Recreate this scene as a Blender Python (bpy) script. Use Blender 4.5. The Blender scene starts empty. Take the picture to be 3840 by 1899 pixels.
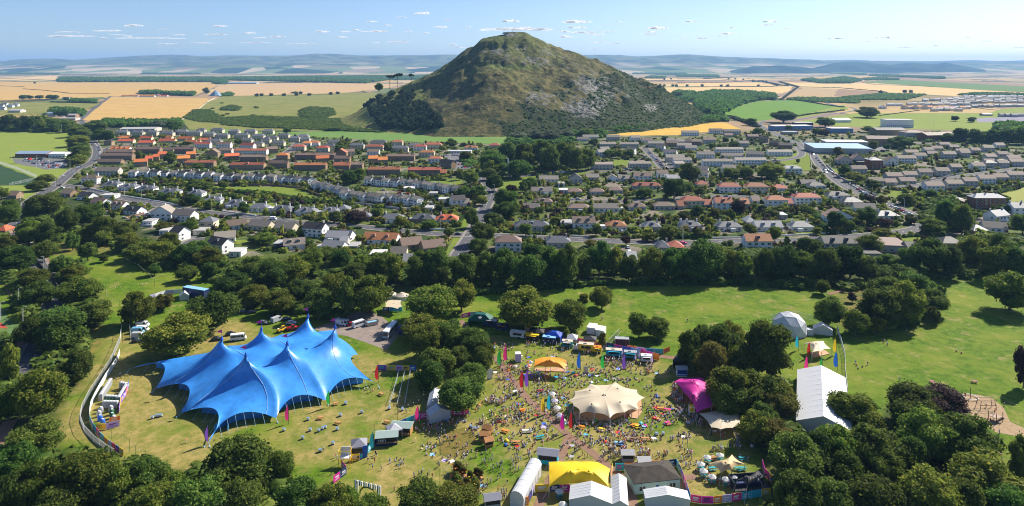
import bpy, math, random
import numpy as np
from mathutils import Vector, noise
RD=math.radians
H=112.0; F=2500.0; YH=250.0
TL={'A':(0,0,1.9815),'B':(1270,0,1.9815),'C':(2540,0,1.9815),'D':(0,600,1.9815),'E':(1270,600,1.9815),'F':(2540,600,1.9815),
'G':(0,1200,1.8223),'H':(1270,1200,1.8223),'I':(2540,1200,1.8223),'J':(1700,1180,3.963),'K':(2250,1180,3.963),'L':(1700,1480,3.04),
'M':(2250,1480,3.04),'N':(1250,1480,3.04),'O':(300,1350,3.352),'S':(0,0,1.0)}
# survey tables of the place: map points are read off a survey sheet and turned into metres on the ground
def sp(t,x,y):
    a,b,s=TL[t]; return (a+x/s, b+y/s)
def gx(x,y,z=0.0):
    D=F*(H-z)/(y-YH); return Vector(((x-1920)*D/F, D, z))
def W(t,x,y,z=0.0):
    return gx(*sp(t,x,y),z)
def mpp(y): return H/(y-YH)          # metres per survey unit at that depth
rng=random.Random(7); nr=np.random.default_rng(11)
sc=bpy.context.scene; COL=sc.collection
def link(o,parent=None):
    COL.objects.link(o)
    if parent: o.parent=parent
    return o
def tag(o,label=None,cat=None,group=None,kind=None):
    if label: o['label']=label
    if cat: o['category']=cat
    if group: o['group']=group
    if kind: o['kind']=kind
    return o
def empty(name,loc,rz=0,s=1.0):
    o=bpy.data.objects.new(name,None); o.location=loc; o.rotation_euler=(0,0,rz)
    o.scale=(s,s,s) if not isinstance(s,tuple) else s
    o.empty_display_size=.5
    return link(o)
# ---------- materials
MATS={}
def nd(nt,t,**k):
    n=nt.nodes.new(t)
    for a,b in k.items():
        if a in n.inputs: n.inputs[a].default_value=b
        else: setattr(n,a,b)
    return n
def mat(name,c,rough=.8,var=.25,scale=1.0,metal=0,c2=None,bump=0,kind='noise',spec=.3,trans=0,objvar=0,detail=4,bscale=None,coords='Object'):
    if name in MATS: return MATS[name]
    m=bpy.data.materials.new(name); m.use_nodes=True; nt=m.node_tree; b=nt.nodes['Principled BSDF']; ln=nt.links.new
    b.inputs['Roughness'].default_value=rough; b.inputs['Metallic'].default_value=metal
    b.inputs['Specular IOR Level'].default_value=spec
    tc=nd(nt,'ShaderNodeTexCoord')
    if c2 is None: c2=tuple(x*(1-var) for x in c)
    if kind=='brick':
        tx=nd(nt,'ShaderNodeTexBrick',Scale=scale); out=tx.outputs['Fac']
        tx.inputs['Mortar Size'].default_value=.04
    elif kind=='wave':
        tx=nd(nt,'ShaderNodeTexWave',Scale=scale,Distortion=1.5,Detail=2.0); out=tx.outputs['Fac']
        tx.bands_direction='X'
    else:
        tx=nd(nt,'ShaderNodeTexNoise',Scale=scale,Detail=float(detail),Roughness=.65); out=tx.outputs['Fac']
    ln(tc.outputs[coords],tx.inputs['Vector'])
    mx=nd(nt,'ShaderNodeMix',data_type='RGBA'); mr=nd(nt,'ShaderNodeMapRange'); mr.inputs[1].default_value=.3; mr.inputs[2].default_value=.7
    ln(out,mr.inputs[0]); ln(mr.outputs[0],mx.inputs[0])
    mx.inputs[6].default_value=(*c,1); mx.inputs[7].default_value=(*c2,1); col=mx.outputs[2]
    if objvar:
        oi=nd(nt,'ShaderNodeObjectInfo'); hs=nd(nt,'ShaderNodeHueSaturation')
        a=nd(nt,'ShaderNodeMapRange'); a.inputs[3].default_value=1-objvar; a.inputs[4].default_value=1+objvar
        ln(oi.outputs['Random'],a.inputs[0]); ln(a.outputs[0],hs.inputs['Value'])
        a2=nd(nt,'ShaderNodeMapRange'); a2.inputs[3].default_value=.5-objvar*.06; a2.inputs[4].default_value=.5+objvar*.06
        mu=nd(nt,'ShaderNodeMath',operation='FRACT'); mm=nd(nt,'ShaderNodeMath',operation='MULTIPLY'); mm.inputs[1].default_value=7.3
        ln(oi.outputs['Random'],mm.inputs[0]); ln(mm.outputs[0],mu.inputs[0]); ln(mu.outputs[0],a2.inputs[0]); ln(a2.outputs[0],hs.inputs['Hue'])
        ln(col,hs.inputs['Color']); col=hs.outputs[0]
    ln(col,b.inputs['Base Color'])
    if bump:
        bp=nd(nt,'ShaderNodeBump',Strength=.6,Distance=bump)
        t2=nd(nt,'ShaderNodeTexNoise',Scale=bscale or scale*3,Detail=5.0); ln(tc.outputs[coords],t2.inputs['Vector'])
        ln(t2.outputs['Fac'],bp.inputs['Height']); ln(bp.outputs[0],b.inputs['Normal'])
    if trans:
        tr=nd(nt,'ShaderNodeBsdfTranslucent'); ms=nd(nt,'ShaderNodeMixShader'); ms.inputs[0].default_value=trans
        ln(col,tr.inputs['Color']); ln(b.outputs[0],ms.inputs[1]); ln(tr.outputs[0],ms.inputs[2])
        ln(ms.outputs[0],nt.nodes['Material Output'].inputs[0])
    MATS[name]=m; return m
def pm(name,c,rough=.6,**k): return mat(name,c,rough,var=k.pop('var',.12),scale=k.pop('scale',.7),**k)
# ---------- mesh building
class MB:
    def __init__(s): s.v=[]; s.f=[]; s.mi=[]
    def add(s,vs,fs,mi=0):
        o=len(s.v); s.v+= [tuple(v) for v in vs]; s.f+=[tuple(i+o for i in f) for f in fs]; s.mi+=[mi]*len(fs); return s
    def box(s,x0,x1,y0,y1,z0,z1,mi=0):
        return s.add([(x0,y0,z0),(x1,y0,z0),(x1,y1,z0),(x0,y1,z0),(x0,y0,z1),(x1,y0,z1),(x1,y1,z1),(x0,y1,z1)],
            [(0,3,2,1),(4,5,6,7),(0,1,5,4),(1,2,6,5),(2,3,7,6),(3,0,4,7)],mi)
    def tube(s,pts,r,n=6,mi=0,r1=None,cap=True):
        pts=[Vector(p) for p in pts]; o=len(s.v); m=len(pts)
        for i,p in enumerate(pts):
            d=(pts[min(i+1,m-1)]-pts[max(i-1,0)]).normalized(); a=d.orthogonal().normalized(); b=d.cross(a)
            rr=r if r1 is None else r+(r1-r)*i/(m-1)
            for k in range(n):
                t=2*math.pi*k/n; s.v.append(tuple(p+a*math.cos(t)*rr+b*math.sin(t)*rr))
        for i in range(m-1):
            for k in range(n):
                s.f.append((o+i*n+k,o+i*n+(k+1)%n,o+(i+1)*n+(k+1)%n,o+(i+1)*n+k)); s.mi.append(mi)
        if cap:
            s.f.append(tuple(o+k for k in range(n))[::-1]); s.mi.append(mi); s.f.append(tuple(o+(m-1)*n+k for k in range(n))); s.mi.append(mi)
        return s
    def prism(s,poly,y0,y1,mi=0):       # poly in xz, extruded along y
        n=len(poly); vs=[(x,y0,z) for x,z in poly]+[(x,y1,z) for x,z in poly]
        return s.add(vs,[tuple(range(n)),tuple(range(2*n-1,n-1,-1))]+[(i,i+n,(i+1)%n+n,(i+1)%n) for i in range(n)],mi)
    def lathe(s,prof,n=10,cx=0,cy=0,mi=0):
        o=len(s.v)
        for r,z in prof:
            for k in range(n):
                t=2*math.pi*k/n; s.v.append((cx+r*math.cos(t),cy+r*math.sin(t),z))
        for i in range(len(prof)-1):
            for k in range(n):
                s.f.append((o+i*n+k,o+i*n+(k+1)%n,o+(i+1)*n+(k+1)%n,o+(i+1)*n+k)); s.mi.append(mi)
        return s
    def mesh(s,name,mats,smooth=False):
        me=bpy.data.meshes.new(name); me.from_pydata(s.v,[],s.f)
        for m in (mats if isinstance(mats,(list,tuple)) else [mats]): me.materials.append(m)
        me.polygons.foreach_set('material_index',s.mi)
        if smooth: me.polygons.foreach_set('use_smooth',[True]*len(s.f))
        me.update(); return me
    def build(s,name,mats,parent=None,smooth=False,loc=None,rz=0):
        o=bpy.data.objects.new(name,s.mesh(name,mats,smooth)); link(o,parent)
        if loc is not None: o.location=loc
        o.rotation_euler.z=rz; return o
def inst(name,me,parent=None,loc=(0,0,0),rz=0,s=None):
    o=bpy.data.objects.new(name,me); link(o,parent); o.location=loc; o.rotation_euler.z=rz
    if s is not None: o.scale=s if isinstance(s,tuple) else (s,s,s)
    return o
def npmesh(name,V,Fq,mats,smooth=False,mi=None):
    me=bpy.data.meshes.new(name); V=np.asarray(V,np.float32); Fq=np.asarray(Fq,np.int32); k=Fq.shape[1]
    me.vertices.add(len(V)); me.vertices.foreach_set('co',V.ravel())
    me.loops.add(Fq.size); me.loops.foreach_set('vertex_index',Fq.ravel())
    me.polygons.add(len(Fq)); me.polygons.foreach_set('loop_start',np.arange(0,Fq.size,k,dtype=np.int32))
    try: me.polygons.foreach_set('loop_total',np.full(len(Fq),k,np.int32))
    except Exception: pass
    for m in (mats if isinstance(mats,(list,tuple)) else [mats]): me.materials.append(m)
    if mi is not None: me.polygons.foreach_set('material_index',np.asarray(mi,np.int32))
    if smooth: me.polygons.foreach_set('use_smooth',np.ones(len(Fq),bool))
    me.update(calc_edges=True); return me
def fbm(x,y,z=0,o=5,h=.9):
    return noise.fractal(Vector((x,y,z)),h,2.1,o)
def inpoly(x,y,P):
    c=False; n=len(P); j=n-1
    for i in range(n):
        xi,yi=P[i]; xj,yj=P[j]
        if (yi>y)!=(yj>y) and x<(xj-xi)*(y-yi)/(yj-yi)+xi: c=not c
        j=i
    return c
def inpoly_np(x,y,P):
    c=np.zeros(np.shape(x),bool); n=len(P); j=n-1
    for i in range(n):
        xi,yi=P[i]; xj,yj=P[j]
        if yi!=yj: c^=((yi>y)!=(yj>y))&(x<(xj-xi)*(y-yi)/(yj-yi)+xi)
        j=i
    return c
# ---------- label engine: every thing says what it looks like and which landmark it stands by
REG=[]
def reg(o,desc,t,x,y,marks,group=None,cat=None):
    X,Y=sp(t,x,y); REG.append([o,desc,X,Y,marks,group]); 
    if cat: o['category']=cat
    if group: o['group']=group
    return o
MK={}
def landmarks(key,txt):
    L=[]
    for ln in txt.strip().splitlines():
        t,x,y,n=ln.split(None,3); L.append((*sp(t,float(x),float(y)),n))
    MK[key]=L
ORD='first second third fourth fifth sixth seventh eighth ninth tenth eleventh twelfth thirteenth fourteenth fifteenth sixteenth seventeenth eighteenth nineteenth twentieth'.split()
def finish_labels():
    d={}
    for r in REG:
        o,desc,X,Y,mk,g=r; best=min(MK[mk],key=lambda m:(m[0]-X)**2+((m[1]-Y)*1.6)**2)
        dx=X-best[0]; dy=Y-best[1]; q=math.hypot(dx,dy*1.6)
        far='just ' if q<70 else ('' if q<190 else 'well ')
        if abs(dx)>abs(dy)*1.4: rel=('left of' if dx<0 else 'right of')
        else: rel=('behind' if dy<0 else 'in front of')
        d.setdefault(f'{desc} {far}{rel} the {best[2]}',[]).append(r)
    for k,L in d.items():
        L.sort(key=lambda r:r[2])
        for i,r in enumerate(L):
            lab=k
            if len(L)>1:
                if i==0: lab+=', leftmost'
                elif i==len(L)-1 : lab+=', rightmost'
                elif i<20: lab+=f', {ORD[i]} from left'
                else: lab+=f', {ORD[min(19,len(L)-1-i)]} from right'
            r[0]['label']=lab
# ---------- sky, sun, camera
SUN_AZ=RD(52); SUN_EL=RD(38)
wd=bpy.data.worlds.new('World'); sc.world=wd; wd.use_nodes=True; nt=wd.node_tree
sky=nd(nt,'ShaderNodeTexSky'); sky.sky_type='NISHITA'; sky.sun_disc=False; sky.sun_elevation=SUN_EL; sky.sun_rotation=SUN_AZ
sky.altitude=100; sky.air_density=.75; sky.dust_density=.7; sky.ozone_density=4.0
bg=nt.nodes['Background']; bg.inputs[1].default_value=.084; sky_tint=nd(nt,'ShaderNodeMix',data_type='RGBA'); sky_tint.blend_type='MULTIPLY'; sky_tint.inputs[0].default_value=1; sky_tint.inputs[7].default_value=(.91,.92,.98,1); nt.links.new(sky.outputs[0],sky_tint.inputs[6]); nt.links.new(sky_tint.outputs[2],bg.inputs[0])
ld=bpy.data.lights.new('sun','SUN'); ld.energy=5.0; ld.angle=RD(.5); ld.color=(1,.93,.82)
so=bpy.data.objects.new('sun',ld); link(so)
sd=Vector((math.sin(SUN_AZ)*math.cos(SUN_EL),math.cos(SUN_AZ)*math.cos(SUN_EL),math.sin(SUN_EL)))
so.rotation_euler=(-sd).to_track_quat('-Z','Y').to_euler()
cd=bpy.data.cameras.new('camera'); co=bpy.data.objects.new('camera',cd); link(co); sc.camera=co
co.location=(0,0,H); co.rotation_euler=(RD(90),0,0); cd.sensor_width=36; cd.lens=36*F/3840
cd.shift_y=-(949.5-YH)/3840; cd.clip_end=90000; cd.clip_start=1
sc.view_settings.view_transform='Standard'; sc.view_settings.look='None'; sc.view_settings.exposure=.9; sc.view_settings.gamma=1
sc.cycles.use_denoising=True; sc.cycles.filter_width=1.05
sc.cycles.max_bounces=5; sc.cycles.diffuse_bounces=2; sc.cycles.glossy_bounces=2; sc.cycles.transmission_bounces=3; sc.cycles.transparent_max_bounces=6; sc.cycles.volume_bounces=0
sc.cycles.caustics_reflective=False; sc.cycles.caustics_refractive=False
def S(o): o['kind']='structure'; return o
# ---------- ground: one sheet to the horizon
def ground_mat():
    m=bpy.data.materials.new('ground'); m.use_nodes=True; nt=m.node_tree; b=nt.nodes['Principled BSDF']; ln=nt.links.new
    b.inputs['Roughness'].default_value=.95; b.inputs['Specular IOR Level'].default_value=.1
    g=nd(nt,'ShaderNodeNewGeometry'); P=g.outputs['Position']
    def nz(s,d=5,r=.6,vec=None):
        n=nd(nt,'ShaderNodeTexNoise',Scale=s,Detail=float(d),Roughness=r); ln(vec or P,n.inputs['Vector']); return n.outputs['Fac']
    def mp(v,a,b_,c=0,d=1):
        n=nd(nt,'ShaderNodeMapRange'); ln(v,n.inputs[0]); [setattr(n.inputs[i+1],'default_value',q) for i,q in enumerate((a,b_,c,d))]; return n.outputs[0]
    def mix(f,a,b_):
        n=nd(nt,'ShaderNodeMix',data_type='RGBA')
        if isinstance(f,float): n.inputs[0].default_value=f
        else: ln(f,n.inputs[0])
        for i,q in ((6,a),(7,b_)):
            if isinstance(q,tuple): n.inputs[i].default_value=(*q,1)
            else: ln(q,n.inputs[i])
        return n.outputs[2]
    def at(n):
        a=nd(nt,'ShaderNodeAttribute'); a.attribute_name=n; return a.outputs['Fac']
    def mth(op,a,b_):
        n=nd(nt,'ShaderNodeMath',operation=op)
        for i,q in enumerate((a,b_)):
            if isinstance(q,(int,float)): n.inputs[i].default_value=q
            else: ln(q,n.inputs[i])
        return n.outputs[0]
    lush=mix(mp(nz(.35,6,.75),.38,.62),(.045,.10,.004),(.11,.185,.010))
    lush=mix(mp(nz(.03,6,.7),.45,.62),lush,(.155,.19,.02))
    dry=mix(mp(nz(.3,6,.75),.38,.62),(.15,.155,.03),(.33,.25,.085))
    patch=nz(.045,6,.7)
    f=mth('ADD',mth('MULTIPLY',mth('SUBTRACT',patch,.5),5.0),mth('SUBTRACT',mth('MULTIPLY',at('dry'),2.0),.5))
    lawn=mix(mp(f,0,1),lush,dry)
    lawn=mix(mth('MULTIPLY',mp(nz(.13,5,.7),.56,.66),.45),lawn,(.36,.26,.12)); lawn=mix(mth('MULTIPLY',mp(nz(.9,4,.8),.55,.7),.4),lawn,(.05,.08,.01))
    # town: gardens, gravel, sheds
    v=nd(nt,'ShaderNodeTexVoronoi',Scale=.085); ln(P,v.inputs['Vector']); sep=nd(nt,'ShaderNodeSeparateColor'); ln(v.outputs['Color'],sep.inputs[0])
    town=mix(mp(sep.outputs[0],.38,.42),(.04,.068,.018),(.095,.125,.028))
    town=mix(mp(sep.outputs[1],.74,.76),town,(.2,.17,.13))
    town=mix(mp(nz(.4,5,.7),.55,.62),town,(.025,.045,.014))
    # countryside patchwork
    mpv=nd(nt,'ShaderNodeMapping'); mpv.inputs['Scale'].default_value=(1,.55,1); mpv.inputs['Rotation'].default_value=(0,0,.5)
    wp=nd(nt,'ShaderNodeTexNoise',Scale=.0016,Detail=2.0); ln(P,wp.inputs['Vector'])
    ma=nd(nt,'ShaderNodeVectorMath',operation='MULTIPLY_ADD'); ln(wp.outputs['Color'],ma.inputs[0]); ma.inputs[1].default_value=(260,260,0); ln(P,ma.inputs[2])
    ln(ma.outputs[0],mpv.inputs['Vector'])
    vf=nd(nt,'ShaderNodeTexVoronoi',Scale=.0028); vf.distance='MANHATTAN'; ln(mpv.outputs[0],vf.inputs['Vector'])
    cr=nd(nt,'ShaderNodeValToRGB'); cr.color_ramp.interpolation='CONSTANT'; s2=nd(nt,'ShaderNodeSeparateColor'); ln(vf.outputs['Color'],s2.inputs[0]); ln(s2.outputs[0],cr.inputs[0])
    e=cr.color_ramp.elements; e[0].color=(.42,.29,.12,1); e[1].position=.25; e[1].color=(.31,.21,.12,1)
    for p,c in ((.4,(.5,.37,.18)),(.56,(.1,.14,.045)),(.68,(.25,.17,.11)),(.78,(.47,.34,.17)),(.88,(.15,.17,.06)),(.95,(.03,.045,.02))):
        x=e.new(p); x.color=(*c,1)
    v3=nd(nt,'ShaderNodeTexVoronoi',Scale=.0028); v3.feature='DISTANCE_TO_EDGE'; ln(mpv.outputs[0],v3.inputs['Vector'])
    far=mix(mp(v3.outputs['Distance'],.015,.03),(.03,.045,.018),cr.outputs[0])
    wood=nd(nt,'ShaderNodeTexNoise',Scale=.0011,Detail=5.0,Roughness=.6); ln(mpv.outputs[0],wood.inputs['Vector'])
    far=mix(mp(wood.outputs['Fac'],.56,.575),far,(.022,.036,.016))
    far=mix(mp(nz(.02,4),.3,.7,0,.25),far,(.2,.15,.08))
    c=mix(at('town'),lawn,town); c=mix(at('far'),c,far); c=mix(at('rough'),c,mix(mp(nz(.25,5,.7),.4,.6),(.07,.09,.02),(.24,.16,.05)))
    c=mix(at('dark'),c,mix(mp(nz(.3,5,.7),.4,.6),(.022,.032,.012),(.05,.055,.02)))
    ln(c,b.inputs['Base Color'])
    bp=nd(nt,'ShaderNodeBump',Strength=.5,Distance=.25); ln(nz(1.2,4,.7),bp.inputs['Height']); ln(bp.outputs[0],b.inputs['Normal'])
    return m
def sm(x,a,b): 
    t=np.clip((x-a)/(b-a),0,1); return t*t*(3-2*t)
def build_ground():
    xs=np.concatenate([np.linspace(-3200,-300,12),np.linspace(-220,4060,190),np.linspace(4200,7200,12)])
    ys=np.concatenate([[251.2,252,253.5,256,260,266,274,284],np.arange(300,560,12),np.arange(560,2120,9),[2200,2400,2800,3600,6000,12000]])
    X,Y=np.meshgrid(xs,ys); D=F*H/(Y-YH); WX=(X-1920)*D/F
    V=np.stack([WX.ravel(),D.ravel(),np.zeros(X.size)],1); nx=len(xs); ny=len(ys)
    i=np.arange(nx-1)[None,:]+nx*np.arange(ny-1)[:,None]; i=i.ravel(); Fq=np.stack([i,i+nx,i+nx+1,i+1],1)
    me=npmesh('ground',V,Fq,ground_mat())
    # dry grass: the fairground and trampled spots
    dry=np.zeros(X.shape)
    fest=[(0,1900),(200,1500),(400,1250),(880,1190),(1180,1330),(1500,1300),(1760,1240),(2000,1290),(2500,1350),(2700,1400),(2900,1620),(2950,1900),(2950,2200),(0,2200)]
    dry+=np.where(inpoly_np(X,Y,fest),.5,0.0)
    for cx,cy,rx,ry,a in ((640,1480,200,110,.28),(560,1700,260,90,.25),(1120,1560,230,60,.22),(1600,1780,260,90,.12),(900,1270,180,50,.3),(470,1440,60,110,.35),(2200,1130,260,40,.16),
        (2750,1150,220,40,.2),(3350,1440,220,60,.22),(3600,1330,220,60,.15),(2200,1700,400,90,.12),(2620,1400,120,50,.35),(2000,1330,160,40,-.1),(330,1230,40,160,.15),(150,1500,140,160,.0),(2480,1800,260,60,.1),(2650,1750,100,60,.2),(1250,1750,200,60,.1)):
        dry+=a*np.exp(-((X-cx)/rx)**2-((Y-cy)/ry)**2)
    town=np.where((Y<960),1.0,0.0)
    far=sm(-Y,-520,-470)
    rough=np.zeros(X.shape)
    for t,P in (('D',[(350,640),(470,560),(720,600),(900,660),(860,690),(500,700),(380,730)]),('D',[(590,840),(670,880),(760,1030),(740,1080),(620,1000)]),('G',[(560,60),(720,40),(690,170),(640,280),(560,260)]),
      ('F',[(1200,990),(1450,930),(1480,1000),(1380,1260),(1230,1268),(1180,1100)]),('D',[(60,860),(180,900),(220,1040),(120,1100)]),('E',[(1900,90),(1870,60),(1640,120),(1700,140)]),('C',[(1140,720),(1840,690),(2100,720),(1500,790),(1330,790)]),
      ('A',[(0,760),(760,765),(640,800),(560,850),(0,860)])):
        P2=[sp(t,*p) for p in P]; rough=np.maximum(rough,np.where(inpoly_np(X,Y,P2),.8,0))
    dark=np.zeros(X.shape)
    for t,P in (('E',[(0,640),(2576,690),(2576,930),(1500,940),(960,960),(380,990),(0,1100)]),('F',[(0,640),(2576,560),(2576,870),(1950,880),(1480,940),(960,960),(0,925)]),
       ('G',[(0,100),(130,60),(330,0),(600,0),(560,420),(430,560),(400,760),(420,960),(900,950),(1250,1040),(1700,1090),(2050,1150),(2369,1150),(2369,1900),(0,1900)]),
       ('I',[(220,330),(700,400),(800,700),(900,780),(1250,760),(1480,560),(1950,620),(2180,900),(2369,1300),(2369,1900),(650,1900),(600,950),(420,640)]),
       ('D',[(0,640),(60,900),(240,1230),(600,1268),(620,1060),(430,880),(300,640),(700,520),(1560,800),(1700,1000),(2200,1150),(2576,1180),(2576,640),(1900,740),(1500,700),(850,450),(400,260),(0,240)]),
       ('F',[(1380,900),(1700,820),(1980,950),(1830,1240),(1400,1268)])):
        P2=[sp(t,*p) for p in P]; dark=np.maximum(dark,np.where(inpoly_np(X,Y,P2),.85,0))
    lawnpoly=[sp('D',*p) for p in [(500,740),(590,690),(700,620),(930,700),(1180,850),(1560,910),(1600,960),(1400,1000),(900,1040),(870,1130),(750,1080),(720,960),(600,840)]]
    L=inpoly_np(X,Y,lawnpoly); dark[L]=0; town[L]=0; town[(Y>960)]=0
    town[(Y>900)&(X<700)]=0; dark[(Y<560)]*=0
    def blur(a,n=2):
        for _ in range(n):
            b=a.copy(); b[1:-1,1:-1]=(a[1:-1,1:-1]*2+a[:-2,1:-1]+a[2:,1:-1]+a[1:-1,:-2]+a[1:-1,2:])/6; a=b
        return a
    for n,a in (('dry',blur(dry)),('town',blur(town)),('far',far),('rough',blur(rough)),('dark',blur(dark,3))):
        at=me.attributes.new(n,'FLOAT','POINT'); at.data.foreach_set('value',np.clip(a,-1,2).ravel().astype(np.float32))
    S(inst('ground',me))
build_ground()
# ---------- flat sheets
NL=[0]; KEEP=[]
def sheet(name,t,pts,m,layer=1,kind='structure',**k):
    if m.name in('garden_lawn','reed_bed','pitch_grass','yellow_corn','carpark','bowls'): KEEP.append([(q.x,q.y) for q in (W(t,*p) for p in pts)])
    P=[W(t,*p) for p in pts]; n=len(P); V=[]
    # densify and roughen the outline a little
    for i in range(n):
        a,b=P[i],P[(i+1)%n]; L=(b-a).length; q=max(1,min(8,int(L/ (a.y*.03))))
        for j in range(q):
            p=a.lerp(b,j/q); w=p.y*.0012
            V.append((p.x+rng.uniform(-w,w),p.y+rng.uniform(-w,w)*1.5,.008*layer+p.y*1.2e-5*layer))
    me=bpy.data.meshes.new(name); me.from_pydata(V,[],[tuple(range(len(V)))]); me.materials.append(m); me.update()
    o=inst(name,me); o['kind']=kind; return o
def strip(name,P,w,z,m,off=0.0,thick=0):
    P=[Vector((p[0],p[1],0)) for p in P]; P=[p for i,p in enumerate(P) if i==0 or (p-P[i-1]).length>3.5]
    Q=[P[0]]
    for i in range(len(P)-1):      # smooth
        p0=P[max(i-1,0)];p1=P[i];p2=P[i+1];p3=P[min(i+2,len(P)-1)]
        for k in range(1,7):
            t=k/6; Q.append(.5*((2*p1)+(p2-p0)*t+(2*p0-5*p1+4*p2-p3)*t*t+(3*p1-p0-3*p2+p3)*t**3))
    V=[];Fs=[]
    for i,p in enumerate(Q):
        d=(Q[min(i+1,len(Q)-1)]-Q[max(i-1,0)]).normalized(); nn=Vector((-d.y,d.x,0)); c=p+nn*off
        V+= [c-nn*w/2+Vector((0,0,z)),c+nn*w/2+Vector((0,0,z))]
        if thick: V+=[c-nn*w/2+Vector((0,0,z-thick)),c+nn*w/2+Vector((0,0,z-thick))]
    k=4 if thick else 2
    for i in range(len(Q)-1):
        a=i*k; b=a+k; Fs.append((a,b,b+1,a+1))
        if thick: Fs+=[(a,a+2,b+2,b),(a+1,b+1,b+3,a+3)]
    me=bpy.data.meshes.new(name); me.from_pydata(V,[],Fs); me.materials.append(m); me.update()
    return S(inst(name,me)),Q
def fm(name,c,c2,scale=.05,**k): return mat(name,c,.95,c2=c2,scale=scale,coords='Object',spec=.05,detail=6,**k)
gold=fm('gold_stubble',(.50,.33,.12),(.40,.255,.085),.02); gold2=fm('gold_pale',(.60,.43,.19),(.50,.34,.14),.015); brown=fm('brown_stubble',(.29,.19,.10),(.23,.15,.085),.02)
yel=fm('yellow_corn',(.56,.36,.075),(.48,.29,.06),.03); grn=fm('green_crop',(.10,.19,.025),(.13,.23,.03),.02); grn2=fm('green_far',(.09,.16,.035),(.12,.18,.04),.02)
hill=fm('rough_pasture',(.12,.16,.03),(.25,.215,.07),.018); reed=fm('reed_bed',(.10,.20,.045),(.15,.22,.06),.03); pitch=fm('pitch_grass',(.17,.225,.04),(.21,.25,.05),.03)
astro=fm('astro_turf',(.03,.065,.03),(.04,.075,.035),.05); stripe=mat('striped_stubble',(.50,.35,.17),.95,c2=(.38,.25,.13),kind='wave',scale=.012,spec=.05)
stripe2=mat('striped_stubble_fine',(.52,.37,.17),.95,c2=(.24,.16,.09),kind='wave',scale=.022,spec=.05)
lav=fm('lavender_ground',(.28,.25,.33),(.2,.2,.2),.05); gardn=fm('garden_lawn',(.11,.17,.022),(.17,.20,.035),.1)
S_=sheet
S_('stubble_field','A',[(-300,600),(430,614),(1570,612),(1625,640),(1450,716),(1200,716),(820,716),(800,722),(-300,758)],gold,1)
S_('stubble_field','A',[(-400,582),(200,575),(430,560),(430,600),(-300,598)],gold2,2)
S_('wheat_field','A',[(612,896),(820,722),(1530,730),(1548,752),(1340,900),(1100,906)],gold,2)
S_('rough_field','A',[(-100,762),(770,764),(660,806),(560,850),(-100,860)],hill,1)
S_('striped_field','A',[(1620,646),(1700,622),(2576,616),(2980,626),(2880,655),(2576,690),(2420,700),(1660,716),(1540,706)],stripe,2)
S_('stubble_field','A',[(2140,590),(2900,585),(2950,612),(2300,614)],gold,2)
S_('pasture','A',[(1660,716),(2576,692),(2830,690),(2890,900),(2900,985),(2576,972),(1800,972),(1400,962),(1350,900),(1548,758)],hill,3)
S_('reed_bed','A',[(1370,965),(1700,962),(2000,985),(2576,975),(3100,982),(3900,1015),(3760,1075),(3100,1055),(2576,1035),(2360,1020),(2000,1005),(1500,992)],reed,4)
S_('playing_field','A',[(-200,975),(560,985),(540,1100),(520,1185),(330,1190),(100,1225),(-200,1190)],pitch,2)
S_('grass_bank','D',[(-200,-40),(100,0),(250,50),(500,70),(520,90),(330,230),(200,300),(80,260),(-200,240)],pitch,2)
S_('sports_pitch','D',[(-300,10),(0,38),(275,142),(205,188),(0,192),(-300,200)],astro,3)
for p,m_ in (([(-600,585),(440,583),(700,596),(300,597),(-600,594)],gold2),([(-600,597),(500,600),(750,612),(-600,614)],brown),([(-600,618),(600,614),(745,640),(-600,646)],gold2),([(-560,652),(855,645),(830,680),(780,696),(-400,684)],gold2),
   ([(690,606),(1100,575),(1370,580),(1375,614),(1050,622)],brown),([(900,575),(1500,560),(1700,590),(1380,600)],gold),([(760,612),(1370,614),(1900,648),(2470,684),(2090,716),(1500,686),(880,648)],gold2),([(1640,580),(2100,600),(2800,640),(2800,655),(2100,618),(1640,594)],brown)):
    S_('stubble_field','C',p,m_,2)
S_('crop_field','C',[(1370,610),(1640,594),(2100,618),(2800,656),(2800,684),(2470,682),(1900,648)],grn2,3)
S_('striped_field','C',[(770,742),(935,652),(1195,662),(1150,722)],stripe2,3)
S_('ploughed_field','C',[(1200,662),(1510,682),(1500,704),(1160,718)],brown,3)
S_('crop_field','C',[(290,872),(430,800),(590,752),(870,746),(1195,792),(1160,812),(800,872),(560,908),(365,872)],grn,3)
S_('corn_field','C',[(-560,1005),(-470,985),(0,915),(350,912),(480,962),(340,968),(0,1006),(-300,1010)],yel,4)
S_('grass_field','C',[(880,905),(1330,842),(2300,842),(2420,812),(2900,770),(2900,890),(2390,938),(2350,978),(1500,950),(1200,940)],pitch,2)
S_('grass_field','C',[(1140,800),(1240,780),(1270,815),(900,880),(870,870)],pitch,3)
S_('lavender_bed','C',[(2220,880),(2576,868),(2800,868),(2800,895),(2230,912)],lav,4)
S_('grass_verge','C',[(740,1170),(980,1120),(1000,1268),(880,1268),(740,1200)],gardn,3)
S_('bowling_green','F',[(2380,260),(2600,200),(2900,220),(2900,330),(2500,320)],fm('bowls',(.24,.26,.07),(.27,.28,.08),.1),3)
S_('long_lawn','D',[(1560,195),(1750,200),(2160,200),(2320,270),(2576,300),(2600,330),(2280,290),(1950,255),(1600,222)],gardn,3)
S_('long_lawn','D',[(1690,330),(2000,320),(2240,350),(2160,370),(1720,350)],gardn,3)
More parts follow.
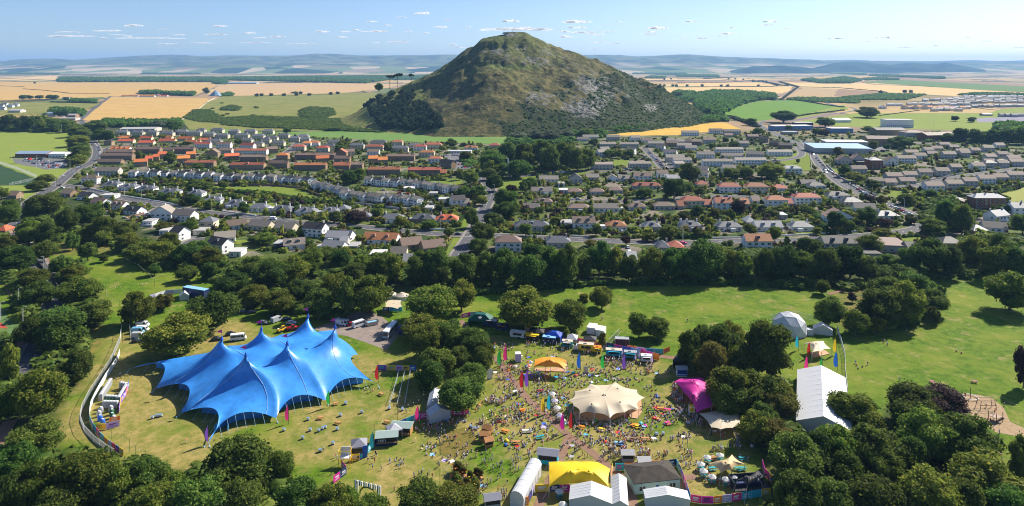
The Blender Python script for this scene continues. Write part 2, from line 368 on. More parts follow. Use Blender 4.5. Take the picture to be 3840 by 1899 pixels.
for t,p in (('E',[(850,580),(955,580),(930,660),(860,740),(790,700)]),('E',[(660,150),(930,145),(880,205),(700,190)]),('E',[(1200,150),(1480,120),(1400,230),(1200,260)]),('E',[(1020,360),(1090,340),(1090,400),(1030,410)]),
   ('E',[(900,440),(1040,430),(1000,500),(900,500)]),('E',[(2040,0),(2160,0),(2160,42),(2040,45)]),('E',[(1640,110),(1870,60),(1870,95),(1700,130)]),('F',[(1060,420),(1110,400),(1110,520),(1060,520)]),
   ('F',[(870,540),(1060,530),(1100,560),(880,560)]),('F',[(1570,220),(1760,260),(1740,290),(1560,270)]),('F',[(600,580),(860,575),(860,595),(600,598)]),('D',[(1710,600),(1860,590),(1840,625),(1700,625)]),('F',[(1130,60),(1200,75),(1190,100),(1140,90)]),
   ('F',[(1640,580),(1980,560),(1950,600),(1700,620)]),('F',[(640,150),(800,135),(800,160),(660,165)])):
    S_('garden_lawn',t,p,gardn,3)
asph=mat('asphalt',(.10,.10,.105),.9,scale=.3,c2=(.075,.075,.08),spec=.2); pav=mat('paving',(.27,.24,.21),.9,scale=.5,c2=(.2,.18,.16),spec=.1); white=pm('paint_white',(.75,.75,.73)); path=mat('path_gravel',(.26,.16,.11),.95,scale=.6,c2=(.2,.125,.085),spec=.05)
carpark=mat('carpark',(.15,.145,.145),.9,scale=.2,c2=(.11,.11,.11)); chip=mat('woodchip',(.40,.29,.18),.95,scale=.8,c2=(.27,.19,.11),spec=.05,bump=.05)
marks=MB(); ROADS=[]
def road(pts,w,side=1.6,pavement=True,z=.06,dash=True):
    P=[W(*p) for p in pts]; P=[Vector((p.x,p.y)) for p in P]
    _,Q=strip('road',P,w,z,asph)
    if pavement:
        for s_ in (-1,1): strip('pavement',P,side,z+.12,pav,off=s_*(w/2+side/2),thick=.12)
    if dash:
        acc=0
        for i in range(len(Q)-1):
            a,b=Q[i],Q[i+1]; L=(b-a).length; d=(b-a)/max(L,.01); n=Vector((-d.y,d.x,0)); s=-acc
            while s<L:
                if s>=0:
                    p=a+d*s; q=a+d*min(s+3,L); marks.add([(*(p-n*.12).xy,z+.012),(*(q-n*.12).xy,z+.012),(*(q+n*.12).xy,z+.012),(*(p+n*.12).xy,z+.012)],[(0,1,2,3)])
                s+=9
            acc=(acc+L)%9
    ROADS.append((Q,w)); return Q
road([('G',-60,480),('G',130,380),('G',230,260),('G',330,60),('D',430,1150),('D',415,1060),('D',370,930),('D',280,800),('D',190,660),('D',105,570),('D',115,490),('D',170,400),('D',230,310),('D',320,250),('D',420,185),('D',560,70),('A',600,1250),('A',700,1190),('A',722,1120),('A',690,1050),('A',668,980),('A',600,900)],9)
road([('A',590,896),('A',670,830),('A',820,716)],8,z=.09,pavement=False)
road([('A',1450,716),('A',1530,680),('A',1620,640)],8,pavement=False)
road([('D',430,185),('D',640,215),('D',760,258),('D',1000,300),('D',1200,340),('D',1420,375),('D',1650,405),('D',2000,440),('D',2300,480),('E',0,485),('E',400,520),('E',700,550),('E',950,558),('E',1300,568),('E',1700,590),('E',2200,612),('F',0,622),('F',500,602),('F',800,602),('F',1200,578),('F',1600,545),('F',1790,510),('F',1830,460),('F',1720,400),('F',1600,345),('F',1440,275),('F',1300,225),('F',1180,150),('F',1090,60),('C',1060,1230),('C',1000,1140),('C',930,1085),('C',800,1030),('C',660,960),('C',610,925),('C',650,900)],8.5)
road([('E',760,890),('E',880,720),('E',975,570),('E',1040,450),('E',1100,330),('E',1135,260),('E',1110,190),('E',1050,130)],8,z=.075)
road([('E',1260,130),('E',1480,110),('E',1800,85),('E',2060,90),('E',2350,95)],6,z=.08,dash=False)
road([('E',1600,285),('E',1900,308),('E',2250,305),('E',2480,300),('F',120,275),('F',420,272),('F',640,285)],6.5,z=.08,dash=False)
road([('B',2270,1100),('B',2340,1170),('B',2440,1268),('E',2480,20),('E',2560,60)],9,z=.08,dash=False)
road([('F',1500,210),('F',1780,190),('F',2100,125),('F',2600,55)],7,z=.08,dash=False)
road([('F',2576,400),('F',2350,440),('F',2150,470),('F',1860,500)],6.5,z=.08,dash=False)
road([('C',1100,765),('C',1200,790),('C',1290,800),('C',1320,822),('C',1150,850),('C',800,905),('C',660,905)],8,z=.07,dash=False)
road([('C',1500,1090),('C',1900,1060),('C',2300,1040)],6,z=.08,dash=False)
road([('C',720,1200),('C',880,1175),('C',925,1140),('C',890,1090)],7,z=.08,dash=False)
road([('A',2040,1190),('A',2160,1110),('A',2210,1060)],7,z=.08,dash=False)
road([('A',760,1130),('A',880,1085),('A',1400,1085),('A',1800,1120)],5.5,z=.08,dash=False)
road([('D',930,440),('D',1080,410),('D',1180,360)],5.5,z=.08,dash=False)
road([('D',1360,640),('D',1430,600),('D',1520,590)],6,z=.08,dash=False)
S(marks.build('road_markings',white))
S_('car_park','A',[(90,1180),(330,1180),(500,1180),(545,1240),(350,1262),(120,1215)],carpark,4)
S_('car_park','B',[(760,1150),(900,1140),(1010,1250),(870,1262)],carpark,4)
S_('car_park','D',[(1480,620),(1400,580),(1440,560),(1500,600)],carpark,4)
S_('car_park','C',[(1420,1080),(1560,1060),(1600,1110),(1450,1130)],carpark,5)
S_('car_park','C',[(900,1040),(1030,1070),(1020,1110),(940,1090)],carpark,5)
S_('hardstanding','H',[(-180,60),(-60,20),(120,-55),(205,-60),(300,-20),(420,90),(330,210),(60,110),(-60,90)],mat('concrete_yard',(.27,.21,.17),.9,scale=.25,c2=(.18,.15,.13)),3)
FP=[0]
def fpath(pts,w): FP[0]+=1; strip('footpath',[Vector(W(*p).xy) for p in pts],w,.035+.006*FP[0],path)
fpath([('J',110,90),('J',200,190),('J',480,540),('J',620,650),('J',720,760),('J',860,950),('J',1000,1120),('J',1110,1260),('L',870,20),('L',1000,180),('L',1130,300),('L',1320,470),('L',1500,600),('L',1640,710),('L',1780,830),('L',1900,930),('M',220,960),('M',340,1060),('M',345,1150),('M',380,1274)],2.6)
fpath([('L',1320,470),('L',1260,620),('L',1200,770),('L',1120,950),('L',1000,1200),('L',950,1330)],2.6)
fpath([('M',960,950),('M',1100,935)],2.4); fpath([('M',840,930),('M',930,1000),('M',950,1100)],3.2); fpath([('K',880,620),('K',1100,650),('K',1400,720),('K',1500,760)],3)
fpath([('D',0,730),('D',60,920),('D',130,1050),('D',210,1120),('D',230,1200),('G',0,400)],3.5); fpath([('D',330,720),('D',370,780),('D',400,840)],2.5)
fpath([('G',-20,860),('G',30,760),('G',70,690)],4); fpath([('F',1380,950),('F',1250,970),('F',1120,1000)],2.5)
fpath([('I',2100,920),('I',2180,960),('I',2190,900)],3)
S_('play_area','I',[(1850,515),(1900,508),(2060,512),(2150,540),(2230,600),(2280,700),(2369,740),(2369,800),(2300,790),(2180,770),(2080,700),(2000,640),(1960,590),(1880,560)],chip,4)
S_('play_area','I',[(2100,900),(2180,905),(2190,945),(2110,950)],chip,4)
S_('flower_meadow','H',[(705,780),(860,735),(930,760),(935,830),(900,890),(830,930),(760,948),(690,920),(678,880)],mat('meadow',(.10,.115,.02),.95,scale=.6,c2=(.21,.14,.045),spec=.05,bump=.3),4,kind='stuff')
S_('tennis_court','G',[(-140,60),(52,60),(10,20),(-140,-10)],fm('court_red',(.4,.08,.05),(.34,.07,.045),.3),5)
S_('court_surround','G',[(-200,100),(70,90),(100,60),(30,-60),(-100,-120),(-260,-60)],fm('court_green',(.11,.18,.06),(.09,.15,.05),.2),4)
S_('court_surround','D',[(-100,1180),(60,1180),(180,1250),(60,1330),(-100,1310)],fm('court_green',(.1,.2,.05),(.1,.2,.05),.2),4)
for t,p in (('O',[(510,60),(540,200),(590,330),(640,420)]),):
    pass
# ---------- the big hill
SIL0=[(1300,438),(1340,420),(1380,395),(1430,362),(1492,330),(1552,303),(1623,273),(1674,242),(1714,209),(1750,187),(1805,151),(1840,136),(1870,133),(1890,128),(1903,121),(1931,119),(1976,126),(2009,139),(2027,152),(2077,172),(2128,187),(2153,197),(2204,215),(2259,233),(2295,247),(2320,266),(2380,291),(2446,308),(2506,346),(2567,378),(2600,405),(2640,434),(2680,452)]
SIL=[]
for (a,b),(c,d) in zip(SIL0,SIL0[1:]):
    n_=max(1,int((c-a)/22)); SIL+=[(a+(c-a)*k/n_,b+(d-b)*k/n_) for k in range(n_)]
SIL.append(SIL0[-1])
def yc(X): return 1450+.28*max(0,X)
tab=[]
for sx,sy in SIL:
    X=(sx-1920)*1450/F
    for _ in range(20): X=(sx-1920)*yc(X)/F
    tab.append((X,max(-2,H-(sy-YH)*yc(X)/F)))
tab=[(-420,-3)]+tab+[(560,-5)]; TX=np.array([a for a,b in tab]); TZ=np.array([b for a,b in tab])
def lawz(X,Y,n=True):
    P=float(np.interp(X,TX,TZ)); c=yc(X)
    if P<=-1.5: return -3.0
    if Y<=c: w=60+330*math.sqrt(min(1,max(P,0)/130)); t=(c-Y)/w; g=1-t if t<1 else -(t-1)*2
    else: w=90+330*math.sqrt(min(1,max(P,0)/150)); t=(Y-c)/w; g=1-t**1.5 if t<1 else -(t-1)*3
    if 0<g<1: g=g**(1.12)
    z=P*g if g>0 else g*30
    if n and z>-3:
        k=min(1,max(z,0)/60); e=math.exp(-((Y-c)/26)**2)
        r=1-abs(noise.noise(Vector((X*.012,Y*.012,3))))*2
        z+=(fbm(X*.011,Y*.011,5,5)*11+r*7-2+5*noise.noise(Vector(((X*.8-Y*.6)*.035,(X*.6+Y*.8)*.009,4))))*k*(1-.5*e)+4*k*(1-e)+fbm(X*.05,Y*.05,1,4)*1.9*k
        u=X*.8+Y*.35; z+=math.sin(z*.16+fbm(X*.01,Y*.01,9,3)*3)*1.5*k*(1-e*.4)*(1.6 if z>95 else .8)
    return max(z,-3)
# fit the crest so that the skyline keeps the surveyed outline
def skyline(sx):
    best=1e9
    for Y in np.arange(1330,1640,8.0):
        X=(sx-1920)*Y/F; z=lawz(X,Y); best=min(best,YH+(H-z)*F/Y)
    return best
for _ in range(7):
    dz=np.zeros(len(TZ))
    for i,(sx,sy) in enumerate(SIL):
        if sy<330: dz[i+1]=(skyline(sx)-sy)*yc(TX[i+1])/F*.8
    TZ+=np.convolve(np.pad(dz,1,mode='edge'),np.ones(3)/3,'valid')*.8
def build_law():
    xs=np.arange(-420,561,2.4); ys=np.arange(1020,1900,3.2)
    ys=ys[(ys<1700)]; nx,ny=len(xs),len(ys); V=np.zeros((ny,nx,3)); rock=np.zeros((ny,nx)); gor=np.zeros((ny,nx)); gr=np.zeros((ny,nx)); ps=np.zeros((ny,nx)); GP=[]
    for j,y in enumerate(ys):
        for i,x in enumerate(xs):
            z=lawz(x,y); V[j,i]=(x,y,z)
            if z<-2.5: continue
            sx=1920+x*F/y; sy=YH+(H-z)*F/y; bx=(sx-1270)*1.9815; by=sy*1.9815
            n1=noise.noise(Vector((x*.06,y*.06,z*.1))); n2=fbm(x*.018,y*.018,2,4); n3=noise.noise(Vector(((x*.8-y*.6)*.045,(x*.6+y*.8)*.02,z*.02)))
            rk=0
            for cx,cy,rx,ry,a in ((1880,640,150,90,.9),(1480,730,160,70,.7),(1830,800,200,90,.9),(2320,800,60,50,1),(1230,380,260,60,.55),(1450,450,260,60,.5),(1990,700,110,120,.6),(1280,255,60,22,.9),(1500,390,200,50,.45),(1650,480,200,60,.3),(1150,680,160,60,.15),(2190,720,60,50,.4)):
                rk=max(rk,a*math.exp(-((bx-cx)/rx)**2-((by-cy)/ry)**2))
            if rk>.1 and rk+abs(n1)*.9+noise.noise(Vector((x*.09,y*.05,z*.12)))*.7>.72:
                rock[j,i]=min(1,rk+.2)
                V[j,i,2]+=1.8*abs(noise.noise(Vector((x*.15,y*.15,0))))
            d=(by-(560+.05*bx))/140*.35+(bx-1250)/900*.9-.25       # lower right is scrubby
            gd=d+n2*.9+n1*.55
            if bx<1250: gd=min(gd,.1)-.15+n1*.9+n2*.5-(.2 if by<600 else 0)
            if by<480: gd-=.6 
            if bx>1900 and by>470: gd+=.15
            gd+=.3*max(0,min(1,(by-840)/80))*max(0,min(1,(bx-800)/300))
            if gd+n3*.8>.5: gor[j,i]=1; 
            if gd+n3*.8>.5 and rng.random()<.15: GP.append((x,y,z))
            gr[j,i]=max(0,min(1,.42+(480-by)/400*.9+n2*.5+(.25 if by>930 else 0)+(.35 if bx<800 else 0)+(1.2 if bx<620 else 0)-max(0,(bx-1100)/1500)))
            ps[j,i]=max(0,min(1,(640-bx+n2*60)/120))
            if 480<by<520 and 1100<bx<1500: gr[j,i]=1
    i=np.arange(nx-1)[None,:]+nx*np.arange(ny-1)[:,None]; i=i.ravel()
    zz=V[:,:,2].ravel(); Fq=np.stack([i,i+1,i+nx+1,i+nx],1); keep=(zz[Fq].max(1)>-2.5); Fq=Fq[keep]
    m=bpy.data.materials.new('hillside'); m.use_nodes=True; nt=m.node_tree; b=nt.nodes['Principled BSDF']; ln=nt.links.new
    b.inputs['Roughness'].default_value=.95; b.inputs['Specular IOR Level'].default_value=.1
    g=nd(nt,'ShaderNodeNewGeometry')
    def nz(s,d=6,r=.65,sc_=(1,1,1)):
        mp=nd(nt,'ShaderNodeMapping'); mp.inputs['Scale'].default_value=sc_; ln(g.outputs['Position'],mp.inputs[0])
        n=nd(nt,'ShaderNodeTexNoise',Scale=s,Detail=float(d),Roughness=r); ln(mp.outputs[0],n.inputs['Vector']); return n.outputs['Fac']
    def mr(v,a,c): n=nd(nt,'ShaderNodeMapRange'); ln(v,n.inputs[0]); n.inputs[1].default_value=a; n.inputs[2].default_value=c; return n.outputs[0]
    def mix(f,a,c):
        n=nd(nt,'ShaderNodeMix',data_type='RGBA'); ln(f,n.inputs[0])
        for q,v in ((6,a),(7,c)):
            if isinstance(v,tuple): n.inputs[q].default_value=(*v,1)
            else: ln(v,n.inputs[q])
        return n.outputs[2]
    def at(n): a=nd(nt,'ShaderNodeAttribute'); a.attribute_name=n; return a.outputs['Fac']
    br=mix(mr(nz(.03,7,.7),.42,.6),(.06,.062,.02),(.165,.14,.048)); gg=mix(mr(nz(.06,7,.7),.42,.6),(.07,.095,.022),(.165,.185,.048))
    c=mix(at('green'),br,gg); c=mix(mr(nz(.10,7,.8,(1,1,2)),.5,.6),c,(.026,.03,.011)); c=mix(at('gorse'),c,mix(mr(nz(.4),.4,.6),(.02,.03,.012),(.05,.06,.02)))
    c=mix(at('past'),c,mix(mr(nz(.03),.4,.62),(.12,.16,.03),(.25,.215,.07))); c=mix(at('rock'),c,mix(mr(nz(.16,7,.85),.44,.6),(.04,.042,.032),(.34,.33,.30))); ln(c,b.inputs['Base Color'])
    bp=nd(nt,'ShaderNodeBump',Strength=1.0,Distance=4.0); ln(nz(.12,7,.7),bp.inputs['Height']); ln(bp.outputs[0],b.inputs['Normal'])
    me=npmesh('grass_hill',V.reshape(-1,3),Fq,m,smooth=True)
    for n,a in (('rock',rock),('gorse',gor),('green',gr),('past',ps)):
        at_=me.attributes.new(n,'FLOAT','POINT'); at_.data.foreach_set('value',a.ravel().astype(np.float32))
    S(inst('grass_hill',me)); return GP
GP=build_law()
# ---------- distant hills
def range_(name,D,pts,m,depth=2500,base=-5,rough=1.0):
    # pts survey x,y of the skyline; heightfield sloping up to the crest at distance D
    xs=np.array([(x-1920)*D/F for x,y in pts]); zs=np.array([H-(y-YH)*D/F for x,y in pts])
    gx_=np.linspace(xs[0],xs[-1],int(170)); ts=np.linspace(0,1,26); V=[]
    for t in ts:
        for x in gx_:
            z=float(np.interp(x,xs,zs)); q=t*1.35; g=math.sin(min(q,1)*math.pi/2)**1.25 if q<1 else 1-(q-1)*1.2
            s=.0009; yy=D-depth+depth*q*1.0
            V.append((x*(yy/D),yy,base+(z-base)*g+ (fbm(x*s,yy*s,D,5)*(z-base)*.14*math.sin(min(1,q)*math.pi)*rough)+fbm(x*.004,D*.1,2,3)*(z-base)*.02*(g)))
    nx=len(gx_); i=(np.arange(nx-1)[None,:]+nx*np.arange(len(ts)-1)[:,None]).ravel()
    S(inst(name,npmesh(name,V,np.stack([i,i+1,i+nx+1,i+nx],1),m,smooth=True)))
def farm_mat(name,moor,lo):
    m=bpy.data.materials.new(name); m.use_nodes=True; nt=m.node_tree; b=nt.nodes['Principled BSDF']; ln=nt.links.new; b.inputs['Roughness'].default_value=1; b.inputs['Specular IOR Level'].default_value=0
    g=nd(nt,'ShaderNodeNewGeometry'); v=nd(nt,'ShaderNodeTexVoronoi',Scale=.0022); 
    mp=nd(nt,'ShaderNodeMapping'); mp.inputs['Scale'].default_value=(1,.6,.0); ln(g.outputs['Position'],mp.inputs[0]); ln(mp.outputs[0],v.inputs['Vector'])
    s=nd(nt,'ShaderNodeSeparateColor'); ln(v.outputs['Color'],s.inputs[0]); cr=nd(nt,'ShaderNodeValToRGB'); cr.color_ramp.interpolation='CONSTANT'; ln(s.outputs[0],cr.inputs[0])
    e=cr.color_ramp.elements; e[0].color=(.16,.2,.08,1); e[1].position=.22; e[1].color=(.46,.36,.22,1)
    for p,c in ((.48,(.14,.17,.06)),(.62,(.26,.2,.12)),(.76,(.03,.05,.025)),(.9,(.42,.33,.2))): x=e.new(p); x.color=(*c,1)
    n=nd(nt,'ShaderNodeTexNoise',Scale=.0012,Detail=5.0); ln(g.outputs['Position'],n.inputs['Vector'])
    sx=nd(nt,'ShaderNodeSeparateXYZ'); ln(g.outputs['Position'],sx.inputs[0])
    ad=nd(nt,'ShaderNodeMath',operation='MULTIPLY_ADD'); ln(n.outputs['Fac'],ad.inputs[0]); ad.inputs[1].default_value=260; ln(sx.outputs['Z'],ad.inputs[2])
    mr=nd(nt,'ShaderNodeMapRange'); ln(ad.outputs[0],mr.inputs[0]); mr.inputs[1].default_value=lo; mr.inputs[2].default_value=lo+90
    mx=nd(nt,'ShaderNodeMix',data_type='RGBA'); ln(mr.outputs[0],mx.inputs[0]); ln(cr.outputs[0],mx.inputs[6]); 
    mm=nd(nt,'ShaderNodeMix',data_type='RGBA'); m2=nd(nt,'ShaderNodeMapRange'); m2.inputs[1].default_value=.45; m2.inputs[2].default_value=.55; n3=nd(nt,'ShaderNodeTexNoise',Scale=.0025,Detail=5.0); ln(g.outputs['Position'],n3.inputs['Vector']); ln(n3.outputs['Fac'],m2.inputs[0]); ln(m2.outputs[0],mm.inputs[0])
    mm.inputs[6].default_value=(*moor,1); mm.inputs[7].default_value=(moor[0]*.45,moor[1]*.5,moor[2]*.6,1); ln(mm.outputs[2],mx.inputs[7])
    ln(mx.outputs[2],b.inputs['Base Color']); return m
fmA=farm_mat('moorland',(.15,.16,.08),230); fmB=farm_mat('low_hill_fields',(.10,.13,.06),200); fmC=farm_mat('wooded_hill',(.05,.07,.03),20)
range_('hills',17000,[(-900,236),(0,232),(60,224),(200,220),(280,226),(420,216),(520,210),(660,207),(760,212),(860,208),(960,210),(1100,209),(1200,204),(1300,207),(1440,210),(1560,208),(1700,206),(1900,210),(2100,208),(2250,206),(2400,213),(2540,206),(2580,205),(2680,212),(2760,216),(2860,218),(2960,223),(3100,228),(3220,230),(3400,233),(4600,236)],fmA,5000)
range_('hills',21500,[(2700,240),(2900,232),(3050,228),(3200,225),(3300,229),(3500,230),(3640,226),(3750,230),(3840,227),(4800,234)],fmA,2500,rough=.5)
range_('hills',13500,[(-900,256),(0,249),(200,244),(330,243),(520,241),(700,239),(820,236),(1000,240),(1180,238),(1400,243),(1500,246),(1700,248),(2300,250),(2560,246),(2760,250),(3000,254),(3300,257),(4600,258)],fmB,3000)
range_('wooded_hills',12500,[(2960,274),(3040,258),(3100,243),(3130,236),(3180,232),(3240,235),(3290,241),(3350,243),(3400,237),(3440,236),(3490,242),(3520,240),(3545,235),(3590,243),(3660,256),(3760,274)],fmC,1500,rough=.8)
range_('wooded_hills',11500,[(2680,276),(2760,262),(2820,249),(2920,247),(3000,250),(3080,262),(3160,276)],fmC,900,rough=.8)
# ---------- clouds (each a low heap of puffs high above the plain)
cm=bpy.data.materials.new('cloud'); cm.use_nodes=True; nt=cm.node_tree; b=nt.nodes['Principled BSDF']; b.inputs['Base Color'].default_value=(1,1,1,1); b.inputs['Roughness'].default_value=1; b.inputs['Specular IOR Level'].default_value=0
tr=nd(nt,'ShaderNodeBsdfTransparent'); ms=nd(nt,'ShaderNodeMixShader'); tc=nd(nt,'ShaderNodeTexCoord'); nn=nd(nt,'ShaderNodeTexNoise',Scale=6.0,Detail=5.0,Roughness=.65); nt.links.new(tc.outputs['Object'],nn.inputs['Vector'])
tl=nd(nt,'ShaderNodeBsdfTranslucent'); tl.inputs[0].default_value=(1,1,1,1); m0=nd(nt,'ShaderNodeMixShader'); m0.inputs[0].default_value=.72; nt.links.new(b.outputs[0],m0.inputs[1]); nt.links.new(tl.outputs[0],m0.inputs[2])
mr=nd(nt,'ShaderNodeMapRange'); mr.inputs[1].default_value=.42; mr.inputs[2].default_value=.62; mr.inputs[3].default_value=0; mr.inputs[4].default_value=.8
nt.links.new(nn.outputs['Fac'],mr.inputs[0]); nt.links.new(mr.outputs[0],ms.inputs[0]); nt.links.new(tr.outputs[0],ms.inputs[1]); nt.links.new(m0.outputs[0],ms.inputs[2]); nt.links.new(ms.outputs[0],nt.nodes['Material Output'].inputs[0])
CL=[('A',495,240,190,9),('A',800,232,200,14),('A',990,195,130,22),('A',540,272,330,14),('A',860,262,110,10),('A',765,286,60,14),('A',950,272,60,14),('A',1210,218,70,6),('A',1640,198,110,14),('A',1850,250,80,18),('A',1600,258,170,9),('A',1330,262,90,9),('A',1100,285,420,10),('A',1245,328,140,10),('A',1500,322,150,10),('A',2065,276,120,14),('A',1930,284,100,10),('A',1900,320,200,8),('A',2400,240,100,16),('A',2530,280,90,10),('A',2240,328,220,8),
('B',620,105,115,26),('B',468,130,70,8),('B',250,165,80,12),('B',365,190,60,10),('B',812,150,40,12),('B',760,205,90,18),('B',965,205,30,12),('B',135,227,60,12),('B',40,240,80,12),('B',295,238,135,18),('B',190,238,50,10),('B',520,240,60,10),('B',655,250,50,10),('B',25,278,60,12),('B',440,315,160,14),('B',270,322,70,10),('B',850,332,60,12),('B',905,356,80,10),('B',1270,163,120,28),('B',1330,222,540,24),('B',1370,208,120,14),('B',1500,222,130,18),
('B',1780,168,200,26),('B',1765,210,140,18),('B',1820,244,170,18),('B',1915,262,120,14),('B',1680,240,70,20),('B',1695,278,100,18),('B',2090,165,60,8),('B',2005,240,100,10),('B',1930,320,120,10),('B',2060,325,90,8),('B',2380,215,160,24),('B',2330,240,90,14),('B',2310,256,120,14),('B',2115,370,50,8),('B',1900,372,90,8),
('C',110,162,110,12),('C',685,165,110,24),('C',670,188,90,12),('C',820,215,70,14),('C',400,210,70,10),('C',390,255,120,18),('C',340,270,90,10),('C',180,287,90,16),('C',45,290,40,10),('C',1190,290,160,16),('C',1585,284,80,18),('C',1500,282,60,10),('C',1785,300,30,8),('C',1920,308,80,6),('C',1700,354,100,8),('C',1935,342,60,10),('C',2095,346,40,8),('C',2290,308,90,8),('C',2545,358,80,14),('C',2160,282,40,6),('C',1430,310,60,5)]
PUFF=[]
for k in range(5):
    mb=MB(); r2=random.Random(k)
    import bmesh
    bm=bmesh.new()
    for q in range(9):
        c=Vector((r2.uniform(-.42,.42),r2.uniform(-.2,.2),0)); s=(.24-.35*abs(c.x)*.8)*r2.uniform(.6,1.1)
        g=bmesh.ops.create_icosphere(bm,subdivisions=3,radius=1)
        for v in g['verts']:
            d=1+.35*noise.noise(v.co*2+c*9); v.co=Vector((v.co.x*s*1.3*d,v.co.y*s*d,max(v.co.z,-.25)*s*2.3*d*(1 if v.co.z>0 else .6)))+c
    me=bpy.data.meshes.new('cloud'); bm.to_mesh(me); bm.free(); me.materials.append(cm); me.polygons.foreach_set('use_smooth',[True]*len(me.polygons)); PUFF.append(me)
CLOUDS=[]
for i,(t,x,y,w,h) in enumerate(CL):
    X,Y=sp(t,x,y); z=1350; D=F*(z-H)/(YH-Y); k=D/F/1.98
    o=inst('cloud',PUFF[i%5],None,((X-1920)*D/F,D,z),rng.uniform(-.1,.1),(w*k*1.15,w*k*.5,h*k*1.35)); tag(o,None,'cloud','small fair-weather clouds over the plain')
    reg(o,('broad flat white cloud' if w>150 else 'small white puffy cloud' if h>15 else 'thin faint white cloud'),t,x,y,'sky')
landmarks('sky','''B 1300 240 hill summit
A 330 420 far radio mast
A 1300 410 far wind turbines
C 1400 460 far wooded hills
C 400 430 highest far ridge
A 2400 405 far left ridge
C 2400 460 pale right horizon
B 700 410 ridge left of the hill''')
MK['sky']=[(x,y,n) for x,y,n in MK['sky']]
# ---------- haze
hz=MB().box(-21000,21000,-500,23500,-6,470); hm=bpy.data.materials.new('haze'); hm.use_nodes=True; nt=hm.node_tree; nt.nodes.remove(nt.nodes['Principled BSDF'])
pv=nd(nt,'ShaderNodeVolumePrincipled'); pv.inputs['Color'].default_value=(.32,.60,1,1); pv.inputs['Density'].default_value=4.8e-5; pv.inputs['Anisotropy'].default_value=.1
nt.links.new(pv.outputs[0],nt.nodes['Material Output'].inputs['Volume'])
HZ=hz.build('haze',hm); HZ['kind']='stuff'
# ---------- foliage
def leaf_mat(name,a,b_,c,sc_=.35):
    m=bpy.data.materials.new(name); m.use_nodes=True; nt=m.node_tree; b=nt.nodes['Principled BSDF']; ln=nt.links.new
    b.inputs['Roughness'].default_value=.75; b.inputs['Specular IOR Level'].default_value=.12
    g=nd(nt,'ShaderNodeNewGeometry'); n=nd(nt,'ShaderNodeTexNoise',Scale=sc_,Detail=3.0); ln(g.outputs['Position'],n.inputs['Vector'])
    r=nd(nt,'ShaderNodeMapRange'); r.inputs[1].default_value=.4; r.inputs[2].default_value=.62; ln(n.outputs['Fac'],r.inputs[0])
    mx=nd(nt,'ShaderNodeMix',data_type='RGBA'); ln(r.outputs[0],mx.inputs[0]); mx.inputs[6].default_value=(*a,1); mx.inputs[7].default_value=(*b_,1)
    m2=nd(nt,'ShaderNodeMix',data_type='RGBA'); r2=nd(nt,'ShaderNodeMapRange'); r2.inputs[1].default_value=.55; r2.inputs[2].default_value=1.0; ln(g.outputs['Random Per Island'],r2.inputs[0]); ln(r2.outputs[0],m2.inputs[0])
    ln(mx.outputs[2],m2.inputs[6]); m2.inputs[7].default_value=(*c,1)
    oi=nd(nt,'ShaderNodeObjectInfo'); hs=nd(nt,'ShaderNodeHueSaturation'); v=nd(nt,'ShaderNodeMapRange'); v.inputs[3].default_value=.68; v.inputs[4].default_value=1.4; ln(oi.outputs['Random'],v.inputs[0]); ln(v.outputs[0],hs.inputs['Value'])
    f=nd(nt,'ShaderNodeMath',operation='MULTIPLY'); f.inputs[1].default_value=9.7; f2=nd(nt,'ShaderNodeMath',operation='FRACT'); ln(oi.outputs['Random'],f.inputs[0]); ln(f.outputs[0],f2.inputs[0])
    h=nd(nt,'ShaderNodeMapRange'); h.inputs[3].default_value=.468; h.inputs[4].default_value=.52; ln(f2.outputs[0],h.inputs[0]); ln(h.outputs[0],hs.inputs['Hue'])
    ln(m2.outputs[2],hs.inputs['Color']); ln(hs.outputs[0],b.inputs['Base Color'])
    tr=nd(nt,'ShaderNodeBsdfTranslucent'); ln(hs.outputs[0],tr.inputs['Color']); ms=nd(nt,'ShaderNodeMixShader'); ms.inputs[0].default_value=.46
    ln(b.outputs[0],ms.inputs[1]); ln(tr.outputs[0],ms.inputs[2]); ln(ms.outputs[0],nt.nodes['Material Output'].inputs[0]); return m
LM={'b':leaf_mat('leaves_green',(.064,.118,.013),(.138,.198,.024),(.25,.27,.046)),
 'd':leaf_mat('leaves_dark',(.043,.094,.014),(.087,.15,.023),(.16,.215,.04)),
 'l':leaf_mat('leaves_yellowish',(.10,.12,.02),(.145,.15,.028),(.19,.18,.04)),
 'u':leaf_mat('leaves_purple',(.05,.026,.028),(.07,.04,.038),(.045,.045,.025)),
 's':leaf_mat('leaves_silver',(.10,.14,.075),(.14,.18,.10),(.17,.2,.12)),
 'c':leaf_mat('needles',(.022,.048,.02),(.04,.07,.026),(.075,.10,.035)),
 'w':leaf_mat('willow_leaves',(.12,.165,.02),(.15,.2,.03),(.19,.23,.05))}
bark=mat('bark',(.13,.10,.075),.95,scale=2); 
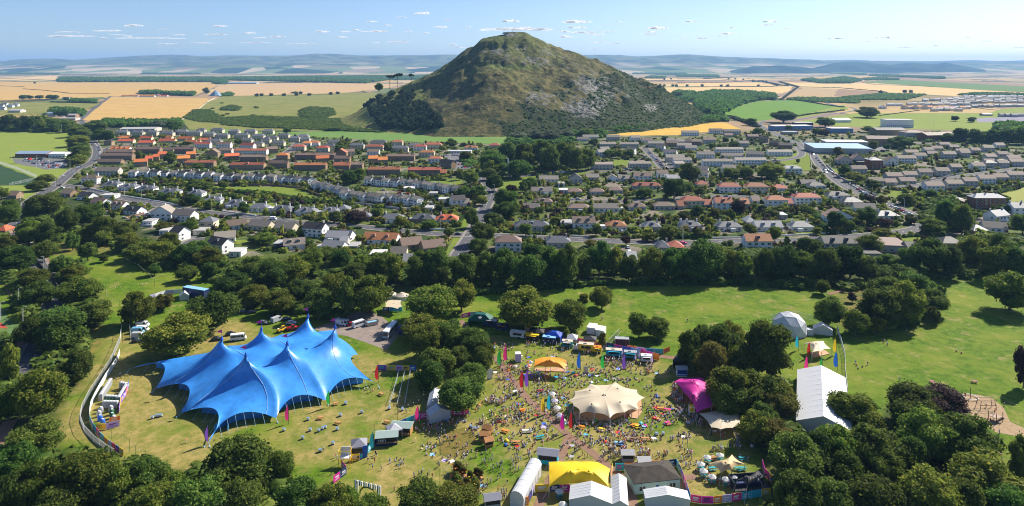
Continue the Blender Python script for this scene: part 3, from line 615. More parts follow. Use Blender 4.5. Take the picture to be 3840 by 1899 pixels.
def crown(name,n,key,seed,shape='b',size=.075):
    r=np.random.default_rng(seed)
    nl={'b':26,'c':20,'p':13,'w':22,'f':10}[shape]
    # lobes: centre, radius inside unit box  (x,y in -1..1, z 0..2)
    L=[]
    for i in range(nl):
        th=r.uniform(0,2*np.pi); u=r.uniform(-.92,1)
        if shape in 'bwf':
            rr=math.sqrt(max(0,1-u*u)); k=r.uniform(.58,.74); L.append((math.cos(th)*rr*k,math.sin(th)*rr*k,1.0+u*k*(.98 if u>0 else .95),r.uniform(.22,.43)))
        elif shape=='c':
            z=r.uniform(0,1); w=(1-z)*.62+.1; L.append((math.cos(th)*w*.7,math.sin(th)*w*.7,.15+z*1.7,.17+.22*(1-z)))
        else:
            q=math.sqrt(r.uniform(0,1))*.72; L.append((math.cos(th)*q,math.sin(th)*q,1.62+.22*(1-q)+r.uniform(-.08,.08),r.uniform(.2,.3)))
    if shape in 'bw': L+=[(0,0,1.0,.62),(0,0,.62,.55)]
    L=np.array(L); w=L[:,3]**2; idx=r.choice(len(L),n,p=w/w.sum())
    d=r.normal(size=(n,3)); d/=np.linalg.norm(d,axis=1)[:,None]; d[:,2]=np.where(d[:,2]<-.35,-d[:,2],d[:,2])
    rad=L[idx,3]*np.where(r.random(n)<.72,r.uniform(.86,1.07,n),r.uniform(.65,1.38,n)); sq=np.array([1,1,.42 if shape=='p' else .82])
    C=L[idx,:3]+d*rad[:,None]*sq
    if shape=='w': C[:,2]-=r.random(n)**2*.35
    # leaf sprays, lying roughly on the lobe surface
    nn=d+r.normal(size=(n,3))*.75; nn/=np.linalg.norm(nn,axis=1)[:,None]
    a=np.cross(nn,r.normal(size=(n,3))); a/=np.linalg.norm(a,axis=1)[:,None]; b=np.cross(nn,a)
    s=size*r.uniform(.55,1.25,n)[:,None]
    if shape=='w': a=a*.5; b=b*.6+np.array([0,0,-1.1])
    V=np.stack([C-a*s,C-b*s*.7,C+a*s,C+b*s*.9],1).reshape(-1,3); V[:,2]=np.maximum(V[:,2],.02)
    Fq=np.arange(4*n).reshape(n,4)
    # opaque cores added inside the lobes to block light
    import bmesh
    bm=bmesh.new(); bmesh.ops.create_icosphere(bm,subdivisions=1,radius=1); iv=np.array([v.co[:] for v in bm.verts]); fi=np.array([[v.index for v in f.verts] for f in bm.faces]); bm.free()
    vs=[V]; fs=[Fq]; o=len(V)
    for l in L:
        q=l[:3]+iv*l[3]*sq*.8; q[:,2]=np.maximum(q[:,2],.03); vs.append(q); fs.append(np.concatenate([fi,fi[:,2:3]],1)+o); o+=len(q)
    V=np.concatenate(vs); 
    me=bpy.data.meshes.new(name); fl=[tuple(f) for f in fs[0]]+[tuple(f[:3]) for g in fs[1:] for f in g]
    me.from_pydata([],[],[]); 
    # fast path
    nq=len(fs[0]); tri=np.concatenate(fs[1:])[:,:3] if len(fs)>1 else np.zeros((0,3),int)
    me.vertices.add(len(V)); me.vertices.foreach_set('co',V.astype(np.float32).ravel())
    lo=np.concatenate([fs[0].ravel(),tri.ravel()]).astype(np.int32); me.loops.add(len(lo)); me.loops.foreach_set('vertex_index',lo)
    st=np.concatenate([np.arange(nq)*4,nq*4+np.arange(len(tri))*3]).astype(np.int32); me.polygons.add(len(st)); me.polygons.foreach_set('loop_start',st)
    me.materials.append(LM[key]); me.update(calc_edges=True); return me
def trunk(name,seed,shape='b'):
    r=random.Random(seed); m=MB(); top=1.5 if shape=='p' else .75
    m.tube([(0,0,-.08),(.01,0,.15),(r.uniform(-.05,.05),r.uniform(-.05,.05),top*.6),(r.uniform(-.06,.06),0,top)],.075,6,r1=.035)
    for i in range(6 if shape!='c' else 0):
        t=i*1.05+r.random(); z=top*r.uniform(.45,.95); e=r.uniform(.35,.6)
        m.tube([(0,0,z),(math.cos(t)*e*.5,math.sin(t)*e*.5,z+.18),(math.cos(t)*e,math.sin(t)*e,z+(.12 if shape=='p' else .42))],.032,4,r1=.012)
    return m.mesh(name,bark)
CR={}
for k in 'bdlu':
    for q,(n,s) in enumerate(((9000,.048),(3800,.072),(1300,.12))): CR[k,q]=[crown('crown',n,k,100*q+j*7+ord(k),'b',s) for j in range({'b':4,'d':3,'l':2,'u':2}[k])]
for k,sh in (('s','b'),('w','w'),('c','c'),('p','p')):
    for q,(n,s) in enumerate(((6000,.055),(3000,.075),(1000,.12))): CR[k,q]=[crown('crown',n if k!='c' else n//2,{'p':'c'}.get(k,k),100*q+j*7+ord(k),sh,s) for j in range(2)]
TR={k:[trunk('trunk',i,k) for i in range(2)] for k in 'bcp'}
TN={'b':('broadleaf_tree','round green tree'),'d':('broadleaf_tree','dense dark green tree'),'l':('broadleaf_tree','yellowish green tree'),'u':('purple_tree','dark purple leaved tree'),
 's':('willow_tree','silvery willow tree'),'w':('weeping_willow','bright weeping willow'),'c':('conifer_tree','narrow dark conifer'),'p':('pine_tree','flat-topped pine tree')}
NT=[0]
def tree(t,x0,y0,x1,y1,k=None,marks=None,zf=None,group='trees in the park and along the streets'):
    X0,Y0=sp(t,x0,y0); X1,Y1=sp(t,x1,y1); w=X1-X0; yb=Y1-.06*w; xc=(X0+X1)/2
    k=k or rng.choice('bbbddbdd' ); gz=0
    if zf is not None: 
        D=zf; gz=H-(yb-YH)*D/F; p=Vector(((xc-1920)*D/F,D,gz)); m=D/F
    else:
        p=gx(xc,yb); m=mpp(yb)
    r=w*m/2*1.07; h=(yb-Y0)*m*1.03
    q=0 if w>75 else 1 if w>34 else 2
    h=max(h,r*1.0)
    n,d=TN[k]; e=empty(n,p,rng.uniform(0,6.28)); e.scale=(r*rng.uniform(.97,1.06),r*rng.uniform(.97,1.06),h/2)
    sk=k if k in 'cp' else 'b'
    ml=CR[k,q]; me=ml[rng.randrange(len(ml))]
    e.rotation_euler.z=rng.uniform(0,6.28)
    inst('crown',me,e); inst('trunk',rng.choice(TR[sk]),e)
    sz='tall ' if h>13 else ('small ' if h<7 else '')
    mk=marks or ('park' if Y1>940 else 'town')
    reg(e,sz+d,t,(x0+x1)/2,y1,mk,group,'tree'); NT[0]+=1
    return e
def T(t,txt,**k):
    for s in txt.split(';'):
        a=s.split(); 
        if a: tree(t,*[float(v) for v in a[:4]],k=a[4] if len(a)>4 else None,**k)
T('G','0 170 130 440;130 -20 350 210;260 -60 590 210 d;420 210 620 440;120 330 450 700;-60 430 170 700;60 700 410 960;-60 860 240 1180 d;-80 1050 160 1400 d;100 940 420 1330;400 930 760 1320;640 960 900 1300;860 950 1130 1250 d;1050 1010 1260 1250;820 1120 1200 1500;1160 1070 1560 1430;1450 1090 1760 1400;1400 830 1860 1200 d;1820 900 2010 1130;1870 1090 2180 1400;2120 1120 2400 1420;1010 -40 1410 265 b;200 1180 520 1500')
T('D','1380 975 1750 1290;890 970 1130 1240;1140 990 1280 1130 l;580 1040 830 1240 d;280 1130 640 1300;430 860 730 1080;460 780 620 900;380 710 520 860;590 620 710 752;735 700 800 765;1105 770 1195 865 d;1310 800 1470 910;1500 760 1610 900;1590 870 1700 960;1610 750 1700 822;-20 550 130 680;-10 640 240 850;150 800 350 960;170 900 380 1100;240 590 410 770;200 240 450 430 d;-30 290 130 520;-40 200 60 300;130 440 300 640;280 450 440 640;420 350 570 560 d;560 320 760 500 d;490 540 590 680;590 470 780 620;700 420 860 620;270 110 400 190;210 160 350 240;860 450 1030 600;700 520 840 640;860 540 1030 690;930 600 1150 750;1050 600 1320 790;1180 530 1330 690;1290 620 1480 800;1450 640 1660 800;1380 600 1560 740')
T('D','1600 840 1860 1060 d;1740 720 1960 900 d;1900 740 2150 980 d;2050 700 2300 930 b;2200 660 2400 860 b;1780 920 1990 1110 b;1960 960 2180 1150 b;2150 880 2330 1060 d;2250 960 2480 1200 d;2380 820 2600 1080 b;2300 640 2500 760 b;2450 660 2600 820;1340 430 1470 560;1160 460 1280 540 l;820 380 860 440;620 150 700 220;545 195 590 260 c;1370 250 1480 340;1510 290 1600 370;1770 310 1850 410;2440 385 2530 470;1640 470 1700 530;2120 520 2200 600;2220 480 2290 560;1850 560 1960 620;1900 540 2050 640;1290 540 1350 590;1840 130 1850 140;1380 150 1520 240;1620 160 1700 220;1170 240 1230 300;1230 240 1280 300;1490 170 1580 230')
T('E','20 760 210 930;0 650 100 790;100 700 250 880;240 690 400 880;350 700 490 920;90 840 380 1150;-10 870 130 1180 d;500 680 700 940 d;600 640 820 920 d;690 800 830 980 d;820 690 1010 950 d;810 890 1015 1145 b;960 580 1120 700;990 460 1170 640 d;1000 680 1160 920 b;1130 650 1320 940 d;1280 690 1520 970 d;1380 620 1520 740;1500 640 1700 920 d;1620 620 1780 950 d;1760 700 1880 900 d;1850 590 2020 880 d;1990 640 2110 880 b;2080 700 2230 910 d;2240 630 2420 910 b;2380 650 2576 920 d;1190 940 1580 1265 b;1600 1030 1840 1275 b;1775 990 1855 1092;1870 925 2040 1115 b;2150 1140 2310 1330 b;2270 1160 2460 1340 b;480 950 880 1230 b;450 1160 800 1350 b;860 940 870 950')
T('E','940 365 1035 510;1075 390 1210 490;1155 210 1340 380 d;1160 310 1320 450;1095 110 1215 240 d;1060 60 1170 160 d;980 190 1100 290;925 70 1040 190;870 70 930 155;880 200 980 290;1280 55 1345 152;1190 80 1240 140;1340 160 1400 240;1370 130 1470 220;1020 260 1110 345;500 90 580 160;100 60 205 170 d;20 80 130 190 d;410 410 510 512;620 445 740 522;780 505 860 572;40 390 205 472 u;590 240 660 302 l;1340 470 1440 575;1450 350 1520 412;1240 185 1330 262 u;1620 540 1720 600 u;2100 560 2170 640 u;1880 480 1960 570;1440 590 1530 640;620 60 700 110 ;2410 130 2576 300 d;2200 200 2330 290;1570 420 1650 490;2240 540 2350 610;2380 480 2520 600;1830 590 1920 650 l;1940 410 1990 480 c;720 330 780 390 d;240 360 310 430 d')
T('B','1030 1120 1260 1300 d;1170 1050 1330 1220 d;1300 1060 1450 1260 d;1430 1040 1570 1250 d;1480 1080 1640 1290;1600 1050 1760 1260 d;1700 1090 1850 1290;1800 1100 1910 1270;1250 1180 1440 1330 d;1060 1190 1180 1310;1330 1120 1460 1290;1270 980 1400 1055 s;1400 970 1520 1062 s;1500 975 1640 1070 s;1640 965 1750 1040 s;1790 955 1900 1025;1880 960 1970 1020;795 1030 880 1100;750 1080 800 1130;-10 1040 80 1130;330 1060 395 1140;140 1060 190 1110 d;1000 1110 1040 1160;890 1130 990 1200 l;1860 1030 1930 1090 d;1960 1110 2060 1170;2040 1110 2120 1180;2110 1110 2200 1180;2470 680 2560 745 d;2400 1010 2450 1060')
T('B','345 560 415 665 p;405 545 475 680 p;520 550 562 650 p;470 790 605 970 p;270 615 330 690 b;1400 880 1490 950 b',marks='far',zf=1230)
T('F','0 590 320 920 d;180 620 370 890;310 640 480 890 b;420 690 560 900;560 650 720 910 d;680 630 900 910 d;880 570 1080 760 d;860 680 1060 910 d;1000 640 1200 910 d;1180 620 1390 890 d;1300 700 1480 910;1030 890 1130 1002;1340 550 1530 700 w;1500 700 1660 830 d;1640 640 1800 850;1760 580 2010 870;1940 640 2120 890 d;2100 560 2300 810;2270 540 2480 770;2250 640 2450 890;2430 640 2650 910 d;2490 400 2640 560 d;1480 770 1760 970;1450 870 1700 1110;1640 830 1900 1070 d;1370 960 1640 1268 d;1560 900 1830 1240 b;1780 960 1990 1160 d;1930 930 1995 1055;1240 1110 1420 1310;1410 1160 1540 1300;1860 1080 1950 1222 l;1015 1010 1230 1245 d;2320 820 2620 1135 b;1270 990 1330 1062 u')
T('F','1810 430 1990 560;1930 300 2060 530 d;2040 320 2190 560 d;1120 380 1250 535 d;1330 350 1490 495 d;1240 450 1320 542;1480 430 1600 512 u;680 490 770 610;1000 500 1070 562;500 480 590 562;200 430 270 525;130 510 210 582;20 20 160 185 d;10 160 120 240;340 60 480 152 d;460 50 560 152;590 20 790 155 b;1200 30 1290 132 d;1400 145 1510 222 d;1260 100 1400 172;400 300 510 420 u;580 300 680 400 c;640 370 760 442;250 350 310 432 l;100 335 200 430;0 380 90 450;1700 400 1780 482 l;1820 370 1900 432;1760 200 1840 300 c;1840 220 1930 300 d;770 570 860 642 c;120 210 210 270;920 340 1000 400 d;730 340 830 400;1380 260 1470 320 u;1480 260 1560 340 l;1640 250 1760 340 d;2180 380 2260 440;1470 510 1600 600;2370 330 2480 400;1960 20 2040 70')
T('I','0 60 160 340 d;100 30 220 220 d;280 -10 450 220;460 -10 790 420 d;120 150 330 430 l;215 310 510 640;400 340 720 640;590 480 810 700 l;420 620 650 860;560 700 800 900 l;620 780 960 1160 d;820 760 1060 1090 d;940 710 1250 1070;1060 480 1370 730;1200 730 1560 1110 d;1480 430 1810 720 d;1640 470 1970 720 u;1470 560 1760 810 d;1520 620 1900 1000;1760 640 2180 1010 b;1500 780 1700 1110 d;1880 910 2350 1300 b;1540 1050 1900 1420 b;1150 1080 1560 1460;2310 180 2420 470 u;2270 790 2420 1160 d;680 1050 1000 1420 d;950 1080 1250 1420 d;1850 1100 2100 1430 d;2100 1130 2420 1480 d')
T('H','800 60 1050 290;560 190 800 420 d;520 290 715 510 d;780 300 1000 490 d;690 400 1000 650 d;390 1120 720 1350;640 1150 960 1370;-20 1130 130 1340;100 1200 330 1390;1535 60 1580 135;1775 90 1830 195 l')
T('A','510 940 660 1030;500 1010 650 1100;520 1080 670 1200;520 1150 640 1240;630 890 780 1000 d;690 960 780 1062 d;-20 850 120 978 d;110 860 230 982 d;220 850 350 982;340 880 460 987 d;450 900 560 992;760 970 840 1060;1120 890 1240 960 s;1230 890 1360 985 d;990 1120 1060 1182;1220 1130 1310 1225 d;1420 1210 1510 1270;2490 1060 2576 1160;1508 650 1558 702;340 705 400 742;380 705 435 745;265 708 325 742;145 705 200 745;195 708 250 742;1740 1030 1800 1080 d;1350 1060 1420 1090;970 1005 1040 1045 d;1180 1000 1240 1040;2105 950 2165 995 d;870 1010 930 1040;1700 1180 1740 1200',marks='far')
T('C','700 835 880 925 d;1330 810 1490 885 d;1030 895 1170 955 d;190 800 260 870 d;1960 990 2060 1060 d;2050 950 2180 1060 d;2170 960 2280 1070 d;2280 960 2400 1070 d;2400 960 2520 1080 d;2500 940 2620 1080 d;1420 1050 1490 1120;1530 1070 1580 1120;1610 1050 1680 1110;1160 1095 1240 1160 l;1370 945 1460 990;790 930 850 975;1590 1060 1760 1110 d;230 1060 290 1110;380 1050 460 1110 d;330 1020 380 1065 d;290 1070 340 1110;560 950 650 1010 d;1000 950 1060 1010;880 1180 910 1215;2410 1100 2460 1150;2040 860 2090 905;1050 960 1130 1020 u;500 880 590 940 d;2160 870 2220 915 d')
T('H','480 40 700 290;610 -10 850 240;880 190 1050 400;560 330 700 470 d;760 180 900 360 d;950 150 1060 290')
T('I','150 10 400 330 d;330 150 560 430;240 430 480 680;480 580 700 800 d;60 180 230 380;640 430 800 640;1300 900 1560 1200 d;1000 900 1250 1200')
# ---------- woods, scrub and hedges that read as one mass
def scatter(name,P,key,q=70,size=.34,label=None,squash=1.0):
    # P: list of (x,y,z,radius,height); each a clump of leafy sprays round an opaque heart
    r=np.random.default_rng(len(P)); P=np.array(P,float); n=len(P)
    d=r.normal(size=(n,q,3)); d/=np.linalg.norm(d,axis=2)[:,:,None]; d[:,:,2]=np.abs(d[:,:,2])*1.0-.15
    th=np.arctan2(d[:,:,1],d[:,:,0])+r.uniform(0,6,(n,1)); lob=1+.22*np.sin(th*3)*np.cos(d[:,:,2]*5+th)
    C=d*lob[:,:,None]*r.uniform(.78,1.1,(n,q,1)); nn=d+r.normal(size=(n,q,3))*.7; nn/=np.linalg.norm(nn,axis=2)[:,:,None]
    a=np.cross(nn,r.normal(size=(n,q,3))); a/=np.linalg.norm(a,axis=2)[:,:,None]; b=np.cross(nn,a); s=size*r.uniform(.5,1.2,(n,q,1))
    V=np.stack([C-a*s,C-b*s*.8,C+a*s,C+b*s*.8],2); V[...,2]=V[...,2]*.5+.5
    V=V*np.array([1,1,1.0])*np.stack([P[:,3],P[:,3],P[:,4]],1)[:,None,None,:]+P[:,None,None,:3]
    V=V.reshape(-1,3); Fq=np.arange(len(V)).reshape(-1,4)
    k=8; t=np.arange(k)*2*np.pi/k; ring=[]
    for rr,zz in ((.8,.0),(.86,.4),(.55,.78)): ring.append(np.stack([np.cos(t)*rr,np.sin(t)*rr,np.full(k,zz)],1))
    ring.append(np.tile([[0,0,.88]],(k,1))); core=np.concatenate(ring); cf=np.array([[i*k+j,i*k+(j+1)%k,(i+1)*k+(j+1)%k,(i+1)*k+j] for i in range(3) for j in range(k)])
    CV=(core[None]*np.stack([P[:,3],P[:,3],P[:,4]],1)[:,None,:]+P[:,None,:3]).reshape(-1,3); CF=(cf[None]+(np.arange(n)*len(core))[:,None,None]).reshape(-1,4)+len(V)
    me=npmesh(name,np.concatenate([V,CV]),np.concatenate([Fq,CF]),LM[key]); o=inst(name,me); o['kind']='stuff'
    if label: o['label']=label
    return o
def fillpoly(t,pts,step,h,r,zf=None):
    P=[W(t,*p) for p in pts]; P=[(p.x,p.y) for p in P]; xs=[p[0] for p in P]; ys=[p[1] for p in P]; out=[]
    y=min(ys)
    while y<max(ys):
        x=min(xs)
        while x<max(xs):
            a,b=x+rng.uniform(-.4,.4)*step,y+rng.uniform(-.4,.4)*step
            if inpoly(a,b,P): out.append((a,b,(zf(a,b) if zf else 0)-.3,r*rng.uniform(.75,1.3),h*rng.uniform(.7,1.2)))
            x+=step
        y+=step
    return out
def line(t,pts,step,h,r,jit=.15):
    out=[]
    P=[W(t,*p) for p in pts]
    for a,b in zip(P,P[1:]):
        L=(b-a).length; n=max(1,int(L/step))
        for i in range(n):
            p=a.lerp(b,i/n); out.append((p.x+rng.uniform(-jit,jit)*step,p.y+rng.uniform(-jit,jit)*step,-.2,r*rng.uniform(.8,1.2),h*rng.uniform(.8,1.2)))
    return out
# plantation on the flank of the hill
pl=[]
for _ in range(520):
    x=rng.uniform(-330,-130); y=rng.uniform(1095,1330)
    z=max(0,lawz(x,y,False)); X=1920+x*F/y; Y=YH+(H-z)*F/y; bx=(X-1270)*1.98; by=Y*1.98
    if inpoly(bx,by,[(165,705),(230,680),(330,690),(560,690),(590,730),(570,760),(700,850),(810,950),(790,975),(560,975),(330,960),(250,880)]): pl.append((x,y,z-.5,rng.uniform(4,6.5),rng.uniform(10,16)))
while len(pl)<330:
    bx,by=rng.uniform(165,810),rng.uniform(690,975)
    if not inpoly(bx,by,[(165,705),(230,680),(330,690),(560,690),(590,730),(570,760),(700,850),(810,950),(790,975),(560,975),(330,960),(250,880)]): continue
    X,Y=1270+bx/1.98,by/1.98
    D=1100
    while D<1420:
        x=(X-1920)*D/F; zr=H-(Y-YH)*D/F
        if lawz(x,D,False)>=zr or zr<0: break
        D+=4
    z=max(0,lawz(x,D,False)); pl.append((x,D,z-.5,rng.uniform(4,6.5),rng.uniform(9,15)))
scatter('conifer_wood',pl,'c',90,.3,'dark plantation wood on the lower left flank of the hill')
scatter('gorse_scrub',[(x,y,z-.4,rng.uniform(1.3,3),rng.uniform(1.2,2.4)) for x,y,z in GP],'d',22,.5,'dark gorse scrub on the lower right slope of the hill')
sc1=fillpoly('A',[(1640,880),(1900,865),(2300,880),(2576,890),(2850,900),(2850,985),(2500,975),(2250,960),(1900,950),(1660,930)],7,3.2,6)+fillpoly('A',[(1370,880),(1450,815),(1560,820),(1640,880),(1620,915),(1480,905)],7,3,6)+fillpoly('A',[(1660,800),(1720,788),(1780,805),(1760,825),(1650,820)],8,5,7)+fillpoly('A',[(2230,830),(2300,802),(2460,810),(2480,860),(2380,885),(2260,880)],8,5,7)+fillpoly('A',[(2160,695),(2200,690),(2210,696)],10,6,8)
for x,y in ((1880,862),(1690,852),(1660,862),(1900,800),(1910,806),(1650,770),(1580,810)): p=W('A',x,y); sc1.append((p.x,p.y,-.3,6,4))
scatter('gorse_scrub',sc1,'d',40,.4,'dark gorse bushes on the green hillside left of the hill')
far1=[]
for t,pts,step,h,r in (('A',[(430,610),(600,612),(1100,612),(1600,612),(1700,600),(2576,618),(2576,572),(2000,578),(1500,582),(900,582),(450,584)],26,17,16),
  ('B',[(-20,618),(200,622),(380,596),(700,590),(860,560),(600,565),(0,570)],26,16,16),('A',[(0,556),(430,556),(430,545),(200,540),(0,540)],30,14,20),('A',[(1050,552),(1480,552),(1480,540),(1100,538)],30,14,20),
  ('A',[(1640,540),(2576,545),(2576,530),(1700,528)],40,16,26),('A',[(1580,622),(1640,628),(1690,615),(1620,604)],18,14,11),('A',[(1640,705),(1700,690),(1730,700),(1725,716),(1660,718)],9,6,7),
  ('C',[(925,600),(1000,590),(1060,605),(1240,575),(1300,585),(1370,600),(1280,622),(1080,622),(1000,612)],16,16,12),('C',[(1370,590),(1500,578),(1640,590),(1640,596),(1400,600)],18,12,12),('C',[(1430,566),(1980,588),(1980,578),(1450,556)],30,16,22),
  ('C',[(1140,548),(1400,560),(1400,552),(1160,540)],26,12,16),('C',[(0,572),(300,575),(300,560),(0,556)],30,12,20),('C',[(0,690),(130,700),(130,750),(60,760),(0,735)],12,14,9),
  ('C',[(130,710),(260,690),(480,690),(600,705),(720,712),(730,745),(590,750),(440,790),(300,865),(200,850),(130,780)],12,15,9),('C',[(150,880),(350,872),(370,905),(200,912)],9,9,7),
  ('C',[(820,735),(1000,730),(1150,735),(1510,700),(1840,706),(1700,745),(1350,745),(1340,770),(1120,765),(830,745)],13,6,9),('C',[(2100,710),(2250,695),(2576,705),(2576,712),(2250,712)],12,8,9),
  ('B',[(2190,552),(2576,558),(2576,545),(2200,540)],30,14,22),('B',[(2280,585),(2420,586),(2420,572),(2300,570)],24,12,16),('B',[(2470,745),(2576,765),(2576,700),(2500,690)],12,14,9),
  ('B',[(2020,975),(2110,925),(2200,915),(2300,930),(2280,965),(2060,990)],8,9,6),('B',[(890,990),(910,930),(1000,935),(1085,960),(1080,1000),(960,1005)],8,8,6),('A',[(780,905),(1100,912),(1340,905),(1330,950),(1130,940),(790,950)],9,9,7),
  ('A',[(1045,695),(1195,695),(1180,704),(1060,704)],9,15,9),('A',[(1210,700),(1440,706),(1430,718),(1215,708)],10,15,10),('A',[(520,745),(710,752),(710,768),(520,760)],8,9,6),('A',[(375,840),(500,835),(620,850),(600,870),(380,855)],9,14,8),('C',[(1760,1010),(1960,1000),(1990,1040),(1850,1060)],9,7,6),('C',[(2380,945),(2576,950),(2800,950),(2800,1040),(2540,1060),(2370,990)],10,14,8),('B',[(1250,1060),(1760,1045),(1700,1075),(1280,1090)],8,8,6),
  ('B',[(1640,980),(1990,990),(1980,1030),(1760,1015)],8,7,6),('B',[(900,1190),(990,1180),(1030,1220),(960,1240)],6,4,5)):
    P=fillpoly(t,pts,step,h,r); far1+=P
scatter('woodland',far1,'d',60,.33,'belts of dark woodland between the stubble fields')
hd=[]
for t,pts,h,r in (('A',[(170,662),(350,675),(520,696),(820,696)],2,3),('A',[(0,640),(180,646)],2,4),('A',[(0,584),(430,600)],3,6),('A',[(380,762),(730,770)],4,4),('C',[(0,586),(320,588),(440,600)],3,5),('C',[(0,617),(350,616),(560,600),(620,606)],3,4),('C',[(0,650),(700,645),(745,640),(640,606)],3,4),
  ('C',[(770,745),(880,660),(900,648),(1200,655),(1500,680),(1560,690)],3,5),('C',[(870,745),(1160,790),(1240,800)],3,4),('C',[(800,880),(1000,850),(1240,822)],3,4),('C',[(380,870),(480,900),(600,950)],5,7),('C',[(760,612),(860,640),(900,650)],7,8),('C',[(620,606),(760,636),(830,640)],7,8),
  ('C',[(1370,614),(1470,630),(1900,645)],2,4),('C',[(560,610),(640,604)],7,8),('C',[(200,588),(330,578),(400,582)],7,8),('B',[(2280,600),(2576,600)],2,4),('B',[(2300,620),(2576,624)],2,4),('C',[(1800,822),(1500,862)],1.6,2),('A',[(1900,716),(2576,700)],1,2)):
    hd+=line(t,pts,r*1.5,h,r)
for x,y in ((1908,718),(1945,715),(2015,714),(2110,714),(2203,712),(2298,712),(2458,705),(2510,700),(258,622),(490,745),(2235,700)): p=W('A',x,y); hd.append((p.x,p.y,-.2,8,11))
for t,x,y in (('C',72,643),('C',185,643),('C',327,645),('C',374,644),('C',602,645),('C',490,596),('C',560,606),('C',604,610),('C',660,612),('C',380,590),('C',430,592),('B',2420,596),('B',2470,592),('B',2420,642),('B',2482,643),('B',2510,645),('B',2388,640),('C',1510,696),('C',1690,690),('C',1735,690)): p=W(t,x,y); hd.append((p.x,p.y,-.2,9,13))
scatter('field_hedge',hd,'c',40,.4,'thin dark hedges and lone bushes dividing the fields')
ug=[]
for t,pts in (('A',[(-60,950),(-60,900),(240,890),(540,905),(560,960),(540,985),(300,985),(0,975)]),('A',[(560,940),(640,950),(640,1120),(600,1200),(530,1220),(520,1120)]),('A',[(640,930),(760,940),(760,1040),(690,1050),(660,990)]),('B',[(1050,1180),(1180,1110),(1600,1100),(1900,1150),(1880,1240),(1640,1268),(1100,1268)]),
   ('C',[(2020,1020),(2200,1000),(2600,1010),(2600,1070),(2060,1060)]),('F',[(1780,280),(2030,300),(2180,420),(2150,540),(1900,530),(1820,420)])): ug+=fillpoly(t,pts,7,6,5)
for t,pts in (('E',[(0,760),(250,900),(480,960),(700,930),(1000,950),(1500,965),(2150,915),(2576,925),(2576,700),(2200,690),(1500,690),(900,760),(480,740),(0,660)]),('F',[(0,925),(460,915),(960,955),(1480,960),(1950,880),(2576,900),(2576,600),(2200,560),(1700,760),(1300,740),(700,690),(0,650)]),
   ('D',[(830,660),(1180,840),(1600,900),(1760,1060),(2250,1170),(2576,1180),(2576,700),(2300,760),(1850,780),(1500,740),(1000,600),(720,520),(500,520)]),('D',[(230,330),(480,350),(500,560),(430,640),(260,640),(150,560)]),
   ('D',[(-60,560),(60,560),(200,800),(340,1000),(300,1240),(180,1240),(100,980),(-60,760)]),('D',[(430,800),(600,780),(690,960),(720,1080),(640,1268),(500,1268),(480,1000)]),('G',[(-60,120),(80,120),(100,430),(-60,640)]),('G',[(280,60),(560,60),(560,400),(420,460),(380,640),(140,700),(170,420),(300,300)]),
   ('G',[(-200,900),(60,760),(380,960),(900,1010),(1250,1080),(1700,1130),(2100,1200),(2369,1210),(2369,1700),(-200,1700)]),('I',[(460,640),(800,720),(1100,760),(1300,980),(1500,760),(1900,780),(2150,960),(2369,1300),(2400,1750),(500,1750),(700,1000),(520,860)]),('I',[(330,520),(720,420),(800,680),(520,760)]),('F',[(1440,1020),(1700,880),(1930,1000),(1840,1180),(1500,1260)])):
    ug+=fillpoly(t,pts,6.5,4.2,4.2)
MQ=[tuple(W('I',*q).xy) for q in ((780,370),(1210,370),(1240,800),(780,800))]
scatter('undergrowth',[u for u in ug if not inpoly(u[0],u[1],MQ) and noise.noise(Vector((u[0]*.05,u[1]*.05,7)))>-.28],'d',44,.34,'dark undergrowth filling the gaps between the park trees')
hg=[]
for t,pts,h,r in (('E',[(700,0),(700,0)],1,1),('E',[(990,1000),(1230,990),(1500,960),(1800,935),(2150,925)],3,2.2),('E',[(2190,928),(2576,930)],3,2.2),('F',[(0,930),(460,920)],3,2.2),('F',[(490,930),(700,945),(960,965)],3,2.2),
  ('D',[(850,160),(1180,160)],3,2.2),('D',[(1180,190),(1370,190)],2,1.8),('D',[(1780,240),(1950,250),(2240,300),(2300,330)],3,2.5),('D',[(1600,225),(1900,260),(2280,310),(2576,320)],3,2.2),('E',[(620,150),(810,155)],2.5,2),('E',[(290,500),(440,505)],1.8,1.3),('E',[(1660,410),(1890,400)],3.5,2.5),
  ('E',[(1180,600),(1440,600)],2,1.5),('E',[(860,500),(940,420)],2,1.5),('E',[(1270,545),(1550,555)],1.5,1.2),('F',[(0,580),(260,580)],3.5,2),('F',[(1030,420),(1110,540)],3.5,2.2),('F',[(1130,540),(1450,525)],2,1.5),('F',[(1100,330),(1200,350)],3,2),('F',[(600,445),(830,410)],2,1.5),
  ('F',[(2140,370),(2290,400),(2200,430)],2.5,2),('F',[(2380,250),(2576,190)],3,2.5),('F',[(2050,250),(2200,290)],2.5,2),('F',[(1600,580),(1900,560)],2,1.6),('D',[(720,225),(900,250),(1400,335)],1.6,1.2),('E',[(0,510),(180,512)],2,1.4),('A',[(100,1170),(480,1180)],1,1),('D',[(900,120),(1150,150),(1500,160)],2,1.6)):
    hg+=line(t,pts,r*1.1,h,r,.1)
scatter('clipped_hedge',hg,'d',50,.3,'clipped green garden and park hedges')
# garden shrubbery over the town
sh=[]
townP=[sp('A',860,1000),(1270,500),(2000,520),(2560,520),(2900,480),(3100,480),(3840,560),(3840,930),(3300,930),(2700,925),(1900,940),(1400,980),(900,930),(500,840),(300,760),(220,640),(420,560)]
BX=[]   # filled with house footprints before use
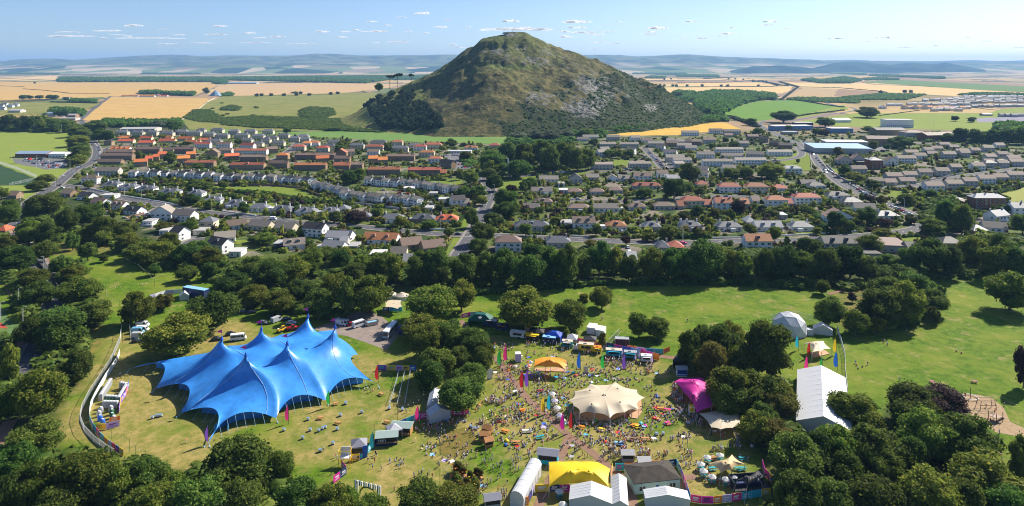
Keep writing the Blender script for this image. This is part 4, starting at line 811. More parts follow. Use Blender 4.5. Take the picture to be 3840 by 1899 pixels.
# ---------- houses
WC={'w':pm('render_white',(.84,.84,.82),.85),'c':pm('render_cream',(.66,.58,.42),.85),'b':mat('brick_brown',(.30,.20,.12),.9,kind='brick',scale=6,c2=(.22,.15,.1)),'g':pm('harling_grey',(.52,.49,.44),.9),
 's':mat('sandstone',(.38,.27,.16),.9,scale=2,c2=(.28,.2,.12)),'k':pm('dark_cladding',(.07,.06,.055),.7),'r':mat('red_sandstone',(.24,.10,.06),.9,scale=2,c2=(.18,.08,.05)),'u':pm('blue_panel',(.10,.25,.48),.5),'m':pm('metal_wall',(.42,.42,.41),.5)}
def roofm(n,c,c2,r=.7): return mat(n,c,r,c2=c2,scale=1.3,bump=.08,bscale=6,objvar=.28,detail=6,spec=.35)
RC={'g':roofm('slate_grey',(.17,.175,.19),(.11,.115,.125),.5),'d':roofm('roof_dark',(.075,.066,.06),(.04,.036,.034),.6),'r':roofm('pantile_red',(.46,.155,.07),(.32,.11,.055)),'o':roofm('pantile_orange',(.66,.19,.06),(.52,.14,.045)),
 'n':roofm('roof_brown',(.24,.165,.12),(.17,.12,.09)),'t':roofm('concrete_tile',(.30,.255,.205),(.22,.19,.155)),'p':roofm('roof_pale',(.47,.46,.44),(.38,.37,.36)),'l':pm('roof_blue_metal',(.42,.55,.66),.35,metal=.4),'w':pm('roof_white',(.75,.76,.77),.5)}
glass=mat('window_glass',(.035,.045,.055),.12,var=.3,scale=.3,spec=.6); frame=pm('window_frame',(.78,.78,.76),.6); pot=pm('chimney_pot',(.45,.25,.15)); stone=WC['g']; doorc=[pm('door_'+a,c,.5) for a,c in (('blue',(.05,.12,.3)),('red',(.4,.04,.03)),('green',(.04,.15,.08)),('white',(.7,.7,.7)))]
def winmesh(w,h):
    m=MB(); m.box(-w/2,w/2,-.05,.06,-h/2,h/2,0)
    for s in (-1,1): m.box(*sorted((s*w*.03,s*w*.44)),-.075,-.052,-h*.43,h*.43,1)
    return m.mesh('window',[frame,glass])
WIN={'s':winmesh(1.3,1.2),'m':winmesh(1.9,1.3),'l':winmesh(2.6,1.5)}
DOOR=[]
for d in doorc:
    DOOR.append(MB().box(-.55,.55,-.06,.06,0,2.1,0).box(-.44,.44,-.09,-.062,.06,2.0,1).mesh('door',[frame,d]))
WN={'w':'white','c':'cream','b':'brown brick','g':'grey harled','s':'sandstone','k':'dark clad','r':'red stone','u':'blue panelled','m':'grey metal'}
RN={'g':'grey slate','d':'dark','r':'red tiled','o':'orange tiled','n':'brown tiled','t':'pale brown tiled','p':'pale grey','l':'light blue','w':'white'}
def chimney(par,x,y,z,h=1.5,wm=stone,w=.9):
    m=MB(); m.box(-w/2,w/2,-.35,.35,-1.4,h,0).box(-w/2-.06,w/2+.06,-.41,.41,h,h+.12,0)
    for i in (-.22,.22): m.lathe([(.12,h+.12),(.1,h+.6),(.0,h+.6)],6,i,0,1)
    m.build('chimney',[wm,pot],par,loc=(x,y,z))
def dormer(par,x,y,z,w,rm,dep=2.6):
    m=MB(); m.box(-w/2,w/2,0,dep,-.3,1.35); o=m.build('dormer',frame,par,loc=(x,y,z))
    MB().prism([(-w/2-.2,1.36),(w/2+.2,1.36),(w/2*.5,1.8),(-w/2*.5,1.8)],-.2,dep,0).build('dormer_roof',rm,o)
    inst('window',WIN['m' if w>2 else 's'],o,(0,-.02,.6))
HN=[0]
def house(p,w,d,spec,rz=0.0,detail=1,t='S',px_=None,name=None,label=None,marks='town',group='houses of the town',hw=None,rise=None):
    """spec: roof form h/g/y/f/a, storeys, wall, roof, then d dormers, c chimneys"""
    form=spec[0]; st=int(spec[1]); wk,rk=spec[2],spec[3]; ex=spec[4:]
    wm=WC[wk]; rm=RC[rk]; hw=hw or (2.65*st+.25); e=empty(name or ('bungalow' if st==1 else 'terraced_house' if 'T' in ex else 'house'),(p[0],p[1],0),rz)
    ov=.35; a,b=w/2,d/2
    if form=='y': run=a
    else: run=b
    rise=rise or (run*(.5 if 'T' in ex else .68 if form in 'gy' else .64) if form!='f' else .3); rise=min(rise,4.6)
    body=MB()
    if form=='g':   # ridge along x : gables at the sides
        v=[(-a,-b,-.3),(a,-b,-.3),(a,b,-.3),(-a,b,-.3),(-a,-b,hw),(a,-b,hw),(a,b,hw),(-a,b,hw),(-a,0,hw+rise),(a,0,hw+rise)]
        body.add(v,[(0,1,5,4),(2,3,7,6),(1,2,6,9,5),(3,0,4,8,7),(0,3,2,1)])
    elif form=='y':
        v=[(-a,-b,-.3),(a,-b,-.3),(a,b,-.3),(-a,b,-.3),(-a,-b,hw),(a,-b,hw),(a,b,hw),(-a,b,hw),(0,-b,hw+rise),(0,b,hw+rise)]
        body.add(v,[(0,1,5,8,4),(2,3,7,9,6),(1,2,6,5),(3,0,4,7),(0,3,2,1)])
    elif form=='a':  # mono pitch
        v=[(-a,-b,-.3),(a,-b,-.3),(a,b,-.3),(-a,b,-.3),(-a,-b,hw),(a,-b,hw),(a,b,hw+rise*.6),(-a,b,hw+rise*.6)]
        body.add(v,[(0,1,5,4),(1,2,6,5),(2,3,7,6),(3,0,4,7),(0,3,2,1)])
    else: body.box(-a,a,-b,b,-.3,hw)
    body.build('wall',wm,e)
    r=MB(); th=.22
    def slab(q): 
        q=[Vector(x) for x in q]; n=(q[1]-q[0]).cross(q[2]-q[0]).normalized()*th
        r.add([x+n*.1 for x in q]+[x+n*1.1 for x in q],[(3,2,1,0),(4,5,6,7)]+[(i,(i+1)%4,(i+1)%4+4,i+4) for i in range(4)])
    k=rise/run if form!='f' else 0
    if form=='g':
        slab([(-a-ov,-b-ov,hw-ov*k),(a+ov,-b-ov,hw-ov*k),(a+ov,0,hw+rise),(-a-ov,0,hw+rise)]); slab([(a+ov,b+ov,hw-ov*k),(-a-ov,b+ov,hw-ov*k),(-a-ov,0,hw+rise),(a+ov,0,hw+rise)])
    elif form=='y':
        slab([(-a-ov,b+ov,hw-ov*k),(-a-ov,-b-ov,hw-ov*k),(0,-b-ov,hw+rise),(0,b+ov,hw+rise)]); slab([(a+ov,-b-ov,hw-ov*k),(a+ov,b+ov,hw-ov*k),(0,b+ov,hw+rise),(0,-b-ov,hw+rise)])
    elif form=='a': slab([(-a-ov,-b-ov,hw),(a+ov,-b-ov,hw),(a+ov,b+ov,hw+rise*.62),(-a-ov,b+ov,hw+rise*.62)])
    elif form=='h':
        A,B=a+ov,b+ov; z0=hw-.02; m_=min(A,B)
        if A>=B: r1,r2=(-(A-B*.95),0),((A-B*.95),0)
        else: r1,r2=(0,-(B-A*.95)),(0,(B-A*.95))
        v=[(-A,-B,z0),(A,-B,z0),(A,B,z0),(-A,B,z0),(*r1,z0+rise),(*r2,z0+rise),(-A,-B,z0+.16),(A,-B,z0+.16),(A,B,z0+.16),(-A,B,z0+.16)]
        if A>=B: fs=[(6,7,5,4),(7,8,5),(8,9,4,5),(9,6,4)]
        else: fs=[(6,7,4),(7,8,5,4),(8,9,5),(9,6,4,5)]
        r.add(v,[(0,3,2,1),(0,1,7,6),(1,2,8,7),(2,3,9,8),(3,0,6,9)]+fs)
    else: r.box(-a-ov,a+ov,-b-ov,b+ov,hw+.003,hw+.3); r.box(-a-ov+.3,a+ov-.3,-b-ov+.3,b+ov-.3,hw+.3,hw+.33)
    r.build('roof',rm,e)
    rr=rng
    if 'c' in ex or 'C' in ex:
        nC=ex.count('c')+2*ex.count('C'); zt=hw+(rise if form!='f' else 0)
        xs=[-a*.92,a*.92] if nC==2 else [rr.choice((-1,1))*a*.8] if nC==1 else [-a*.9,0,a*.9]
        if form=='h' : xs=[x*.75 for x in xs]
        if form=='y': 
            for y_ in ([-b*.6,b*.6] if nC>1 else [b*.3]): chimney(e,0,y_,zt,1.3,wm)
        else:
            for x in xs: chimney(e,x,0 if form!='h' else b*.15,zt-(.9 if form=='h' and abs(x)>a-b else 0),1.4 if form!='h' else 1.9,wm)
    if 'd' in ex:
        nD=ex.count('d')
        for i in range(nD):
            x=(-a+w*(i+.5)/nD)*.8 if nD>1 else 0; dormer(e,x,-b*.62,hw+rise*.32,2.2 if w/nD>4.5 else 1.3,rm,b*.75)
    # openings on the front, the back stays plain; gables on the sides
    wk_='s' if w<7 else 'm'
    if detail>=1 and name is None or (name and 'W' in ex):
        nw=max(2,int(w/3.4)); dd=rr.randrange(nw) if 'T' not in ex else nw-1
        for s in range(st):
            for i in range(nw):
                x=-a+w*(i+.5)/nw
                if s==0 and i==dd: inst('door',rr.choice(DOOR),e,(x,-b-.04,.02))
                else: inst('window',WIN[wk_],e,(x,-b-.03,1.4+2.45*s))
        if detail>=2 or form=='y':
            for sx in (-1,1):
                for s in range(st):
                    inst('window',WIN['s'],e,(sx*(a+.03),-b*.35,1.4+2.45*s),RD(90)*(1 if sx>0 else -1))
    if 'x' in ex:   # lean-to or porch
        MB().box(-1.6,1.6,-1.8,0,-.2,2.3,0).build('porch',[frame],e,loc=(rr.uniform(-a*.5,a*.5),-b-.02,0)); 
    if 'e' in ex:   # flat side extension / garage
        sg=rr.choice((-1,1)); o=MB().box(-1.9,1.9,-3,2,-.2,2.5,0).box(-2,2,-3.1,2.1,2.5,2.7,1).build('garage',[wm,RC['p']],e,loc=(sg*(a+1.93),0,0))
    BX.append((p[0],p[1],max(w,d)*.62))
    fn={'h':'hipped','g':'gabled','y':'gable-fronted','f':'flat','a':'sloping'}[form]
    tn='long ' if w>22 else ''
    reg(e,label or f"{tn}{WN[wk]} {'bungalow' if st==1 else 'house'}, {RN[rk]} {fn} roof",'S',*px_,marks,group,'house'); HN[0]+=1
    return e
def HS(t,txt,spec='h1wg',dep=8.5,rz=0,**k):
    """'x0 x1 ybase [spec] [angle]'"""
    for s in txt.split(';'):
        q=s.split()
        if not q: continue
        x0,x1,y=map(float,q[:3]); sp_=q[3] if len(q)>3 else spec; an=RD(float(q[4])) if len(q)>4 else RD(rz); dp=float(q[5]) if len(q)>5 else dep
        X0,Y=sp(t,x0,y); X1,_=sp(t,x1,y); c=gx((X0+X1)/2,Y); w=(X1-X0)*mpp(Y)*(.86 if Y<560 and t!='A' else .95)
        # the visible width includes part of the flank when turned
        va=abs(an); w=max(4.5,(w-dp*math.sin(va)*.9)/max(.5,math.cos(va)))
        c=Vector((c.x,c.y+dp/2*math.cos(an)+w/2*math.sin(va)*.7,0))
        house(c,w,dp,sp_,an,detail=2 if Y>640 else 1,px_=((X0+X1)/2,Y),**k)
def ROW(t,x0,y0,x1,y1,n,spec,dep=8.5,gap=0.0,stag=0.0,turn=0.0,**k):
    a=W(t,x0,y0); b=W(t,x1,y1); d=b-a; L=d.length; an=math.atan2(d.y,d.x); u=d/L; v=Vector((-u.y,u.x,0)); w=L/n
    for i in range(n):
        c=a+u*w*(i+.5)+v*(dep/2+(stag if i%2 else 0)); s=spec if isinstance(spec,str) else spec[i%len(spec)]
        X=1920+c.x*F/c.y; Y=YH+H*F/(c.y-dep/2); house(c,w*(1-gap),dep,s,an+RD(turn),detail=2 if Y>640 else 1,px_=(X,Y),**k)
# far rows of grey-roofed villas at the foot of the pasture
HS('A','865 945 1008;965 1060 1012;1085 1165 1010;1180 1285 1015;1300 1390 1005;1380 1490 1012;1455 1520 992;1500 1590 1022;1560 1655 990;1590 1695 1032;1525 1640 1078;1690 1775 1002;1735 1845 1032;1780 1870 1070;1810 1900 1000;1865 1960 1038;1945 2030 1000;1960 2060 1052;2060 2145 1032;2140 2225 1056;2200 2290 1040;1860 1950 1098;2010 2110 1090;1930 2005 1070;2225 2300 1062;2430 2530 1085;2375 2490 1120','h2cgC',9)
HS('A','865 970 1040;870 990 1064;1030 1125 1042;1020 1140 1076;1175 1300 1062;1200 1275 1038;1315 1430 1045;1365 1485 1072;1470 1560 1056','g1cocc',8)
HS('A','2235 2310 1096 h2wo;2270 2370 1092 h2wr;2050 2140 1190 h2so;2165 2265 1122 h2cr;2345 2440 1132 h2co;2330 2440 1215 g2so 20;2480 2576 1170 y2br;2300 2340 1090 h2wr')
HS('A','812 960 1142 g2woddd;1000 1190 1142 g2bncc;1190 1292 1130 g1cn;1290 1440 1142 g2bncc;1440 1560 1102 g2wrcc;1600 1712 1102 g2wn;1530 1620 1170 y2sn;1625 1720 1150 g2gn;1775 1892 1112 g2wr -12;1730 1985 1152 g2wrTccc;1960 2055 1142 g2bn 25;775 985 1162 g2bncc;740 985 1192 g2bncc;720 900 1222 g1bn;770 830 1082 h2sd',dep=8)
HS('A','975 1080 1242 g2so 24;1060 1125 1216 g2so 24;1120 1175 1202 g2so 24;1155 1228 1182 g2so 24;1296 1398 1215 g2so 24;1365 1445 1182 g2so 24;1650 1765 1197 g2bo 24;1365 1592 1246 g2brTccc;1700 1965 1264 g2srTccd;1775 1980 1202 g2bnTcc;1988 2138 1252 g2bncc;2178 2425 1266 g2brTccc;2180 2492 1187 g2bnTccc;2480 2600 1215 g2bncc;2475 2600 1268 g2brc',dep=8)
HS('B','70 188 1112 h2cgC;190 332 1122 h2crC;225 362 1085 h2cg;388 480 1085 h2crC;385 518 1132 h2cgC;512 602 1112 h2cgC;630 772 1106 h2crC;552 652 1122 h2wrC;592 712 1168 h2crC;662 768 1216 h2wrC;740 872 1252 g2bd -35;348 566 1197 g2bnTcc;22 115 1162 g2cn 18;208 300 1162 g2wn;208 292 1216 g2so 15;278 362 1226 g2so 15;0 180 1262 g2bnTcc;928 1036 1115 h1wrdc;808 990 1140 f1wp;1118 1200 1112 h2cr')
HS('E','208 462 112 g2brTccc;508 762 116 g2brTccc;755 800 118 g1br')
# middle right estate
HS('B','1875 2045 1262 a2gtTW;2155 2330 1256 a2gtTW;1765 1868 1050 g1wt;1932 2070 1102 g2gtT;2080 2242 1102 g2gtT;2292 2430 1096 g2gt;1915 2000 1166 g2wt 20;2438 2502 1072 g2wt;1805 1942 1032 g1wt;1985 2096 1046 g2gt;2160 2252 1052 g2wt 15;2250 2342 1072 g2wn;2430 2530 1092 g2bn;1936 2020 1128 g1gt 15;2140 2220 1150 g2wt -30;2360 2440 1126 g2wt -30;2420 2530 1166 g2wt -30;2432 2576 1206 g2gt;2500 2576 1256 a2gt')
HS('C','-20 115 1082 g2bt;50 190 1082 g2bn;190 292 1068 g2gn;235 345 996 g2wd;338 482 1002 g2gd;28 172 1012 g2wt;520 612 1042 g2bn;0 112 1112 g2gt;150 282 1182 g2wt;285 497 1142 g2wtT;520 660 1182 g2gt -20;672 862 1162 g2wtTx;330 500 1176 g1wt;185 420 1237 g2wtTx;428 668 1226 g2wtTx;-30 112 1226 g2wtTx;610 700 1062 g2bd -30;690 780 1092 g2bd -30;760 862 1112 g2bd -10;350 420 1020 g1gn;120 190 1080 g1gn;430 540 1095 g2gt;60 150 1116 g1wt;340 440 1290 g2wt;150 250 1300 g2wt -25')
HS('C','2196 2290 1262 h2wd;2290 2380 1250 h2gd;2380 2470 1240 h2gd;1190 1302 1228 y2gn;1300 1402 1216 y2gncc;1560 1645 1232 y2wn;1640 1782 1212 g2wn;1770 1860 1192 g2wn;1700 1800 1150 g1gn;1840 1910 1130 g1wn;1980 2080 1180 g2gn;2080 2180 1160 g2gn;2190 2260 1150 g2gn;2110 2180 1170 g2gn;2280 2360 1130 g2gn;2370 2440 1110 g2wn;1950 2040 1090 g1gn;2030 2100 1110 g1gn;1900 1980 1120 g1gn;2460 2560 1210 g2gn;1860 1940 1160 g1gn;1340 1430 1225 f1kd;2300 2380 1200 g2gn;2390 2470 1180 g2gn')
HS('F','790 932 105 h2wpd;1560 1680 162 g2gn;1688 1792 152 g2gn;1800 1902 132 g2gn;1928 2032 122 g2gn;2038 2122 92 g2gn;2200 2292 82 g2wn;2292 2372 52 g2gn;1300 1415 106 g2gn;1432 1540 202 g2gn;1853 1990 238 g2wn;2008 2132 222 g2gn;2135 2240 202 g2gn;2250 2372 182 g2wn;2365 2467 172 g2gn;2465 2590 152 g2gn;2390 2470 60 g2gn;2480 2580 50 g2gn;1550 1640 190 g1gn;1660 1780 180 g1gn;130 250 145 g2wt -20')
# staggered white terrace
ROW('D',945,133,1190,133,3,['g2wtcT','g2wtcT','g2wdcT'],7,.1,1.2,-20); ROW('D',1190,138,1580,145,6,['g2wdcT','g2wtcT'],7,.1,1.2,-20); ROW('D',1580,160,2050,168,6,['g2wtcT','g2wdcT','g2gtcT'],7,.1,1.2,-20); ROW('D',2050,172,2300,192,4,['g2wtcT','g2wdcT'],7,.1,1.2,-20)
ROW('D',2300,215,2576,285,5,['g2wtcT','g2wtcTx'],7,.08,1.2,-14); ROW('E',0,295,330,330,5,['g2wtcT','g2gtcT'],7,.08,1.2,-14); ROW('E',330,320,590,348,4,['g2wtcTx','g2wtcT'],7,.08,1.2,-14)
ROW('E',185,185,440,205,4,['g2wtcT','g2wdcT'],7,.06,1.2,-10); ROW('E',440,200,880,262,8,['g2wtcT','g2gtcT'],7,.06,1.2,-10)
HS('E','815 945 352 g2wdce 20;740 815 320 f1wp;480 560 235 f1wp;640 700 385 f1wp;670 730 275 f1wp;560 615 345 g1wp;905 975 350 g1wt 15')
# bungalows along the avenue
HS('D','600 722 182 h2wnCx;700 878 122 g2gt;755 875 207 h1wgCd;875 1005 228 h1wgCd;1005 1142 242 h1wgCd;1165 1322 266 h1wgCd;1385 1502 277 h1wgcd;1510 1642 328 h1wgCd;1665 1802 357 h1wgCdx;1838 1982 387 h1wgCe;2003 2162 402 h1wgCdx;2183 2342 417 h1wgCde;2378 2512 417 h1ggCd',dep=9.5)
HS('E','-20 72 402 h1wg;88 236 452 h1sgCdd;300 482 472 h1wgce;540 712 472 h1sgCde;716 888 477 h1wocdd;2268 2402 532 h1ggCd;2540 2620 532 h1wgC',dep=10)
HS('D','430 545 277 g1bn -15;545 690 302 g1wd -20;640 795 347 g1wn -25;795 932 372 g1wndd -15;883 1052 412 g1wdd -20;1110 1275 452 y2wtce;1255 1442 472 g2wt -14;1475 1588 522 h2cg;1650 1815 522 g1wn 22;1820 2022 527 g1ct -16;2018 2202 542 g1ct -16;2230 2424 577 g2wdxc -16;2405 2590 612 g1wpx -8;1240 1376 607 g2wd -25;1555 1732 617 g1wtx 20;1505 1703 702 g2wdd -25;1700 1792 722 f1wp;2070 2255 672 g1wtdd 20;2370 2570 692 g1wpe -15;-40 42 560 h1bo;50 122 290 g1bn;2030 2100 660 f1kp;1180 1250 560 f1wp;1055 1130 490 f1wp;740 850 290 f1wp;1430 1520 560 f1gp',dep=9)
HS('E','-20 102 610 g1wg -10;165 450 632 g1wrdd -10;420 622 672 g1sn 25;580 792 692 g1sn 25;1158 1362 682 h2wn;1540 1730 652 h1ggC;1300 1572 527 h1ggdC;1738 1912 530 g2wncdd;1990 2146 527 h1wrde;228 340 742 f1wp;380 500 742 g1ct;1650 1738 500 f1wp;2370 2470 690 h1ggC;0 60 660 g1gp;70 140 680 f1gp;480 530 800 g1gp;2150 2220 780 g1wp;2460 2576 690 h1br',dep=10)
HS('E','1702 1872 387 h1gnxc;1893 2086 387 g1wte;2155 2287 377 h1gnd;2343 2502 372 h1gn;1372 1502 387 g1gt -10;1448 1592 342 h1gncd;1430 1592 257 g1wtxd;1703 1812 262 h1gn;1868 1978 262 h1gn;1998 2117 252 h1gn;2180 2402 217 h1grdd;1488 1637 167 g1wt;1713 1812 182 y2gd;1838 1937 152 g1gt;1998 2082 162 y1wtx;2080 2168 162 g1gtd;2198 2332 162 g2wnxd;2368 2452 142 g2wn;1640 1705 250 f1wp;1630 1680 200 f1wp;2440 2540 160 g1wp;2540 2600 360 h1gr')
HS('F','145 240 207 h1wrC;308 483 247 h2wrCxx;513 685 247 h2crCx;713 828 237 h1wrc;922 1042 202 g1kd;978 1108 217 h1wdcx;38 208 357 h2crC;283 418 372 g2wrCd;668 828 352 h2wrCx;873 1078 332 h2wrCe;1118 1288 292 h1wddcx;1238 1388 342 h1cgC;1333 1502 392 g1wt -15;1108 1312 482 y2wnx;1488 1658 447 h1wgdc;13 192 527 h1wgCdx;303 488 532 h1wgCdx;512 587 492 h1wp;583 792 532 g1wpddx;848 1022 532 h1wgCx;510 712 672 g2wrdx;1088 1352 655 g1gddd;2208 2452 362 h3rpCccW;2330 2505 477 g2wgCx 20;2308 2492 542 g1wt -20;2200 2320 560 h1gg;1970 2130 690 h2sd;2500 2600 412 g2wgC;1720 1800 700 g1gd;480 540 380 g2grd;560 620 330 g1wn;820 862 350 g1wr;200 260 360 g1gr;5 50 370 g1gr;750 820 440 f1gp;2040 2130 320 f1wp;2130 2200 340 f1bn',dep=9.5)
# new estate far right
est=[]
for t,x,y,w,s in [('C',1530,810,60,'y2wp'),('C',1590,790,62,'g2wp'),('C',1650,790,60,'g2wp')]: est.append((t,x,y,w,s))
for y,x0,x1,n,ss in ((828,1900,2120,5,['g2ct','g2wp']),(812,1680,1900,6,['y2cn','g2wo']),(815,1940,2180,6,['g2wo','g2cp']),(800,2190,2576,9,['g2gp','g2gt']),(785,1700,2180,10,['g2cp','g2wp']),(768,1960,2576,14,['g2cp','g2gn']),(752,1830,2576,17,['g2wp','g2ct']),(738,2050,2576,12,['g2wp','g2cn']),(726,2120,2576,10,['g2wp','g2gp']),(870,2400,2576,4,['g2gt'])):
    for i in range(n): est.append(('C',x0+(x1-x0)*(i+.5)/n+rng.uniform(-6,6),y+rng.uniform(-3,3),rng.uniform(40,58),ss[i%len(ss)]))
for t,x,y,w,s in est:
    HS(t,f'{x-w/2} {x+w/2} {y} {s}',group='new houses on the estate at the edge of the fields')
HS('A','-20 22 800 g2wg;5 50 788 g2wg;50 92 800 y2wg;92 132 792 y2wg;-20 35 820 g2wg;460 515 742 g2wg;898 968 718 g1wo;960 1030 718 g1wo;1030 1150 720 g1wo;1148 1190 716 y1wo;1190 1245 718 g1wo;1010 1060 700 g1gp',marks='far',group='cottages among the fields')
# public buildings
def BLD(t,x0,x1,y,dep,spec,name,label,rz=0,hw=4,rise=2,cat='building'):
    X0,Y=sp(t,x0,y); X1,_=sp(t,x1,y); w=(X1-X0)*mpp(Y); c=gx((X0+X1)/2,Y)
    e=house(Vector((c.x,c.y+dep/2,0)),w,dep,spec,RD(rz),name=name,px_=((X0+X1)/2,Y),hw=hw,rise=rise,group=None); REG.pop(); tag(e,label,cat)
    if 'group' in e: del e['group']
    return e
BLD('C',1045,1445,1145,42,'a1mlW','sports_hall','large grey sports hall with light blue sloping metal roof by the road',-6,7,3)
BLD('C',1120,1420,1100,22,'a1mpW','sports_hall_wing','low grey flat wing in front of the light blue roofed hall',-6,8,1)
BLD('C',1430,1670,1082,20,'g2snW','school_block','sandstone school block with dark pitched roof behind the sports hall',-8,9,3.5)
BLD('C',1562,1756,950,24,'f2wpW','school_block','tall pale flat-roofed school block with square windows',-4,14,.4)
BLD('C',1490,1700,1005,26,'g1sdW','school_block','long dark-roofed school range below the pale flat block',-4,8,3)
BLD('C',1830,2080,1050,20,'g2rnW','school_block','red and grey school wing with brown roof at the right end',12,9,3.5)
BLD('C',1700,1850,1020,22,'h1gnW','school_block','low brown hipped school wing between the two tall blocks',0,7,3)
BLD('C',708,1012,972,22,'f2upW','primary_school','long blue and white panelled school with flat roof',8,8,.4)
BLD('C',1145,1307,992,22,'f2upW','nursery_block','small blue flat-roofed block behind the sports hall',0,8,.4)
BLD('C',880,1010,950,16,'f2kpW','school_annex','dark flat annex behind the long blue school',4,9,.4)
BLD('C',1162,1292,912,22,'g1wwW','pavilion','white pavilion with pale pitched roof on the green fields',8,5,3)
BLD('C',790,900,1000,14,'f1gpW','school_annex','low grey flat-roofed annex in front of the blue school',0,4,.4)
BLD('C',1440,1530,1258,14,'h3rpccW','stone_mansion','three-storey dark stone mansion with pale hipped roof',0,9.5,3)
BLD('C',2275,2345,862,14,'g1gdW','clubhouse','small grey clubhouse on the green fields near the new estate',0,3.5,2)
BLD('A',112,345,1172,16,'g1rlW','sports_pavilion','long red brick pavilion with blue roof beside the playing field',0,4.5,2.5)
BLD('A',360,483,1172,14,'g1wwW','changing_room','white changing block with pale roof beside the blue-roofed pavilion',0,4.5,1.6)
BLD('A',885,1135,982,30,'g1gpW','supermarket','long grey low-pitched supermarket roof behind the tree-lined road',6,5,2)
BLD('A',1690,1905,625,40,'g1mlW','farm_shed','pale blue farm sheds beside the wood among stubble',0,7,4)
BLD('A',60,150,838,20,'g1gpW','depot_shed','low green-grey depot shed left of the far cottages',0,5,3)
BLD('A',345,395,858,14,'g1clW','depot_shed','small cream shed in the roadside depot',0,5,2)
BLD('A',430,560,895,16,'f1gpW','depot_building','low flat grey depot building beside the parked vans',0,4,.4)
BLD('A',500,560,875,14,'g1bpW','depot_shed','brown depot shed right of the low flat building',0,5,3)
BLD('F',1540,1742,690,20,'f1gnW','church_hall','low flat brown-roofed hall with white skylight kerbs',-8,4,.4)
BLD('F',1395,1520,745,12,'f1gdW','church_annex','low dark flat roof in the trees left of the hall',0,3.5,.4)
# garden shrubs fill what is left
# shrubs and hedges in the gardens
for _ in range(15000):
    Y=rng.uniform(495,950); Y=495+(Y-495)*rng.random()**.35 if rng.random()<.5 else Y; X=rng.uniform(200,3900)
    if not inpoly(X,Y,townP): continue
    p=gx(X,Y)
    if any((p.x-a)**2+(p.y-b)**2<(c*.8)**2 for a,b,c in BX): continue
    if any(inpoly(p.x,p.y,K) for K in KEEP): continue
    if noise.noise(Vector((p.x*.03,p.y*.03,0)))<-.3: continue
    sh.append((p.x,p.y,-.3,rng.uniform(.9,2.6)*(1 if rng.random()<.75 else 1.6),rng.uniform(1.2,3.6)*(1 if rng.random()<.7 else 1.7)))
ROADQ=[]
RP=np.array([(q.x,q.y,w) for Q,w in ROADS for i in range(len(Q)-1) for q in [Q[i].lerp(Q[i+1],t/6) for t in range(6)]])
sh=[s for s in sh if (((RP[:,0]-s[0])**2+(RP[:,1]-s[1])**2)>(RP[:,2]/2+2+s[3])**2).all()]
k=len(sh)//3
scatter('garden_shrubbery',sh[:k],'d',26,.42,'dark shrubs crowded between the town gardens')
scatter('garden_shrubbery',sh[k:2*k],'b',26,.42,'mid green bushes between the town gardens')
scatter('garden_shrubbery',sh[2*k:int(2.7*k)],'l',26,.42,'yellow green bushes between the town gardens')
scatter('garden_shrubbery',sh[int(2.7*k):],'u',26,.42,'purple leaved shrubs between the town gardens')
landmarks('town','''A 1700 1000 far grey villas
A 1080 1050 bright orange low rows
B 860 1200 shop car park
B 1450 1150 central wood
A 700 1100 main road
D 1300 130 staggered terrace
D 2400 250 curving end of the terrace
E 650 220 upper white terrace
E 250 300 lower white terrace
D 2000 240 long walled lawn
E 1120 200 tree-lined street
E 975 560 avenue crossroads
D 1080 210 left avenue bungalows
D 1900 360 right avenue bungalows
E 1258 130 white phone mast
D 1520 480 boxy cream house
D 950 380 dark-roofed chalet
D 1600 650 brown chalet
E 1750 500 brown-roofed white villa
E 1420 480 double bungalow
E 2060 490 red-roofed bay bungalow
F 400 210 red hipped villas
F 1430 620 weeping willow
F 1130 80 curved high road
F 2330 310 red stone mansion
F 2450 230 bowling green
F 1650 100 split-level houses
C 1250 1100 light blue sports hall
C 1500 1180 dark stone mansion
C 1600 950 tall pale school block
C 850 930 long blue school
C 200 940 yellow corn field
C 2100 780 new estate
C 600 800 green crop field
F 2080 450 tall pines
F 1070 470 tall straight hedge
F 950 280 red semi
F 400 480 white dormer bungalow
D 500 120 road junction
E 1960 660 dark tree belt
E 500 100 long red-roofed rows
B 2350 1180 estate parking street
A 1850 1140 red-white long row
A 850 1180 brown stepped blocks''')
landmarks('far','''A 1070 710 orange-roofed farm cottages
A 600 860 roadside depot
A 1800 620 blue farm sheds
A 70 790 far white cottages
A 250 1050 cricket field
A 690 1050 tree-lined main road
A 1000 950 supermarket
A 1700 980 far grey villas
B 450 620 hilltop pines
B 540 880 plantation wood
B 1300 700 rocky hill''')
# ---------- tents
def cloth(n,c,rough=.55,spec=.4,var=.1,bump=.06,trans=.18): return mat(n,c,rough,var=var,scale=.35,bump=bump,bscale=.9,spec=spec,trans=trans)
CB=cloth('canvas_blue',(.05,.31,.84),.36,.7,.3,.07,.1); CC=cloth('canvas_cream',(.64,.54,.38),bump=.02); CO=cloth('canvas_orange',(.90,.33,.02)); CY=cloth('canvas_yellow',(.95,.62,.008)); CM=cloth('canvas_magenta',(.62,.02,.30)); CK=cloth('canvas_black',(.035,.033,.035)); CS=cloth('canvas_sand',(.60,.45,.24))
PVC=cloth('pvc_white',(.60,.61,.62),.5,.4,.05,.03,.12); PVG=cloth('pvc_grey',(.26,.29,.33),.5,.4,.1,.02,.1); GRN=cloth('tarp_green',(.01,.12,.085)); TBL=cloth('tarp_blue',(.01,.07,.45),.3,.6); GRY=cloth('tarp_grey',(.28,.28,.33))
